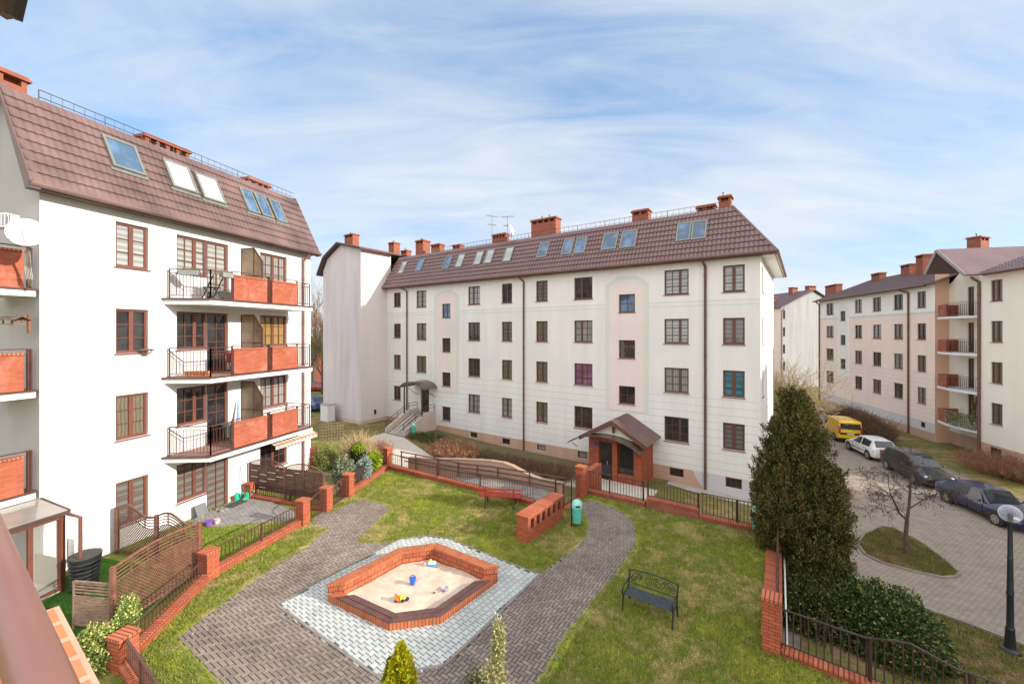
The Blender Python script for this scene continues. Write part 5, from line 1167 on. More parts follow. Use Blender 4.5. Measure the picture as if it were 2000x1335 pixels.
for k in range(6): m = MB(); m.fbox(FI, .03, Lb - .03, -.02 - .075 * k - .055, -.02 - .075 * k, .385 - .01 * (k > 3), .405 - .01 * (k > 3)); m.build('seat_slat', mat('dark_blue_slat', (.05, .065, .08), .4, .15, 6), t)
for a in (0, Lb):
    m = MB(); m.tube([FI.p(a, .06, 0), FI.p(a, .02, .12), FI.p(a, .0, .25), FI.p(a, -.04, .39)], .02, 7); m.tube([FI.p(a, ob - .16, 0), FI.p(a, ob - .09, .15), FI.p(a, ob - .04, .4), FI.p(a, ob - .1, .6), FI.p(a, ob - .16, .80)], .022, 7)
    m.tube([FI.p(a, -.0, .38), FI.p(a, ob - .05, .37)], .02, 6); m.tube([FI.p(a, .0, .38), FI.p(a, .05, .46), FI.p(a, .04, .56), FI.p(a, -.06, .60), FI.p(a, -.25, .58), FI.p(a, ob - .1, .62)], .017, 7); m.build('leg_frame', IRON, t, smooth=True)
def bk(a, h): return FI.p(a, ob - .07 - (h - .45) * .25, h)
m = MB(); m.tube([bk(Lb * k / 12, .78 + .05 * math.sin(math.pi * k / 12)) for k in range(13)], .017, 6); m.tube([bk(Lb * k / 8, .50) for k in range(9)], .014, 6); m.build('back_frame', IRON, t, smooth=True)
m = MB(); cxa = Lb / 2
def spiral(ca_, cz, r, t0, turns, sg=1):
    pts = []
    for k in range(26): q = k / 25; th = t0 + sg * turns * 2 * math.pi * q; rr = r * (1 - .75 * q); pts.append(bk(ca_ + rr * math.cos(th), cz + rr * math.sin(th)))
    m.tube(pts, .0085, 5)
for s_ in (-1, 1):
    spiral(cxa + s_ * .115, .655, .11, math.pi / 2, 1.6, s_); spiral(cxa + s_ * .33, .68, .085, 0 if s_ < 0 else math.pi, 1.3, -s_); spiral(cxa + s_ * .49, .60, .07, math.pi / 2, 1.2, s_)
    m.tube([bk(cxa + s_ * (.22 + .36 * q), .54 + .22 * math.sin(q * 3.0)) for q in np.linspace(0, 1, 9)], .009, 5); m.tube([bk(cxa + s_ * (.25 + .3 * q), .74 - .2 * q) for q in np.linspace(0, 1, 6)], .008, 5)
    for q in (.3, .42, .52): m.sphere(bk(cxa + s_ * q, .66), .018, 6, 4)
m.build('scrollwork', IRON, t, smooth=True)
# ---------------------------------------------------------------- sandbox
HEX = [P(640, 1176), P(760, 1234), P(861, 1220), P(972, 1138), P(853, 1061, .45), P(779, 1070.5, .45)]; HEX = [Vector((p.x, p.y, 0)) for p in HEX]
cen = sum(HEX, Vector()) / 6
t = thing('sandbox', 'six-sided brick sandbox with a raised back wall and wooden seat rim', 'sandbox', tuple(cen))
def inset(poly, d):
    n = len(poly); out = []
    for i in range(n):
        a, b_, c = poly[i - 1], poly[i], poly[(i + 1) % n]; u1 = (b_ - a).normalized(); u2 = (c - b_).normalized(); n1 = Vector((-u1.y, u1.x, 0)); n2 = Vector((-u2.y, u2.x, 0)); k = n1 + n2; k = k / k.length_squared * 2 * d; out.append(b_ + k)
    return out
I1 = inset(HEX, .26); I0 = inset(HEX, .005); I2 = inset(HEX, .31); Im = inset(HEX, .125); Imm = inset(HEX, .145)
def seg(m, A_, B_, i, z0, z1, e0=0, e1=0):
    j = (i + 1) % 6; a0, a1, b0, b1 = A_[i].copy(), A_[j].copy(), B_[i].copy(), B_[j].copy(); L = (a1 - a0).length; W = (b0 - a0).length
    q = [a0, a1, b1, b0]; zz = Vector((0, 0, 1))
    m.face([p + zz * z1 for p in q], [(0, 0), (L, 0), (L, W), (0, W)]); m.face([a0 + zz * z0, a1 + zz * z0, a1 + zz * z1, a0 + zz * z1], [(0, z0), (L, z0), (L, z1), (0, z1)])
    m.face([b1 + zz * z0, b0 + zz * z0, b0 + zz * z1, b1 + zz * z1], [(0, z0), (L, z0), (L, z1), (0, z1)])
    m.face([a0 + zz * z0, a0 + zz * z1, b0 + zz * z1, b0 + zz * z0]); m.face([a1 + zz * z0, b1 + zz * z0, b1 + zz * z1, a1 + zz * z1])
BS2 = brickmat('soldier_upright', (0.55, 0.16, 0.06), (0.42, 0.11, 0.04), (0.16, 0.07, 0.04), 0.083, 3.0, 0.012, 0.0, dirt=.35)
m = MB()
for i in (0, 1, 2): seg(m, HEX, I1, i, 0, .2)
m.build('low_wall', BS2, t)
m = MB()
for i in (3, 4, 5): seg(m, HEX, I1, i, 0, .40)
m.build('high_wall', brickmat('sandbox_brick', (0.52, 0.14, 0.055), (0.36, 0.085, 0.035), (0.13, 0.05, 0.03), 0.25, 0.13, 0.014, dirt=.35), t)
m = MB(); J0 = inset(HEX, -.02); J1 = inset(HEX, .28)
for i in (3, 4, 5): seg(m, J0, J1, i, .40, .47)
m.build('coping', BS2, t)
for rg, nm in (((I0, Im), 0), ((Imm, I2), 1)):
    for i in (0, 1, 2):
        m = MB(); A_, B_ = rg; j = (i + 1) % 6; a0, a1, b0, b1 = A_[i].copy(), A_[j].copy(), B_[i].copy(), B_[j].copy()
        if i == 0: d = (a1 - a0).normalized() * .28; a0 += d; b0 += d
        if i == 2: d = (a1 - a0).normalized() * .28; a1 -= d; b1 -= d
        d = (a1 - a0).normalized() * .003; z0, z1 = .203, .235; q = [a0 + d, a1 - d, b1 - d, b0 + d]
        m.prism([p + Vector((0, 0, z1)) for p in q], (0, 0, -(z1 - z0))); m.build('seat_plank', PLANK, t)
# sand with a soft uneven surface
M_SAND = mat('sand', (0.62, 0.50, 0.39), .95, .12, 3.5, bump=.8, bscale=26)
I3 = [tuple(p[:2]) for p in inset(HEX, .255)]
from mathutils import noise as mn
sd = sheet('sand', I3, lambda x, y: .11 + .045 * mn.noise(Vector((x * 1.7, y * 1.7, 0))) + .02 * mn.noise(Vector((x * 7, y * 7, 3))), M_SAND, .09); sd.parent = t; del sd['kind']
for v in sd.data.vertices: v.co -= cen
for f in sd.data.polygons: f.use_smooth = True
# toys
def plast(n, c): return mat(n, c, .35, .05, 8)
def toy(name, label, p, parts, cat='toy'):
    t = thing(name, label, cat, (p.x, p.y, p.z), 'toys left in the sandbox')
    for pn, mt, fn in parts: m = MB(); fn(m, p); m.build(pn, mt, t, smooth=True)
zt_ = .13
toy('toy_bucket', 'small blue bucket lying in the middle of the sand', P(806, 1140, zt_), [('bucket', plast('toy_blue', (.02, .12, .55)), lambda m, p: (m.lathe([(.055, p.z), (.062, p.z + .02), (.085, p.z + .16), (.092, p.z + .165)], p.x, p.y, 14))), ('handle', plast('toy_navy', (.02, .05, .3)), lambda m, p: m.tube([p + Vector((math.cos(a) * .085, 0, .165 + math.sin(a) * .08)) for a in np.linspace(0, math.pi, 9)], .008, 5))])
toy('toy_scoop', 'pink handled scoop lying by the blue bucket', P(814, 1133, zt_), [('scoop', plast('toy_pink', (.7, .25, .35)), lambda m, p: (m.sphere(p + Vector((0, 0, .02)), .05, 10, 6, (1, .8, .5)), m.tube([p, p + Vector((.1, .08, .03))], .012, 6)))])
toy('toy_truck', 'orange and yellow toy truck near the front rim of the sand', P(781, 1172, zt_), [('body', plast('toy_orange', (.75, .16, .02)), lambda m, p: (m.box(p.x - .04, p.y, p.z + .03, .16, .1, .07, .5), m.box(p.x - .09, p.y - .02, p.z + .09, .06, .09, .07, .5))), ('tipper', plast('toy_yellow', (.8, .55, .04)), lambda m, p: m.box(p.x + .06, p.y + .02, p.z + .05, .14, .11, .06, .5)), ('wheels', BLACK, lambda m, p: [m.tube([p + Vector((dx_, dy_ - .02, .03)), p + Vector((dx_, dy_ + .02, .03))], .035, 9) for dx_ in (-.09, .08) for dy_ in (-.06, .07)])])
toy('toy_wagon', 'small black and cream toy part next to the orange truck', P(794, 1171, zt_), [('body', BLACK, lambda m, p: m.box(p.x, p.y, p.z + .01, .11, .08, .05, -.4)), ('cover', plast('toy_cream', (.7, .62, .45)), lambda m, p: m.sphere(p + Vector((-.05, 0, .05)), .045, 9, 5))])
toy('toy_boat', 'blue and white toy boat with yellow top at the back of the sand', P(842, 1104, zt_), [('hull', plast('toy_sky', (.05, .3, .5)), lambda m, p: m.prism([p + Vector((x, y, .0)) for x, y in ((-.14, -.05), (.1, -.06), (.17, 0), (.1, .06), (-.14, .05))], (0, 0, .06))), ('deck', WHITE, lambda m, p: (m.box(p.x, p.y, p.z + .062, .17, .09, .06), m.sphere(p + Vector((.1, 0, .09)), .05, 9, 5))), ('cabin', plast('toy_yellow', (.8, .55, .04)), lambda m, p: m.sphere(p + Vector((-.02, 0, .15)), .045, 9, 6))])
toy('toy_mould', 'salmon pink sand mould left of the toy boat', P(830, 1103, zt_), [('mould', plast('toy_salmon', (.70, .28, .25)), lambda m, p: (m.lathe([(.08, p.z), (.075, p.z + .07), (.05, p.z + .1), (.001, p.z + .11)], p.x, p.y, 10, cap=False)))])
toy('toy_sieve', 'lilac grey sieve lying near the right rim of the sand', P(869, 1150, zt_), [('sieve', plast('toy_lilac', (.42, .38, .46)), lambda m, p: m.lathe([(.085, p.z), (.095, p.z + .05), (.08, p.z + .05), (.07, p.z + .02), (.001, p.z + .02)], p.x, p.y, 14, cap=False)), ('handle', BLACK, lambda m, p: m.tube([p + Vector((0, -.09, .03)), p + Vector((-.02, -.16, .03))], .012, 6))])
toy('pebble', 'single dark pebble lying left of the lilac sieve', P(848, 1157, .12), [('stone', mat('brown_stone', (.14, .08, .05), .8), lambda m, p: m.sphere(p + Vector((0, 0, .01)), .035, 8, 5, (1.2, .8, .6)))], 'stone')

# ================================================================ left garden and balcony things
# conservatory
t = thing('conservatory', 'glazed lean-to conservatory with brown posts at the corner of the white block', 'conservatory', (-13.19, 11.65, 0))
m = MB(); L3 = 3.4; z0, z1 = 2.33, 2.2
m.hexa(FA.p(-L3, -1.6, 2.55), FA.u * (L3 + .02), FA.n * 2.78 + Vector((0, 0, -.4)), (0, 0, .03)); rf = m.build('glass_roof', mat('roof_glazing', (.30, .28, .25), .12, .15, .8, spec=.8), t)
m = MB(); m.bar(FA.p(-L3, 1.19, 2.12), FA.p(.04, 1.19, 2.12), .07, .09)
m.bar(FA.p(.03, -.02, 2.34), FA.p(.03, 1.2, 2.15), .05, .07); m.bar(FA.p(-1.6, -.9, 2.45), FA.p(-1.6, 1.2, 2.15), .04, .06); m.build('gutter', TRIMD, rf)
for a in (-.08, -1.5, -2.9): m = MB(); m.bar(FA.p(a, 1.06, 0), FA.p(a, 1.06, 2.1), .12); m.build('post', WOODF, t)
m = MB(); m.bar(FA.p(-L3, 1.06, 2.03), FA.p(-.08, 1.06, 2.03), .1, .12); m.bar(FA.p(-.08, 0.02, 2.03), FA.p(-.08, 1.06, 2.03), .1, .1); m.build('beam', WOODF, t); m = MB(); m.bar(FA.p(-L3, 1.06, .06), FA.p(-.08, 1.06, .06), .08, .1); m.build('threshold', WOODF, t)
GLC = bpy.data.materials.new('clear_glazing'); GLC.use_nodes = True; tt_ = GLC.node_tree; b_ = tt_.nodes['Principled BSDF']; b_.inputs['Roughness'].default_value = .03; b_.inputs['Base Color'].default_value = (.5, .5, .45, 1); b_.inputs['Alpha'].default_value = .22; b_.inputs['Specular IOR Level'].default_value = .8
m = MB(); m.fbox(FA, -.62, -.14, 1.03, 1.045, .1, 1.97); m.fbox(FA, -2.2, -1.56, 1.03, 1.045, .1, 1.97); m.build('glazing', GLC, t)
for k in range(12): m = MB(); m.fbox(FA, -1.4, -.72, .1, .13, .55 + .1 * k, .61 + .1 * k); m.build('inner_slat', LATTR, t)
m = MB(); m.fbox(FA, -.72, -.62, 1.0, 1.06, .1, 1.97); m.fbox(FA, -.13, -.1, .05, 1.0, .1, .9); m.build('sliding_sash', WOODF, t)
m = MB(); m.fbox(FA, -L3, 0, -1.6, 1.1, .004, .05); m.build('floor', CONC, t)
t = thing('garden_chair', 'white folded garden chair inside the conservatory', 'chair', tuple(FA.p(-.75, .55, 0))); c = FA.p(-.95, .72, 0)
m = MB(); m.bar(c + Vector((-.25, -.1, .15)), c + Vector((.1, .0, .95)), .42, .05, FA.u); m.bar(c + Vector((.25, .05, .1)), c + Vector((.1, .0, .92)), .42, .04, FA.u); m.build('folded_panels', WHITE, t)
m = MB(); 
for dx_ in (-.3, .3): m.tube([c + Vector((dx_, -.15, 0.02)), c + Vector((dx_ * .3, .0, .95))], .014, 6)
m.build('frame', STEEL, t)
t = thing('composter', 'black ribbed plastic composter barrel between conservatory and screen', 'composter', tuple(P(166, 1158))); c = P(166, 1150); m = MB()
prof_ = [(.26, 0)]; 
for k in range(7): z = .08 + .11 * k; r = .265 + .06 * (k / 7); prof_ += [(r, z), (r + .018, z + .02), (r + .018, z + .05), (r, z + .07)]
prof_ += [(.34, .86), (.34, .93)]; m.lathe(prof_, c.x, c.y, 24); m.build('barrel', BLACK, t, smooth=True, angle=30); m = MB(); m.lathe([(.345, .93), (.345, .95), (.31, .97), (.001, .99)], c.x, c.y, 24, cap=False); m.build('lid', mat('dull_black', (.06, .055, .05), .7, .2, 4), t)
c = FA.p(FA.fit(160), .0, 0); t = thing('air_conditioner', 'white air conditioner unit low on the white wall behind the composter', 'air conditioner', tuple(FA.p(FA.fit(160), .2, .4))); a_ = FA.fit(160)
m = MB(); m.fbox(FA, a_ - .35, a_ + .35, .06, .34, .45, .98); m.build('casing', WHITE, t); m = MB(); q = FA.p(a_ - .1, .345, .72)
for r in (.19, .14, .09, .04): m.tube([q + (FA.u * math.cos(h) + Vector((0, 0, 1)) * math.sin(h)) * r for h in np.linspace(0, 2 * math.pi, 22)], .006, 4)
m.build('fan_grille', STEEL, t); m = MB(); m.fbox(FA, a_ - .3, a_ - .24, .01, .3, .40, .445); m.fbox(FA, a_ + .24, a_ + .3, .01, .3, .40, .445); m.build('bracket', STEEL, t)
t = thing('drain_pipe', 'brown drainpipe elbow running from the conservatory into the composter', 'pipe', tuple(c)); m = MB(); e = P(157, 1085, 1.05); m.tube([FA.p(.0, 1.16, 2.08), Vector((e.x, e.y, 2.08)), Vector((e.x, e.y, 1.0))], .045, 8); m.build('pipe', TRIM, t)
# things at the terrace
c = P(383, 1005); t = thing('stone_slab', 'grey stone slab leaning on the white wall above the flower bed', 'slab', tuple(c)); m = MB(); a_ = FA.fit(383); m.hexa(FA.p(a_ - .2, .3, .12), FA.u * .42, FA.n * -.16 + Vector((0, 0, .36)), FA.n * .05); m.build('slab', mat('slate', (.16, .16, .17), .7, .1, 3), t)
tr = thing('rockery', 'row of rocks edging the flower bed under the wide window', 'rockery', tuple(FA.p(4.4, .3, 0)))
for i in range(18):
    q = FA.p(3.6 + 1.5 * random.random(), .12 + .45 * random.random(), .03); m = MB(); m.sphere(q, .05 + .06 * random.random(), 7, 5, (1.2, 1, .7)); m.build('rock', mat('rock', (.26, .23, .21), .9, .3, 4), tr)
c = P(407, 1027); t = thing('flower_pot', 'purple flower pot at the edge of the terrace', 'flower pot', tuple(c)); m = MB(); m.lathe([(.09, 0.0), (.13, .2), (.14, .2)], c.x, c.y, 14); m.build('pot', plast('purple_plastic', (.25, .08, .5)), t, smooth=True)
c = P(424, 1022); t = thing('flower_pot', 'pale pink pot behind the purple pot', 'flower pot', tuple(c)); m = MB(); m.lathe([(.08, 0.0), (.11, .18), (.12, .18)], c.x, c.y, 14); m.build('pot', plast('pale_pink', (.65, .5, .48)), t, smooth=True)
t = thing('doormat', 'dark grey doormat in front of the terrace door', 'doormat', tuple(P(445, 985))); m = MB(); m.fbox(FA, FA.fit(430), FA.fit(462), .18, .62, .016, .03); m.build('mat', mat('rubber', (.07, .07, .07), .9, .2, 20), t)
def can(px, py, label, mt):
    c = P(px, py); t = thing('watering_can', label, 'watering can', tuple(c), 'watering cans by the terrace pillar'); m = MB(); m.lathe([(.12, 0.01), (.13, .04), (.12, .24), (.06, .28)], c.x, c.y, 14); m.build('can_body', mt, t, smooth=True)
    m = MB(); m.tube([c + Vector((.1, 0, .06)), c + Vector((.26, -.05, .3)), c + Vector((.3, -.06, .32))], [.03, .02, .04], 8); m.build('spout', mt, t); m = MB(); m.tube([c + Vector((-.11, 0, .08)), c + Vector((-.2, 0, .2)), c + Vector((-.1, 0, .36)), c + Vector((.05, 0, .3))], .013, 6); m.build('handle', mt, t)
TEAL = plast('teal_plastic', (.02, .42, .27)); can(462, 976, 'teal watering can nearest the terrace door', TEAL); can(484, 972, 'teal watering can against the short brick pillar', TEAL)
t = thing('broom', 'broom and rake leaning on the white wall by the terrace door', 'broom', tuple(FA.p(FA.fit(466), .2, 0))); m = MB(); a_ = FA.fit(466); m.tube([FA.p(a_, .35, .02), FA.p(a_ + .05, .03, 1.35)], .012, 6); m.build('stick', LATTG, t); m = MB(); m.fbox(FA, a_ - .12, a_ + .12, .32, .38, .015, .1); m.build('brush', TEAL, t)
c = P(452, 978); t = thing('flower_pot', 'dark red pot beside the terrace door frame', 'flower pot', tuple(c)); m = MB(); m.lathe([(.1, 0.0), (.14, .24), (.15, .24)], c.x, c.y, 14); m.build('pot', plast('dark_red', (.22, .05, .03)), t)
# striped awning over the right ground-floor window
t = thing('awning', 'small red and white striped awning under the lowest balcony', 'awning', tuple(FA.p(7.5, 0, 2.3))); m = MB()
a0, a1 = FA.fit(508), FA.fit(592); n = 22
for i in range(n):
    x0, x1 = a0 + (a1 - a0) * i / n, a0 + (a1 - a0) * (i + 1) / n; m.hexa(FA.p(x0, .85, 1.98), FA.u * (x1 - x0 - .001), FA.n * -.82 + Vector((0, 0, .32)), (0, 0, .012), i % 2); m.hexa(FA.p(x0, .855, 1.99), FA.u * (x1 - x0 - .001), (0, 0, -.16 - .02 * (i % 2)), FA.n * .008, i % 2)
m.build('canvas', [mat('awning_white', (.66, .62, .56), .8), mat('awning_red', (.50, .36, .28), .8)], t); m = MB(); m.tube([FA.p(a0, .86, 2.0), FA.p(a1, .86, 2.0)], .025, 6); m.build('front_bar', mat('red_bar', (.4, .08, .04), .5), t)
# balcony things
OT = OUT
for px, lab, ln in ((366, 'long grey planter box with dry plants on the top balcony rail', .62), (438, 'short grey planter box at the corner of the top balcony rail', .42)):
    first = px == 366; fr_b = Frame(*FA.p(3.32, .12, 0)[:2], tuple((FA.p(3.82, OT - .02, 0) - FA.p(3.32, .12, 0)).normalized()[:2])) if first else FA
    t = thing('planter_box', lab, 'planter', (0, 0, 0), 'planter boxes on the top balcony')
    a0 = .35 if first else bal_s(432); o0 = -.1 if first else OT - .1
    m = MB(); m.fbox(fr_b, a0, a0 + ln, o0, o0 + .2, 9.02, 9.19); m.build('box', mat('zinc_box', (.24, .27, .27), .5), t); m = MB()
    for k in range(60): q = fr_b.p(a0 + ln * random.random(), o0 + .2 * random.random(), 9.18); m.tube([q, q + Vector((random.uniform(-.08, .08), random.uniform(-.08, .08), random.uniform(.04, .13)))], .006, 3, False)
    m.build('dry_plants', TWIGR if not first else mat('olive_leaf', (.2, .17, .06), .8), t)
t = thing('folding_chair', 'dark folding chair on the top balcony behind the rail', 'chair', tuple(FA.p(4.3, .8, 8.2))); m = MB(); zb_ = 8.215
for a in (4.15, 4.55): m.bar(FA.p(a, .55, zb_), FA.p(a, 1.1, zb_ + .86), .03); m.bar(FA.p(a, 1.15, zb_), FA.p(a, .6, zb_ + .46), .03)
m.build('frame', IRON, t); m = MB(); m.fbox(FA, 4.15, 4.55, .62, 1.0, zb_ + .43, zb_ + .46); m.build('seat', IRON, t)
t = thing('storage_box', 'pale storage box on the top balcony below the window', 'box', tuple(FA.p(5.0, .4, 8.2))); m = MB(); m.fbox(FA, 4.75, 5.25, .2, .6, 8.215, 8.55); m.build('box', mat('pale_green_plastic', (.35, .45, .42), .6), t); m = MB(); m.fbox(FA, 4.73, 5.27, .18, .62, 8.552, 8.59); m.build('lid', WHITE, t)
TERC = plast('terracotta', (.55, .19, .08))
for i in range(9):
    q0_ = FA.p(3.42, .25, 0); q1_ = FA.p(3.85, OT - .2, 0); q = q0_ + (q1_ - q0_) * (.25 + .085 * i); c = Vector((q.x, q.y, 5.413)); c += FA.u * .12
    t = thing('terracotta_pot', '%s terracotta pot from the left behind the middle balcony railing' % ('first second third fourth fifth sixth seventh eighth ninth'.split()[i]), 'flower pot', tuple(c), 'terracotta pots on the middle balcony'); m = MB(); m.lathe([(.05, c.z), (.075, c.z + .15), (.085, c.z + .15), (.085, c.z + .18)], c.x, c.y, 10); m.build('pot', TERC, t, smooth=True)
t = thing('clothes_rack', 'dark rack with a red cloth on the middle balcony', 'rack', tuple(FA.p(5.2, .8, 5.4))); m = MB()
for a in (4.9, 5.35): m.tube([FA.p(a, .45, 5.413), FA.p(a, .8, 6.25), FA.p(a, 1.1, 5.413)], .015, 6)
m.tube([FA.p(4.9, .8, 6.25), FA.p(5.35, .8, 6.25)], .015, 6); m.build('frame', IRON, t); m = MB(); m.fbox(FA, 4.95, 5.3, .785, .815, 5.8, 6.23); m.build('cloth', mat('red_cloth', (.4, .03, .03), .9), t)
t = thing('parasol', 'folded pale blue parasol leaning on the wall of the lowest balcony', 'parasol', tuple(FA.p(5.75, .5, 2.6))); m = MB(); m.tube([FA.p(5.5, .75, 2.65), FA.p(5.8, .35, 3.2), FA.p(6.0, .12, 4.15)], [.03, .07, .02], 10); m.build('canvas', mat('pale_blue_cloth', (.22, .33, .58), .8), t, smooth=True); m = MB(); m.tube([FA.p(5.42, .86, 2.615), FA.p(5.51, .74, 2.68)], .02, 6); m.build('pole', WHITE, t)
for a in (5.25, 5.5):
    c = FA.p(a, 1.05, 2.613); t = thing('terracotta_pot', 'tall terracotta pot on the lowest balcony, %s the other' % ('left of' if a < 5.3 else 'right of'), 'flower pot', tuple(c), 'tall pots on the lowest balcony'); m = MB(); m.lathe([(.07, c.z), (.1, c.z + .38), (.11, c.z + .38), (.11, c.z + .42)], c.x, c.y, 12); m.build('pot', TERC, t, smooth=True)
c = FA.p(5.4, .5, 2.613); t = thing('balcony_table', 'dark green round table on the lowest balcony', 'table', tuple(c)); m = MB(); m.lathe([(.02, 0), (.36, .0), (.36, .03), (.02, .03)], 0, 0, 18); top_ = m; 
for i, v in enumerate(m.v): m.v[i] = (v[0] + c.x, v[1] + c.y, v[2] + c.z + .7)
m.build('tabletop', mat('green_plastic', (.03, .12, .09), .4), t)
for k in range(4): m = MB(); h = k * math.pi / 2 + .4; m.tube([c + Vector((math.cos(h) * .3, math.sin(h) * .3, 0)), c + Vector((math.cos(h) * .22, math.sin(h) * .22, .7))], .018, 6); m.build('leg', mat('green_plastic', (.03, .12, .09), .4), t)
def feeder(c, s, label, post):
    t = thing('bird_feeder', label, 'bird feeder', tuple(c)); m = MB(); m.box(c.x, c.y, c.z, .42 * s, .3 * s, .03); 
    for dx_ in (-.15, .15):
        for dy_ in (-.1, .1): m.box(c.x + dx_ * s, c.y + dy_ * s, c.z + .03, .025, .025, .12 * s)
    m.build('tray', LATTG, t); m = MB()
    for sg in (-1, 1): m.hexa(c + Vector((-.28 * s, sg * .22 * s, .13 * s)), (.56 * s, 0, 0), (0, -sg * .22 * s, .1 * s), (0, 0, .015))
    m.build('roof', mat('old_shingle', (.16, .12, .09), .9, .3, 8), t)
    if post: m = MB(); m.bar(post[0], post[1], .06); m.bar(post[2], post[3], .045); m.build('bracket', LATTR, t)
y1 = 11.45; fx = lambda px, py, y: Vector(((px - 1000) / F * y, y, CAMZ - (py - HOR) / F * y))
feeder(FA.p(FA.fit(288) - .12, .16, 7.73 - 1.45 + .0), .6, 'small bird feeder on the sill of the second window', None)
yw = 11.72
feeder(fx(25, 634, 11.2), .95, 'wooden roofed bird feeder on the shaded end wall', (fx(56, 614, 11.42), fx(57, 650, 11.42), fx(52, 616, 11.4), fx(30, 628, 11.25)))
t = thing('satellite_dish', 'large white satellite dish at the left corner above a balcony', 'satellite dish', tuple(fx(55, 470, 11.0))); dc = fx(52, 455, 10.75); dish(t, dc, (.62, -.72, .32), .36, .55)
m = MB(); m.tube([dc - Vector((.05, -.05, .05)), fx(60, 520, 11.1), fx(62, 560, 11.3)], .022, 6); m.build('bracket', STEEL, t)
m = MB()
for k in range(5): m.tube([fx(50 + 2 * k, 488, 10.9), fx(48 + 3 * k, 520, 11.1), fx(52 + 3 * k, 545, 11.15), fx(58 + k, 556, 11.3)], .007, 4)
m.build('cables', mat('pale_cable', (.5, .46, .42), .6), t)
q = fx(8, 433, 11.3); t = thing('air_conditioner', 'white slatted air conditioner on the shaded wall left of the dish', 'air conditioner', tuple(q)); m = MB(); m.box(q.x - .25, q.y + .1, q.z - .15, .75, .3, .38); m.build('casing', WHITE, t); m = MB()
for k in range(4): m.box(q.x - .05 + .1 * k * .9, q.y - .055, q.z - .11, .03, .012, .3)
m.build('grille', mat('grey_slot', (.2, .2, .2), .6), t)
# our own balcony: handrail and brick parapet in the left foreground, eave end top left
t = thing('handrail', 'thick brown balcony handrail crossing the bottom left corner', 'handrail', (-1, .8, 6.6)); m = MB(); pA = Vector((-.39, .345, 6.71)); ub = Vector((-.8194, .5732, 0)); m.tube([pA - ub * 1.2, pA + ub * 2.2], .0185, 16); m.build('rail', mat('handrail_paint', (.27, .12, .09), .35, .05, 8), t, smooth=True)
m = MB(); 
for k in (1.35, 2.15): q = pA + ub * k; m.tube([q, Vector((q.x, q.y, 5.9))], .018, 8)
m.build('post', mat('handrail_paint', (.27, .12, .09), .35, .05, 8), t)
FO = Frame(-1.243, 1.145, (-.8194, .5732)); t = thing('brick_parapet', 'orange brick parapet coping of the viewer balcony at bottom left', 'parapet', (-1.2, 1.1, 6)); m = MB()
m.hexa(FO.p(-2.6, 0, 6.17), FO.u * 2.6, FO.n * -.30, (0, 0, .08)); m.build('coping', brickmat('sunlit_soldier_brick', (0.74, 0.27, 0.11), (0.66, 0.21, 0.08), (0.70, 0.42, 0.28), 0.10, 3.0, 0.012, 0.0), t); m = MB(); m.hexa(FO.p(-2.6, -.03, 5.3), FO.u * 2.57, FO.n * -.24, (0, 0, .868)); m.build('brick_wall', BRKP, t)  # sunlight on the coping is put into a lighter brick colour
t = thing('eave_end', 'dark end of a roof eave in the top left corner', 'eave', tuple(fx(5, 10, 7))); m = MB(); m.hexa(fx(9, 26, 7.0), fx(24, 31, 7.0) - fx(9, 26, 7.0), fx(22, -40, 6.6) - fx(9, 26, 7.0), (0, .15, 0)); m.build('fascia', mat('near_black_brown', (.025, .015, .015), .5), t); m = MB(); m.hexa(fx(-8, 26, 7.05), fx(8, 24, 7.05) - fx(-8, 26, 7.05), fx(8, -40, 6.7) - fx(-8, 26, 7.05), (0, .15, 0)); m.build('tiles', ROOFD, t)
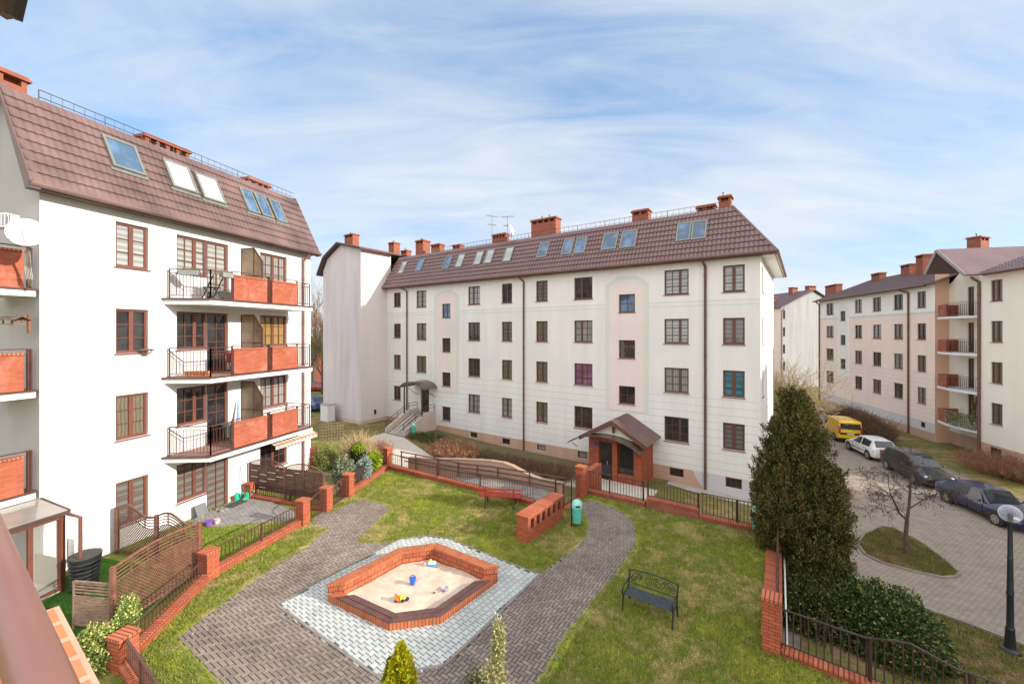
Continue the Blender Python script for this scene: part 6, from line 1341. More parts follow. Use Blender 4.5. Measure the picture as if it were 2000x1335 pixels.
# ================================================================ vehicles
TYRE = mat('tyre_rubber', (.018, .018, .018), .85, .1, 20); RIM = mat('alloy_rim', (.45, .44, .42), .3, .1, 10, metal=.7); CGL = glassmat('car_glass', (.012, .016, .018), rough=.02)
LENS = mat('headlamp_lens', (.6, .62, .63), .15, .05, 20, coat=1); REDL = mat('tail_lamp', (.42, .02, .02), .2, .05, 20, coat=1); PLATE = mat('number_plate', (.7, .7, .68), .4, .02, 9)
def car(name, label, cat, paint, L, W, H, kind, loc, rz, z, group='cars parked along the street'):
    """local +x = front"""
    t = thing(name, label, cat, (0, 0, 0), group); h = W / 2
    # station: x, z bottom, z belt, half width at belt, z top, half width at top
    zb = .24; be = .60 * H
    if kind == 'van':
        st = [(-L/2, .32, .62, h*.90, .70, h*.86), (-L/2+.03, .28, be, h*.97, H*.93, h*.84), (-L/2+.14, zb, be, h, H*.985, h*.87), (-L/2+1.2, zb, be, h, H, h*.88), (L/2-1.75, zb, be, h, H*.985, h*.84), (L/2-1.02, zb, be*.98, h*.99, be*1.06, h*.86), (L/2-.3, zb, be*.80, h*.93, be*.86, h*.78), (L/2-.08, zb+.02, .62, h*.84, .70, h*.7), (L/2, .34, .52, h*.74, .58, h*.6)]
        wsA, wsB = 4, 5; cab = [(3.05, 4.0), (4.0, 4.9)]; rear = (1, 2)
    elif kind == 'hatch':
        st = [(-L/2, .34, .60, h*.84, .66, h*.74), (-L/2+.06, .28, .86, h*.93, .92, h*.80), (-L/2+.16, zb, be*1.02, h*.97, be*1.08, h*.80), (-L/2+.55, zb, be*1.02, h, H*.955, h*.70), (-.35, zb, be, h, H, h*.73), (L/2-1.85, zb, be*.99, h, H*.965, h*.70), (L/2-1.05, zb, be*.97, h*.99, be*1.03, h*.80), (L/2-.3, zb, be*.80, h*.92, be*.85, h*.7), (L/2-.06, zb+.02, .58, h*.82, .65, h*.62), (L/2, .32, .5, h*.7, .55, h*.5)]
        wsA, wsB = 5, 6; cab = [(3.05, 3.9), (4.02, 4.98), ]; rear = (2, 3)
    elif kind == 'estate':
        st = [(-L/2, .36, .64, h*.86, .7, h*.76), (-L/2+.06, .3, .95, h*.95, 1.0, h*.80), (-L/2+.14, zb, be*1.03, h*.97, be*1.1, h*.80), (-L/2+.50, zb, be*1.02, h, H*.95, h*.70), (-.5, zb, be, h, H, h*.74), (.35, zb, be, h, H*.98, h*.72), (L/2-1.2, zb, be*.97, h*.99, be*1.03, h*.80), (L/2-.35, zb, be*.84, h*.93, be*.88, h*.7), (L/2-.06, zb+.02, .62, h*.84, .7, h*.62), (L/2, .34, .52, h*.72, .58, h*.5)]
        wsA, wsB = 5, 6; cab = [(3.1, 4.0), (4.05, 4.98)]; rear = (2, 3)
    else:   # liftback saloon
        st = [(-L/2, .36, .6, h*.84, .66, h*.74), (-L/2+.05, .3, .84, h*.93, .9, h*.82), (-L/2+.42, zb, be*1.02, h*.97, be*1.1, h*.80), (-L/2+1.1, zb, be*1.02, h, H*.95, h*.69), (-.15, zb, be, h, H, h*.72), (.35, zb, be, h, H*.975, h*.70), (L/2-1.35, zb, be*.97, h*.99, be*1.03, h*.80), (L/2-.35, zb, be*.82, h*.93, be*.86, h*.7), (L/2-.06, zb+.02, .56, h*.84, .62, h*.62), (L/2, .32, .48, h*.72, .53, h*.5)]
        wsA, wsB = 5, 6; cab = [(3.04, 3.96), (4.02, 4.98)]; rear = (2, 3)
    def ring(s):
        x, z0, zb_, hb, zt, ht = s; zm = z0 + (zb_ - z0) * .45
        return [(x, h * .8 * (hb / h), z0), (x, hb * .965, z0 + .06), (x, hb * 1.0, zm), (x, hb * .985, zb_), (x, ht, zt), (x, ht * .82, zt + .028), (x, ht * .4, zt + .045), (x, 0, zt + .05)]
    rings = [ring(s) for s in st]; full = [r + [(p[0], -p[1], p[2]) for p in reversed(r[:-1])] for r in rings]; m = MB(); nr = len(full[0])
    for i in range(len(full) - 1):
        for k in range(nr - 1): a, b_, c, d = full[i][k], full[i + 1][k], full[i + 1][k + 1], full[i][k + 1]; m.face([a, b_, c, d][::-1])
        m.face([full[i][0], full[i][-1], full[i + 1][-1], full[i + 1][0]][::-1])
    m.face(full[0]); m.face(full[-1][::-1]); 
    bo = m.build('body', paint, t, smooth=True, angle=38)
    def interp(si, k):
        i = min(int(si), len(rings) - 2); f = si - i; a, b_ = Vector(rings[i][k]), Vector(rings[i + 1][k]); return a + (b_ - a) * f
    def panel(m, c4, off=.008):
        c = [Vector(q) for q in c4]; n_ = (c[1] - c[0]).cross(c[3] - c[0]).normalized(); o_ = sum(c, Vector()) / 4
        if n_.dot(o_ - Vector((o_.x * .9, 0, H * .5))) < 0: n_ = -n_; c.reverse()
        c = [q + n_ * off for q in c]; m.face(c); m.prism([q - n_ * .001 for q in c], -n_ * (off - .002))
    def lerp(a, b_, f): return a + (b_ - a) * f
    for sgn in (1, -1):
        for (s0, s1) in cab:
            m = MB(); a, b_, c, d = interp(s0, 3), interp(s1, 3), interp(s1, 4), interp(s0, 4); q = [lerp(a, d, .08), lerp(b_, c, .08), lerp(b_, c, .90), lerp(a, d, .90)]
            if s1 > 4.9: q[1] = lerp(lerp(interp(wsA + .0, 3), interp(wsB, 3), .62), interp(wsB, 4), .1) if kind != 'van' else q[1]
            if s0 < 3.0 and kind == 'saloon': q[3] = lerp(interp(3.0, 3), interp(3.0, 4), .86); 
            if kind == 'van' and s0 < 3.5: continue
            q = [Vector((p.x, p.y * sgn, p.z)) for p in q]; panel(m, q); m.build('side_window', CGL, t)
        m = MB(); a = interp(wsB - .04, 3)
        m.sphere((interp(wsA + .55, 3).x, (h + .08) * sgn, be + .1), .09, 8, 5, (.5, 1.1, .7)); m.build('wing_mirror', paint, t, smooth=True)
    def across(s0, s1, f0, f1, wk, name):
        m = MB(); A0, A1 = interp(s0, 5), interp(s1, 5); p, q = lerp(A0, A1, f0), lerp(A0, A1, f1); w0 = lerp(interp(s0, 4), interp(s1, 4), f0).y * wk; w1 = lerp(interp(s0, 4), interp(s1, 4), f1).y * wk
        zc = .022; pts = [Vector((p.x, w0, p.z)), Vector((p.x, -w0, p.z)), Vector((q.x, -w1, q.z)), Vector((q.x, w1, q.z))]
        n_ = (pts[1] - pts[0]).cross(pts[3] - pts[0]).normalized(); n_ = n_ if n_.z > 0 else -n_; m.prism([x + n_ * .028 for x in pts], n_ * -.02); m.build(name, CGL, t)
    across(wsA, wsB, .06, .95, .93, 'windscreen')
    if kind == 'van':
        m = MB(); x = -L/2; m.hexa((x + .035, -h * .78, be * 1.06), (0, h * 1.56, 0), (-.05, 0, 0), (.01, 0, H * .26)); m.build('rear_window', CGL, t)
        m = MB(); m.hexa((x - .01, -h * .7, .70), (0, h * 1.5, 0), (-.02, 0, 0), (0, 0, .16)); m.build('trim_panel', BLACK, t)
    else: across(rear[0], rear[1], .06, .93, .9, 'rear_window')
    wb = L * .305; r = .31 if kind != 'estate' else .33
    for sx in (-1, 1):
        for sy in (-1, 1):
            x = wb * sx * 1.0 + (-.02 if sx > 0 else .0); y = (h - .09) * sy; m = MB(); m.tube([(x, y - .10 * sy, r + .02), (x, (h + .004) * sy, r + .02)], r * 1.16, 20); m.build('wheel_arch', BLACK, t)
            m = MB(); m.tube([(x, y - .1 * sy, r), (x, y + .08 * sy, r), (x, y + .105 * sy, r)], [r, r, r * .9], 20); wo = m.build('wheel', TYRE, t)
            m = MB(); m.tube([(x, y + .07 * sy, r), (x, y + .112 * sy, r)], r * .66, 16); m.build('rim', RIM, wo); 
            m = MB()
            for k in range(5): a = k * 1.2566 + .5; m.tube([(x + math.cos(a) * r * .4, y + .1125 * sy, r + math.sin(a) * r * .4), (x + math.cos(a) * r * .4, y + .116 * sy, r + math.sin(a) * r * .4)], r * .12, 7)
            m.build('rim_slots', BLACK, wo)
    fx0 = L/2; bk0 = -L/2
    for sy in (-1, 1):
        m = MB(); m.sphere((L/2 - .24, h * .66 * sy, be * .72), .16, 10, 6, (1.1, 1.0, .62)); m.build('headlight', LENS, t, smooth=True)
        m = MB()
        if kind == 'van': m.box(bk0 + .04, h * .86 * sy, be * .72, .12, .17, be * .55)
        elif kind == 'estate': m.box(bk0 + .16, h * .84 * sy, be * .8, .2, .2, be * .42)
        else: m.sphere((bk0 + .16, h * .78 * sy, be * .86), .17, 10, 6, (.8, .95, .95))
        m.build('tail_light', REDL, t, smooth=kind != 'van')
    m = MB(); m.box(L/2 - .005, 0, .40, .03, W * .5, .16); m.build('grille', BLACK, t)
    m = MB(); m.box(L/2 + .012, 0, .38, .015, .48, .10); m.box(bk0 + (-.035 if kind == 'van' else .0), 0, .72 if kind == 'van' else .60, .03, .48, .11); m.build('number_plate', PLATE, t)
    xs_ = {'van': (L/2-1.05, .05, -1.1), 'hatch': (L/2-1.35, -.1, -1.05), 'estate': (L/2-1.5, -.15, -1.15), 'saloon': (L/2-1.55, -.12, -1.1)}[kind]
    for sy in (-1, 1):
        for x_ in xs_: m = MB(); m.box(x_, (h * .985) * sy, .34, .014, .03, be - .38); m.build('door_seam', HOLE, t)
        for x_ in xs_[1:]: m = MB(); m.box(x_ + .22, (h * .99) * sy, be - .12, .15, .05, .03); m.build('door_handle', BLACK if kind != 'van' else paint, t)
    m = MB()
    for sy in (-1, 1): m.box(0, (h + .0) * sy, .50, L * .40, .02, .05)
    m.build('side_moulding', BLACK if kind != 'saloon' else paint, t)
    if kind == 'van': m = MB(); m.box(bk0 + .05, 0, .26, .22, W * .97, .16); m.build('bumper', BLACK, t)
    t.location = (loc[0], loc[1], z); t.rotation_euler = (0, 0, rz); return t
def paint(n, c): return mat(n, c, .32, .04, 1.5, coat=.7)
du = Vector((.2283, .9736)); aw = math.atan2(.9736, .2283); 
def sp(Y, o=1.15): return (edge(Y) - o * .9736 - .05, Y + o * .2283 * 0)
blue = car('parked_car', 'dark blue liftback parked nearest the viewer at the right edge', 'car', paint('navy_paint', (.003, .008, .06)), 4.45, 1.7, 1.38, 'saloon', (0, 0), 0, 0)
def at2(px, py, z=-2.2): return P(px, py, z)
# anchor each car by its visible near-side wheels: rear and front wheel contact points in the photo
def place(t, r, f, front_is_near, L, W, side):
    r, f = at2(*r), at2(*f); d = (f - r); d.z = 0; d.normalize(); m_ = (r + f) / 2; rz = math.atan2(d.y, d.x); n_ = Vector((-d.y, d.x, 0)); c = m_ + n_ * side * (W / 2 - .06)
    t.location = (c.x, c.y, g(c.x) + .035); t.rotation_euler = (0, 0, rz); return (f - r).length
infos = []
infos.append(place(blue, (1856, 984), (1940, 1023), True, 4.45, 1.7, 1))
blk = car('parked_car', 'black estate car parked between the white hatchback and the blue car', 'car', paint('black_paint', (.018, .019, .022)), 4.6, 1.78, 1.52, 'estate', (0, 0), 0, 0); infos.append(place(blk, (1733, 916), (1784, 944), True, 4.6, 1.78, 1))
wht = car('parked_car', 'white hatchback parked behind the yellow van', 'car', paint('white_paint', (.74, .75, .76)), 4.0, 1.66, 1.46, 'hatch', (0, 0), 0, 0); infos.append(place(wht, (1694, 895), (1659, 878), False, 4.0, 1.66, -1))
ylw = car('parked_van', 'bright yellow delivery van seen from behind', 'van', paint('yellow_paint', (.92, .55, .005)), 4.3, 1.76, 1.80, 'van', (0, 0), 0, 0); infos.append(place(ylw, (1634, 861), (1606, 843), False, 4.3, 1.76, -1))
slv = car('parked_car', 'silver car parked in front of the yellow van, mostly hidden', 'car', paint('silver_paint', (.42, .42, .42)), 4.2, 1.7, 1.42, 'hatch', (0, 0), 0, 0); Y_ = 43.5; slv.location = (edge(Y_) - 1.6, Y_, -2.2); slv.rotation_euler = (0, 0, aw)
for i, (Y_, lab, pc, kd) in enumerate(((50, 'grey car further down the street by the bare pale shrub', (.12, .12, .13), 'hatch'), (56, 'dark car far down the street', (.03, .03, .035), 'saloon'))):
    c_ = car('parked_car', lab, 'car', paint('paint%d' % i, pc), 4.2, 1.7, 1.42, kd, (26.2 + .32 * (Y_ - 45), Y_), aw, -2.2)
print('WHEELBASES', infos, [tuple(round(v, 2) for v in o.location) for o in (blue, blk, wht, ylw)])
# cars glimpsed through the gap on the left
c_ = car('parked_car', 'red hatchback glimpsed in the gap between the white block and the tall wing', 'car', paint('red_paint', (.35, .03, .02)), 4.1, 1.7, 1.45, 'hatch', (-26.3, 57), 2.9, -1.05, 'cars behind the buildings')
c_['label'] = 'red hatchback glimpsed in the gap between the white block and the tall wing'
c_ = car('parked_car', 'blue car parked behind the white cabinet in the left gap', 'car', paint('mid_blue', (.05, .10, .25)), 4.1, 1.7, 1.42, 'saloon', (-20.8, 43.5), 2.5, -1.05, 'cars behind the buildings')
# utility cabinet
c = P(640, 822, -1.05); t = thing('utility_cabinet', 'white utility cabinet at the foot of the tall wing', 'cabinet', tuple(c)); m = MB(); m.box(c.x, c.y, -1.0, 1.15, .7, 1.45, ang); m.build('casing', WHITE, t); m = MB(); m.box(c.x, c.y, .46, 1.25, .8, .07, ang); m.box(c.x, c.y, -1.06, 1.3, .85, .1, ang); m.build('lid_and_base', CONC, t)
# street lamp
q = P(1973, 1276, -1.95); t = thing('street_lamp', 'black street lamp with a clear globe beside the street', 'street lamp', (q.x, q.y, g(q.x))); zg_ = g(q.x); zt_ = CAMZ - (1004 - HOR) / F * q.y
m = MB(); H_ = zt_ - zg_ - .25; m.lathe([(.22, zg_), (.20, zg_ + .06), (.13, zg_ + .10), (.115, zg_ + .16), (.095, zg_ + .6), (.10, zg_ + .63), (.078, zg_ + .68), (.07, zg_ + H_ * .44), (.085, zg_ + H_ * .45), (.07, zg_ + H_ * .47), (.058, zg_ + H_ * .72), (.07, zg_ + H_ * .725), (.055, zg_ + H_ * .74), (.048, zg_ + H_), (.10, zg_ + H_ + .02), (.10, zg_ + H_ + .05)], q.x, q.y, 18); m.build('pole', mat('lamp_black', (.022, .025, .032), .35, .1, 8), t, smooth=True, angle=30)
m = MB(); m.lathe([(.05, zg_ + H_ + .05), (.06, zg_ + H_ + .22), (.045, zg_ + H_ + .28), (.001, zg_ + H_ + .3)], q.x, q.y, 12, cap=False); m.build('lamp_holder', BLACK, t)
GLB = bpy.data.materials.new('clear_globe'); GLB.use_nodes = True; tt_ = GLB.node_tree; b_ = tt_.nodes['Principled BSDF']; b_.inputs['Base Color'].default_value = (.75, .78, .82, 1); b_.inputs['Roughness'].default_value = .03; b_.inputs['Specular IOR Level'].default_value = 1.0
lw = N(tt_, 'ShaderNodeLayerWeight'); lw.inputs[0].default_value = .35; al = mth(tt_, 'MULTIPLY_ADD', lw.outputs['Facing'], .75, .10, clamp=True); tt_.links.new(al, b_.inputs['Alpha'])
m = MB(); m.sphere((q.x, q.y, zt_ + .02), .235, 28, 16); m.build('globe', GLB, t, smooth=True, angle=80)

# ================================================================ vegetation
def foliage(name, pts, nrm, size, mt, parent=None, aspect=1.6, jitter=.9, drop=0.0):
    n = len(pts); d = nrm + rng.normal(0, jitter, (n, 3)); d[:, 2] -= drop; d /= np.linalg.norm(d, axis=1)[:, None] + 1e-9
    x = np.cross(d, rng.normal(0, 1, (n, 3))); x /= np.linalg.norm(x, axis=1)[:, None] + 1e-9
    sz = size * rng.uniform(.6, 1.35, n)[:, None]; a = d * sz * aspect; b_ = x * sz * .5
    off = np.array([0., 0, 0])
    if parent: off = np.array(parent.location[:])
    P0 = pts - off; V = np.stack([P0 - a * .3, P0 + b_ + a * .2, P0 + a * .9, P0 - b_ + a * .2], 1).reshape(-1, 3)
    me = bpy.data.meshes.new(name); me.vertices.add(4 * n); me.vertices.foreach_set('co', V.ravel()); me.loops.add(4 * n); me.loops.foreach_set('vertex_index', np.arange(4 * n)); me.polygons.add(n); me.polygons.foreach_set('loop_start', np.arange(0, 4 * n, 4)); me.materials.append(mt); me.update(calc_edges=True)
    o = bpy.data.objects.new(name, me); COL.objects.link(o); o.parent = parent; return o
def leafmat(name, c1, c2, c3=None, island=.35, rough=.6, vs=2.2):
    if name in MATS: return MATS[name]
    m = bpy.data.materials.new(name); m.use_nodes = True; t = m.node_tree; b = t.nodes['Principled BSDF']; b.inputs['Roughness'].default_value = rough; b.inputs['Specular IOR Level'].default_value = .12
    geo = N(t, 'ShaderNodeNewGeometry'); n = noise(t, geo.outputs['Position'], vs, 4, .6); c = mixc(t, ramp(t, n, (.42, 0.), (.62, 1.)), c1, c2)
    if c3: c = mixc(t, mth(t, 'GREATER_THAN', geo.outputs['Random Per Island'], .82), c, c3)
    c = mixc(t, 1.0, c, mth_rgb(t, mth(t, 'MULTIPLY_ADD', geo.outputs['Random Per Island'], 2 * island, 1 - island)), 'MULTIPLY'); t.links.new(c, b.inputs['Base Color'])
    b.inputs['Subsurface Weight'].default_value = 0
    MATS[name] = m; return m
def blobpts(n, cx, cy, cz, rx, ry, rz_, shell=.75, lump=.18, seed=0, cut=None):
    d = rng.normal(0, 1, (n, 3)); d /= np.linalg.norm(d, axis=1)[:, None]; r = (rng.uniform(shell ** 3, 1, n)) ** (1 / 3)
    th = np.arctan2(d[:, 1], d[:, 0]); lm = 1 + lump * (np.sin(th * 4 + seed + 3 * d[:, 2]) * np.cos(d[:, 2] * 6 + seed * 2 + th) + .5 * np.sin(th * 9 + d[:, 2] * 11 + seed))
    p = d * (r * lm)[:, None] * np.array([rx, ry, rz_]) + np.array([cx, cy, cz])
    if cut is not None: k = p[:, 2] > cut; p, d = p[k], d[k]
    return p, d
# tall evergreen
tx, ty = 9.12, 13.4; tz = g(tx); L_TH = leafmat('thuja_leaf', (.026, .044, .013), (.064, .066, .020), (.12, .09, .028), .5)
t = thing('evergreen_tree', 'tall dark conical evergreen standing outside the corner of the railing', 'tree', (tx, ty, tz))
m = MB(); m.tube([(tx, ty, tz), (tx + .05, ty, tz + 2), (tx, ty, tz + 5.6)], [.16, .11, .02], 8); m.build('trunk', BARK, t)
prof_h = np.array([0, .06, .18, .35, .5, .65, .8, .9, .97, 1.0]); prof_r = np.array([.8, .98, 1.12, 1.18, 1.12, .90, .58, .33, .14, .02])
def axis(h): return tx + .32 * (1 - h) ** 1.3 - .04
def thuja_at(h, th, rr): return np.stack([axis(h) + rr * np.cos(th), ty + rr * np.sin(th), tz + .15 + h * 6.25], 1)
n = 150000; hh = rng.uniform(0, 1, n); th = rng.uniform(0, 2 * math.pi, n); keep = rng.uniform(0, 1.35, n) < np.interp(hh, prof_h, prof_r) + .1; hh, th = hh[keep], th[keep]; n = len(hh)
rr = np.interp(hh, prof_h, prof_r) * .93 * (1 + .10 * np.sin(th * 5 + hh * 17) + .08 * np.sin(th * 11 - hh * 31) + .08 * np.sin(th * 3 + hh * 43 + 1)) * rng.uniform(.45, 1, n) ** .4
foliage('crown', thuja_at(hh, th, rr), np.stack([np.cos(th) * .7, np.sin(th) * .7, np.full(n, .9)], 1), .030, L_TH, t, 1.9, .5)
# upswept sprays that break the outline
K_ = 620; hc = rng.uniform(.02, .99, K_); tcn = rng.uniform(0, 6.2832, K_); rc = np.interp(hc, prof_h, prof_r) * rng.uniform(.82, 1.06, K_); per = 170
cen_ = thuja_at(hc, tcn, rc); u_ = rng.uniform(0, 1, (K_, per)); ln_ = rng.uniform(.28, .62, K_)[:, None]; wd_ = rng.uniform(.07, .15, K_)[:, None] * (1.15 - u_) * 1.3
dx3 = np.stack([np.cos(tcn) * .42, np.sin(tcn) * .42, np.full(K_, 1.0)], 1); dx3 += rng.normal(0, .18, dx3.shape); dx3 /= np.linalg.norm(dx3, axis=1)[:, None]
pp = cen_[:, None, :] + dx3[:, None, :] * (u_ * ln_)[:, :, None] + rng.normal(0, 1, (K_, per, 3)) * wd_[:, :, None] * .8
foliage('branch_tips', pp.reshape(-1, 3), np.repeat(dx3, per, 0), .028, leafmat('thuja_tip', (.055, .072, .020), (.115, .105, .030), (.17, .12, .04), .5), t, 2.0, .4)
# laurel hedge
t = thing('laurel_hedge', 'dense dark green broadleaf hedge below the wavy railing', 'hedge', (9, 11.8, -1.7)); L_HD = leafmat('laurel_leaf', (.036, .072, .022), (.078, .115, .036), (.16, .15, .05), .5, .55, 1.6)
PT, NN = [], []
for f in np.linspace(0, 1, 9):
    x, y = 8.3 + 2.15 * f, 13.1 - 1.75 * f; r = 1.12 + .12 * math.sin(f * 9); p, d = blobpts(8200, x, y, -1.5, r, r, 1.35 + .12 * math.cos(f * 7), .8, .11, f * 10, cut=-1.75); PT.append(p); NN.append(d)
PT = np.concatenate(PT); NN = np.concatenate(NN); foliage('leaves', PT, NN, .05, L_HD, t, 1.5, .55)
k = rng.integers(0, len(PT), 4500); foliage('yellow_leaves', PT[k] + NN[k] * .03, NN[k], .05, leafmat('yellowing_leaf', (.20, .17, .05), (.13, .13, .05), (.26, .2, .07), .4, .5), t, 1.3, .6)
m = MB()
for k_ in range(40): x, y = 8.0 + 2.2 * random.random(), 12.6 - 1.6 * random.random(); m.tube([(x, y, -1.8), (x + random.uniform(-.3, .3), y + random.uniform(-.3, .3), -.6)], [.02, .008], 5, False)
m.build('stems', BARK, t)
# bare trees
def baretree(m, p, d, L, r, depth, spread=.6, nb=3, wob=.12, minr=.004, up=.15):
    pts = [p.copy()]; rs = [r]; n = 4; q = p.copy(); dd = d.normalized()
    for i in range(n): dd = (dd + Vector((random.gauss(0, wob), random.gauss(0, wob), random.gauss(0, wob) + up * .3))).normalized(); q = q + dd * L / n; pts.append(q.copy()); rs.append(max(minr, r * (1 - .45 * (i + 1) / n)))
    m.tube(pts, rs, 6 if r > .03 else (4 if r > .012 else 3), False)
    if depth == 0: return
    for k in range(nb):
        i = random.randint(1 if depth > 1 else 0, n); a = random.random() * 6.28; x = dd.orthogonal().normalized(); x.rotate(Matrix.Rotation(a, 3, dd)); nd = (dd * (1 - spread * .5) + x * spread * random.uniform(.7, 1.2) + Vector((0, 0, up))).normalized()
        baretree(m, pts[i], nd, L * random.uniform(.6, .82), max(minr, rs[i] * .62), depth - 1, spread, nb, wob, minr, up)
tp = P(1770, 1086, -2.08); tp.z = g(tp.x); t = thing('bare_tree', 'small leafless tree with dangling seed pods on the grass island', 'tree', tuple(tp)); m = MB()
q1_ = tp + Vector((.03, 0, 1.45)); m.tube([tp + Vector((0, 0, -.05)), tp + Vector((.02, 0, .15)), tp + Vector((-.03, 0, .7)), q1_], [.14, .095, .075, .065], 8)
random.seed(11); q2_ = q1_ + Vector((-.55, .1, .95)); q3_ = q1_ + Vector((.12, 0, 1.1))
m.tube([q1_, q1_ + Vector((-.25, .05, .25)), q2_], [.05, .04, .03], 6); m.tube([q1_, q1_ + Vector((.08, 0, .5)), q3_, q3_ + Vector((.05, 0, 1.1))], [.06, .05, .045, .03], 6); m.tube([q1_ + Vector((.06, 0, .45)), q1_ + Vector((.8, -.1, 1.0))], [.03, .018], 5)
m.build('trunk', BARK, t, smooth=True); m = MB()
for (b0_, d0_, ll) in ((q2_, (-.7, .1, .6), .8), (q2_, (-.1, .1, 1), .8), (q2_, (-.9, -.3, .1), .8), (q3_, (-.5, .3, .7), .8), (q3_, (.5, .1, .8), .9), (q3_ + Vector((.05, 0, 1.0)), (.1, 0, 1), .6), (q3_ + Vector((.03, 0, .6)), (-.6, 0, .8), .7), (q3_ + Vector((.03, 0, .6)), (.7, 0, .7), .8), (q1_ + Vector((.8, -.1, 1.0)), (.8, -.1, .4), .8), (q1_ + Vector((.8, -.1, 1.0)), (.5, -.3, .7), .7), (q1_ + Vector((-.25, .05, .3)), (-1, -.2, .35), .8), (q3_, (.2, -.7, .4), .7), (q2_, (-.3, -.8, .3), .7)): baretree(m, b0_, Vector(d0_), ll, .018, 3, .85, 4, .22, .0045, -.05)
random.seed(12); tw = m.build('twigs', mat('dark_twig', (.07, .05, .042), .9, .2, 8), t); vv = np.array([v for v in m.v]); k = rng.integers(0, len(vv), 620); so_ = foliage('seed_pods', vv[k] + np.array([0, 0, -.04]), np.tile([0., 0, -1.], (620, 1)), .038, leafmat('seed_pod', (.05, .03, .028), (.09, .05, .04), None, .4), t, 1.5, .4); so_['kind'] = 'stuff'
def bigbare(name, label, x, y, z, h, r, mt, depth=5, seed=1, grp=None, spread=.55, nb=3):
    random.seed(seed); t = thing(name, label, 'tree', (x, y, z), grp); m = MB(); top = Vector((x, y, z + h * .3)); m.tube([(x, y, z - .1), (x + .05, y, z + h * .15), tuple(top)], [r, r * .8, r * .7], 8); m.build('trunk', BARK, t); m = MB()
    for k in range(5): a = k * 1.26 + random.random(); baretree(m, top, Vector((math.cos(a) * .6, math.sin(a) * .6, 1)), h * .27, r * .5, depth - 1, spread, nb, .12, .012, .25)
    baretree(m, top, Vector((0, 0, 1)), h * .32, r * .6, depth - 1, spread, nb, .08, .012, .3); m.build('branches', mt, t); return t
GT = 'bare trees behind the left gap'
bigbare('bare_tree', 'tall bare tree showing in the gap left of the tall wing', -29.5, 62, -1.05, 15, .28, TWIGB, 5, 3, GT); bigbare('bare_tree', 'grey bare tree rising beside the white block, nearer in the gap', -24.6, 50, -1.05, 9.5, .2, mat('olive_twig', (.17, .16, .08), .9, .2, 3), 5, 5, GT); bigbare('bare_tree', 'broad brown bare tree deepest in the left gap', -36, 78, -1.05, 14, .3, TWIGB, 5, 8, GT)
bigbare('bare_tree', 'slender bare tree low in the left gap behind the blue car', -24.6, 54, -1.05, 8, .16, mat('olive_twig', (.17, .16, .08), .9, .2, 3), 5, 15, GT)
t = thing('brick_garden_wall', 'low red brick wall deep in the left gap', 'wall', (-34, 72, -1.05)); m = MB(); m.box(-31, 70, -1.1, 14, .4, 4.2, .2); m.build('brick_wall', BRKD, t); m = MB(); m.box(-31, 70, 3.1, 14.2, .6, .12, .2); m.build('coping', BRKS, t)
# twig bushes
def twigbush(name, label, cx, cy, z, rx, ry, h, n, mt, rot=0, r0=.012, cat='shrub', grp=None, fan=.5, tips=None, seed=1, parent=None):
    random.seed(seed); t = thing(name, label, cat, (cx, cy, z), grp); m = MB(); ca_, sa_ = math.cos(rot), math.sin(rot)
    for i in range(n):
        a = random.random() * 6.28; q = math.sqrt(random.random()); u, v = math.cos(a) * rx * q, math.sin(a) * ry * q; x, y = cx + u * ca_ - v * sa_, cy + u * sa_ + v * ca_; hh_ = h * (1 - .45 * q * q) * random.uniform(.65, 1.1)
        dx_, dy_ = (u * ca_ - v * sa_) * fan * .5 + random.gauss(0, .12 * h), (u * sa_ + v * ca_) * fan * .5 + random.gauss(0, .12 * h); zz_ = z if grp != 'g' else z
        mid = Vector((x + dx_ * .35, y + dy_ * .35, z + hh_ * .55)); m.tube([(x * .6 + cx * .4, y * .6 + cy * .4, z), tuple(mid), (x + dx_, y + dy_, z + hh_)], [r0, r0 * .8, r0 * .35], 3, False)
        for k in range(2): m.tube([tuple(mid), (mid.x + random.gauss(0, .16 * h), mid.y + random.gauss(0, .16 * h), mid.z + hh_ * random.uniform(.2, .5))], [r0 * .6, r0 * .3], 3, False)
    m.build('twigs', mt, t)
    if tips:
        vv = np.array(m.v); k = rng.integers(0, len(vv), tips[1]); foliage('buds', vv[k] + rng.normal(0, .03, (tips[1], 3)), np.tile([0., 0, .6], (tips[1], 1)), tips[2], tips[0], t, 1.4, .8)
    return t
L_RU = leafmat('russet_leaf', (.30, .14, .07), (.42, .22, .12), (.5, .34, .2), .35); L_OL = leafmat('olive_bud', (.16, .15, .05), (.24, .2, .07), (.1, .13, .04), .35); L_GN = leafmat('hedge_green', (.05, .085, .02), (.09, .13, .03), (.16, .14, .05), .4); L_BR = leafmat('brown_bud', (.13, .08, .05), (.19, .12, .075), (.1, .09, .04), .3)
for (px, py, rx, ry, h, n, mt_, tip, lab, sd_) in (
    (885, 893, 1.9, 1.1, 1.15, 620, TWIGR, (L_RU, 5200, .035), 'russet twiggy hedge bush behind the left part of the ramp', 21),
    (842, 866, 2.2, .9, .55, 200, TWIGB, (L_GN, 7000, .04), 'low green hedge by the foot of the stair parapet', 22),
    (945, 894, 1.5, 1.0, .6, 260, TWIGB, (L_OL, 3200, .035), 'olive bush right of the russet hedge bush', 23),
    (1005, 908, 2.2, 1.1, .7, 420, TWIGB, (L_BR, 3600, .03), 'brown bare hedge in front of the central downpipe', 24),
    (1075, 924, 2.0, 1.1, .75, 420, TWIGB, (L_BR, 3200, .03), 'brown bare hedge left of the brick porch', 25)):
    q = P(px, py, -1.35); twigbush('hedge_bush', lab, q.x, q.y, g(q.x) + .02, rx, ry, h, n, mt_, aB, .010, 'hedge', 'low hedges along the middle block', .3, tip, sd_)
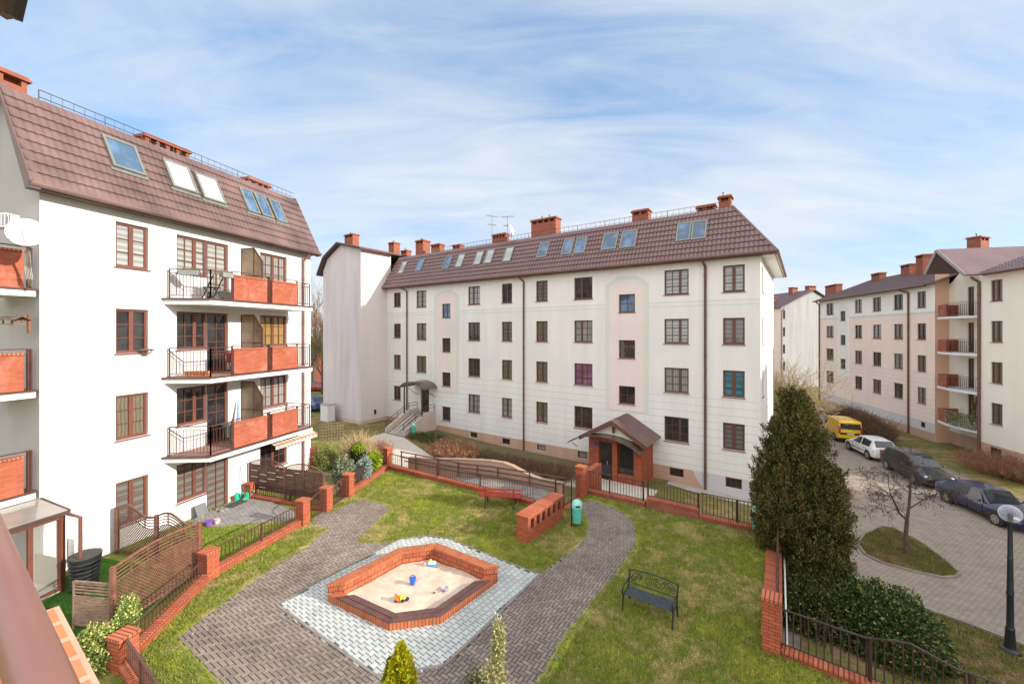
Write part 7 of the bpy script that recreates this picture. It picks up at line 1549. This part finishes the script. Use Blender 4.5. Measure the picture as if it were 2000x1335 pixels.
for (px, py, rx, ry, h, n, lab, sd_) in ((1662, 838, 2.3, 1.5, 2.3, 620, 'dome-shaped bare brown bush along the right block, farther one', 31), (1700, 862, 2.0, 1.5, 2.3, 620, 'dome-shaped bare brown bush along the right block, nearer one', 32)):
    q = P(px, py, -2.2); twigbush('bare_bush', lab, q.x, q.y, -2.22, rx, ry, h, n, mat('brown_dome', (.14, .085, .06), .9, .2, 4), 1.3, .014, 'bush', 'bare bushes along the right block', .3, (leafmat('brown_dome_bud', (.12, .08, .04), (.17, .11, .05), None, .3), 6000, .05), sd_)
q = P(1955, 925, -2.2); twigbush('bare_bush', 'reddish bare bush under the right block at the right edge', q.x, q.y, -2.22, 2.6, 1.5, 1.5, 520, TWIGR, 1.3, .012, 'bush', 'bare bushes along the right block', .5, (L_BR, 3500, .04), 33)
q = P(1640, 960, -2.15); twigbush('bare_bush', 'small rusty bush peeping out right of the tall evergreen', 17.0, 22.6, -2.15, 1.0, .9, 1.5, 320, mat('rust_twig', (.22, .10, .06), .9, .2, 4), 0, .010, 'bush', None, .3, (leafmat('rust_leaf', (.16, .07, .04), (.24, .11, .06), None, .3), 2600, .04), 34)
# pale willow-like shrub behind the evergreen
random.seed(41); t = thing('pale_shrub', 'large sunlit pale golden bare shrub behind the top of the evergreen', 'shrub', (24.0, 36.5, -2.2)); m = MB()
for k in range(34): a = random.random() * 6.28; baretree(m, Vector((23.6 + random.gauss(0, .6), 36.5 + random.gauss(0, .6), -2.2)), Vector((math.cos(a) * .6, math.sin(a) * .5, 1)), random.uniform(2.3, 3.5), .045, 3, .6, 4, .1, .013, .12)
m.build('twigs', TWIGP, t)
# verge triangle grass lit by the sun and the lawn by the right block come with the terrain sheet
sheet('street_verge', [(18.5, 22.95), (21.7, 28.9), (19, 30), (14.5, 25), (13.0, 21.2), (16.1, 21.9)], lambda x, y: g(x) + .05, mat('straw_verge', (.36, .27, .08), .95, .3, 3, bump=.6, bscale=25), 1.0)
# foreground shrubs at the bottom edge
def conifer(name, label, x, y, z, h, r, n, mt, size=.035, asp=1.8, lump=.16, jit=.45, power=.8, grp=None, tops=1, seed=0):
    t = thing(name, label, 'shrub', (x, y, z), grp); m = MB(); m.tube([(x, y, z), (x, y, z + h * .85)], [.04, .008], 6); m.build('trunk', BARK, t); PT, NN = [], []
    for k in range(tops):
        ox, oy, hh_, rr_ = (0, 0, h, r) if k == 0 else (rng.uniform(-r, r) * .9, rng.uniform(-r, r) * .7, h * rng.uniform(.55, .8), r * .6)
        q = rng.uniform(0, 1, n // tops); th = rng.uniform(0, 6.2832, n // tops); R_ = rr_ * (1 - q) ** power * (1 + lump * np.sin(th * 4 + q * 19 + seed + k) + lump * .7 * np.sin(th * 9 - q * 33)); R_ *= rng.uniform(.5, 1, n // tops) ** .4
        PT.append(np.stack([x + ox + R_ * np.cos(th), y + oy + R_ * np.sin(th), z + .03 + hh_ * q + .04 * np.sin(th * 6 + q * 40)], 1)); NN.append(np.stack([np.cos(th) * .7, np.sin(th) * .7, np.full(len(q), .9)], 1))
    foliage('foliage', np.concatenate(PT), np.concatenate(NN), size, mt, t, asp, jit); return t
L_GO = leafmat('golden_thuja', (.42, .40, .015), (.58, .50, .03), (.25, .32, .03), .35); L_GO2 = leafmat('golden_thuja_dark', (.12, .16, .015), (.30, .30, .03), None, .4); L_VA = leafmat('variegated_leaf', (.46, .42, .22), (.32, .30, .13), (.18, .2, .08), .4)
y_ = 6.0; conifer('golden_conifer', 'bright yellow conical conifer at the bottom edge below the sandbox', (783 - 1000) / F * y_, y_, .02, 2.45, .62, 16000, L_GO, .035, 1.6, .2, .5, .75, None, 1, 2)
conifer('golden_conifer', 'small olive conifer tip left of the bright yellow conifer', (752 - 1000) / F * y_, y_ + .25, .0, 2.05, .4, 5000, L_GO2, .035, 1.6, .2, .5, .8, None, 1, 4)
y_ = 5.6; PT, NN = [], []
x_ = (962 - 1000) / F * y_; t = thing('variegated_shrub', 'cream variegated spindly shrub at the bottom edge right of the yellow conifer', 'shrub', (x_, y_, 0)); m = MB()
for (dx_, dy_, hh_, w_, nn_) in ((.08, .05, 2.95, .09, 1300), (.02, 0, 2.42, .19, 2600), (-.22, .1, 2.2, .14, 700), (.12, -.05, 2.1, .24, 3000), (-.02, .0, 1.7, .36, 3000)):
    m.tube([(x_, y_, 0), (x_ + dx_ * .5, y_ + dy_ * .5, hh_ * .5), (x_ + dx_, y_ + dy_, hh_)], [.02, .014, .006], 5); p, d = blobpts(nn_, x_ + dx_, y_ + dy_, hh_ - .18, w_, w_, .34, .4, .3, dx_ * 30); PT.append(p); NN.append(d)
m.build('stems', mat('reddish_stem', (.28, .15, .09), .8), t); foliage('leaves', np.concatenate(PT), np.concatenate(NN), .022, L_VA, t, 1.5, .8)
p, d = blobpts(1500, x_ - .24, y_ + .1, 2.05, .2, .2, .3, .4, .3, 2); foliage('dark_leaves', p, d, .022, leafmat('grey_green_leaf', (.07, .09, .05), (.13, .14, .08), None, .3), t, 1.5, .8)
# shrubs in the bottom left corner garden
c = P(205, 1290, .3); t = thing('ivy_shrub', 'lime variegated ivy shrub by the bottom left pillar', 'shrub', (-8.55, 8.3, 0)); p, d = blobpts(9000, -8.75, 8.75, .25, .48, .42, .55, .6, .2, 3, cut=0.0); foliage('leaves', p, d, .032, leafmat('ivy_lime', (.26, .30, .07), (.14, .18, .045), (.42, .42, .15), .35), t, 1.2, .8)
p, d = blobpts(3500, -8.62, 9.35, .55, .16, .26, .5, .5, .25, 5, cut=0.0); foliage('ivy_column', p, d, .032, leafmat('ivy_green', (.22, .30, .07), (.12, .2, .05), (.5, .5, .18), .35), t, 1.2, .8)
m = MB(); m.tube([(-8.75, 8.75, 0), (-8.7, 8.8, .7)], [.03, .01], 5); m.build('stems', BARK, t)
# shrub garden between block and far pillar
SG = 'shrubs in the fenced shrub garden'
L_SP = leafmat('blue_spruce', (.20, .27, .24), (.30, .36, .31), None, .3); L_WP = leafmat('weeping_green', (.14, .19, .12), (.22, .25, .14), (.3, .3, .16), .35); L_LI = leafmat('lime_conifer', (.22, .30, .02), (.36, .42, .03), None, .35); L_DG = leafmat('dark_yew', (.02, .04, .015), (.04, .07, .02), None, .4); L_TA = leafmat('tan_twig_leaf', (.36, .25, .14), (.26, .2, .1), (.2, .22, .1), .35)
def blob(label, px, py, y, rx, ry, rz_, n, mt, size=.04, drop=0, cut=None, lump=.2, shell=.5, nm='garden_shrub'):
    q = fx(px, py, y); t = thing(nm, label, 'shrub', (q.x, q.y, 0), SG); p, d = blobpts(n, q.x, q.y, q.z, rx, ry, rz_, shell, lump, px, cut=0.0); foliage('foliage', p, d, size, mt, t, 1.7, .7, drop); m = MB(); m.tube([(q.x, q.y, 0), (q.x, q.y, q.z)], [.03, .012], 5); m.build('stem', BARK, t); return t
blob('olive green feathery shrub hugging the corner of the white block', 636, 905, 21.5, .55, .5, .95, 5200, leafmat('olive_feather', (.17, .2, .06), (.26, .26, .09), None, .35))
twigbush('garden_shrub', 'tall tan twiggy shrub in front of the small trellis', -8.15, 22.2, 0, .85, .6, 1.75, 420, TWIGP, 0, .009, 'shrub', SG, .3, (L_TA, 4200, .03), 51)
twigbush('garden_shrub', 'russet twiggy shrub behind the blue spruce', -7.1, 22.6, 0, .6, .5, 1.25, 260, TWIGR, 0, .008, 'shrub', SG, .3, (L_RU, 2200, .03), 52)
blob('weeping blue-green conifer near the garden gates', 672, 925, 18.6, .48, .42, .75, 5200, L_WP, .045, .9); blob('silvery blue spruce in the middle of the shrub garden', 712, 915, 19.4, .34, .32, .55, 3000, L_SP, .035, .3)
blob('dark yew with lime top behind the silvery spruce', 698, 893, 21.0, .36, .34, .72, 3800, L_DG, .04); blob('lime green tuft on top of the dark yew', 700, 876, 21.0, .3, .3, .25, 1500, L_LI, .04); blob('bright lime conifer near the reed screen', 732, 898, 20.2, .33, .33, .42, 2600, L_LI, .04)
twigbush('garden_shrub', 'spiky dark heap of cuttings beside the far pillar', -6.9, 21.6, 0, .5, .4, .65, 160, mat('charred', (.05, .045, .04), .9), 0, .02, 'shrub', SG, .8, None, 53)
twigbush('garden_shrub', 'sprawling tan grass clump inside the second garden gate', -8.1, 17.6, 0, .6, .5, .7, 200, TWIGP, 0, .007, 'shrub', SG, .6, (L_OL, 1500, .03), 54)
sheet('garden_bed', [(-7.2, 17.3), (-7.4, 16.9), (-11.3, 18.7), (-10.2, 21.4), (-9.4, 25), (-7.0, 22.6), (-6.6, 21.2)], lambda x, y: .006, mat('garden_soil', (.13, .10, .055), .95, .35, 4, bump=.8, bscale=14, col2=(.14, .17, .05)), 1.0)
t = thing('trellis', 'small square wooden trellis above the tan shrub', 'trellis', (-9, 23.4, 0)); m = MB(); a = fx(625, 835, 23.4); b_ = fx(670, 829, 23.9); u = (b_ - a); u.z = 0; Lt = u.length; u.normalize(); ft_ = Frame(a.x, a.y, tuple(u[:2])); zt_ = 1.85
for k in range(9): m.fbox(ft_, Lt * k / 8 - .012, Lt * k / 8 + .012, -.01, .01, 0.0, zt_)
for k in range(7): m.fbox(ft_, 0, Lt, .011, .03, zt_ - .02 - k * .17, zt_ + .005 - k * .17)
m.build('lattice', LATTG, t)
t = thing('brick_pillar', 'dark brick pillar against the far corner of the white block', 'pillar', (-10, 20.6, 0), 'brick pillars of the courtyard fence'); q = fx(612, 893, 21.6); m = MB(); m.box(q.x, q.y, 0, .35, .35, 1.05, .3); m.build('shaft', BRKD, t)
# balcony plants of the right block
t = thing('balcony_conifer', 'golden conifer in a tub on the lowest right-hand balcony', 'potted plant', tuple(FC_.p(LC + 2.2, -.3, -.2))); q = FC_.p(s0_ + (s1_ - s0_) * .62, -.3, -.2); p, d = blobpts(1800, q.x, q.y, 1.15, .35, .35, 1.1, .5, .1, 2); foliage('foliage', p, d, .06, leafmat('balcony_gold', (.20, .15, .03), (.28, .2, .05), None, .3), t, 1.5, .6); m = MB(); m.lathe([(.15, q.z + .01), (.2, q.z + .35)], q.x, q.y, 10); m.build('tub', TERC, t)
t = thing('balcony_plants', 'ivy hanging over the lowest right-hand balcony railing', 'potted plant', tuple(FC_.p(LC + 2.5, 1, -.2))); PT = []
for k in range(2600): a = s0_ + (s1_ - s0_) * (.35 + .62 * random.random()); q = FC_.p(a, .1 + .75 * math.sin(math.pi * (.15 + .7 * (a - s0_) / (s1_ - s0_))) + .02 + .15 * random.random(), -.15 + 1.05 * random.random()); PT.append(tuple(q))
foliage('leaves', np.array(PT), np.tile(np.array([-.9, 0, .3]), (2600, 1)), .05, leafmat('pale_ivy', (.17, .20, .09), (.28, .28, .16), (.4, .38, .25), .4), t, 1.2, .8)
# grass blades near the viewer
def blades(name, poly, n, mt, holes, h=(.03, .075), zf=None, kind='stuff'):
    poly = [(p[0], p[1]) for p in poly]; xs = [p[0] for p in poly]; ys = [p[1] for p in poly]; pts = np.stack([rng.uniform(min(xs), max(xs), n * 3), rng.uniform(min(ys), max(ys), n * 3)], 1); ok = inpoly(pts, poly)
    for hp in holes: ok &= ~inpoly(pts, hp)
    pts = pts[ok][:n]; n = len(pts); z = np.zeros(n) if zf is None else np.array([zf(x) for x in pts[:, 0]]); hh_ = rng.uniform(*h, n); w_ = rng.uniform(.004, .009, n); a = rng.uniform(0, 6.28, n); ln = rng.normal(0, .6, (n, 2)) * hh_[:, None]
    V = np.zeros((n, 3, 3)); V[:, 0, :2] = pts - np.stack([np.cos(a) * w_, np.sin(a) * w_], 1); V[:, 1, :2] = pts + np.stack([np.cos(a) * w_, np.sin(a) * w_], 1); V[:, 2, :2] = pts + ln; V[:, :2, 2] = z[:, None]; V[:, 2, 2] = z + hh_
    me = bpy.data.meshes.new(name); me.vertices.add(3 * n); me.vertices.foreach_set('co', V.ravel()); me.loops.add(3 * n); me.loops.foreach_set('vertex_index', np.arange(3 * n)); me.polygons.add(n); me.polygons.foreach_set('loop_start', np.arange(0, 3 * n, 3)); me.materials.append(mt); me.update(calc_edges=True)
    o = bpy.data.objects.new(name, me); COL.objects.link(o); o['kind'] = kind; tag(o, None, None); return o
court = [P1, P2, P3, P4, P5, P6, (.9, 16.9), (2.0, 16.4), (3.2, 18.0), (5.35, 16.6), CR, R1, (8.6, 6.8), (8.6, 5.5), (-6, 5.5)]
nh = [tuple(p[:2]) for p in (FN.p(-.02, .02, 0), FN.p(Ln + .02, .02, 0), FN.p(Ln + .02, -.48, 0), FN.p(-.02, -.48, 0))]
o = blades('grass', court, 230000, M_LAWN, [shrink(PATHW, .07) if False else PATHW, GREYW, nh]); o['label'] = 'short patchy green and straw grass of the courtyard lawn'; o['category'] = 'grass'
o = blades('grass', [(8.9, 9.4), (10.5, 8.3), (14.5, 5.5), (20, 3.5), (14.6, 11.8), (13.6, 12.8), (12.0, 14.0), (10.8, 12.6)], 60000, M_DUL, [], (.03, .09), lambda x: g(x)); o['label'] = 'dull brownish grass on the verge around the street lamp'; o['category'] = 'grass'
o = blades('grass', gard, 26000, M_BRI, [[tuple(q[:2]) for q in terr]], (.04, .09)); o['label'] = 'bright green grass of the fenced garden by the white block'; o['category'] = 'grass'
o = blades('grass', [tuple(q[:2]) for q in ISL], 22000, M_DUL, [], (.03, .08), lambda x: g(x) + .085); o['label'] = 'dull grass on the kerbed island under the bare tree'; o['category'] = 'grass'
# ragged tufts along the path edges and taller clumps on the lawn
def tufts(name, cen, per, spread, mt, h, label):
    cen = np.asarray(cen); n = len(cen) * per; pts = np.repeat(cen, per, 0) + rng.normal(0, spread, (n, 2)); hh_ = rng.uniform(*h, n); w_ = rng.uniform(.003, .007, n); a = rng.uniform(0, 6.28, n); ln = rng.normal(0, .7, (n, 2)) * hh_[:, None]
    V = np.zeros((n, 3, 3)); sd_ = np.stack([np.cos(a) * w_, np.sin(a) * w_], 1); V[:, 0, :2] = pts - sd_; V[:, 1, :2] = pts + sd_; V[:, 2, :2] = pts + ln; V[:, :2, 2] = .006; V[:, 2, 2] = .012 + hh_
    me = bpy.data.meshes.new(name); me.vertices.add(3 * n); me.vertices.foreach_set('co', V.ravel()); me.loops.add(3 * n); me.loops.foreach_set('vertex_index', np.arange(3 * n)); me.polygons.add(n); me.polygons.foreach_set('loop_start', np.arange(0, 3 * n, 3)); me.materials.append(mt); me.update(calc_edges=True)
    o = bpy.data.objects.new(name, me); COL.objects.link(o); tag(o, label, 'grass', None, 'stuff')
ce = []
for i in range(len(PATHW)):
    if 14 <= i <= 17: continue
    a_, b_ = Vector(PATHW[i]), Vector(PATHW[(i + 1) % len(PATHW)]); k_ = max(1, int((b_ - a_).length / .035)); ce += [tuple(a_ + (b_ - a_) * ((j + random.random()) / k_)) for j in range(k_)]
for i in range(4, 8):
    a_, b_ = Vector(GREYW[i]), Vector(GREYW[(i + 1) % 8]); k_ = max(1, int((b_ - a_).length / .05)); ce += [tuple(a_ + (b_ - a_) * ((j + random.random()) / k_)) for j in range(k_)]
tufts('edge_grass', ce, 14, .035, M_LAWN, (.02, .07), 'ragged grass creeping over the edges of the footpath')
pc = np.stack([rng.uniform(-8, 8.5, 2600), rng.uniform(6, 20, 2600)], 1); pc = pc[inpoly(pc, court) & ~inpoly(pc, PATHW) & ~inpoly(pc, GREYW)]
tufts('grass_tufts', pc, 26, .045, M_BRI, (.04, .11), 'taller bright tufts scattered through the lawn')
mo = []
for i in range(6):
    a_, b_ = HEX[i], HEX[(i + 1) % 6]; nn_ = Vector(((b_ - a_).y, -(b_ - a_).x, 0)).normalized(); k_ = int((b_ - a_).length / .03); mo += [tuple((a_ + (b_ - a_) * random.random() + nn_ * abs(random.gauss(0, .05)))[:2]) for j in range(k_)]
tufts('moss', mo, 5, .02, M_DUL, (.005, .025), 'moss and weeds at the foot of the sandbox wall')
# scattered dry leaves and wisps
pts = np.stack([rng.uniform(-7.5, 8, 900), rng.uniform(8, 19, 900)], 1); ok = inpoly(pts, court) & ~inpoly(pts, GREYW); pts = pts[ok]; o = foliage('dry_leaves', np.column_stack([pts, np.full(len(pts), .03)]), np.tile([0., 0, 1.], (len(pts), 1)), .028, leafmat('dry_leaf', (.42, .34, .22), (.28, .18, .1), None, .4), None, 1.2, .9); tag(o, 'dry leaves scattered over lawn and path', 'leaves', None, 'stuff')
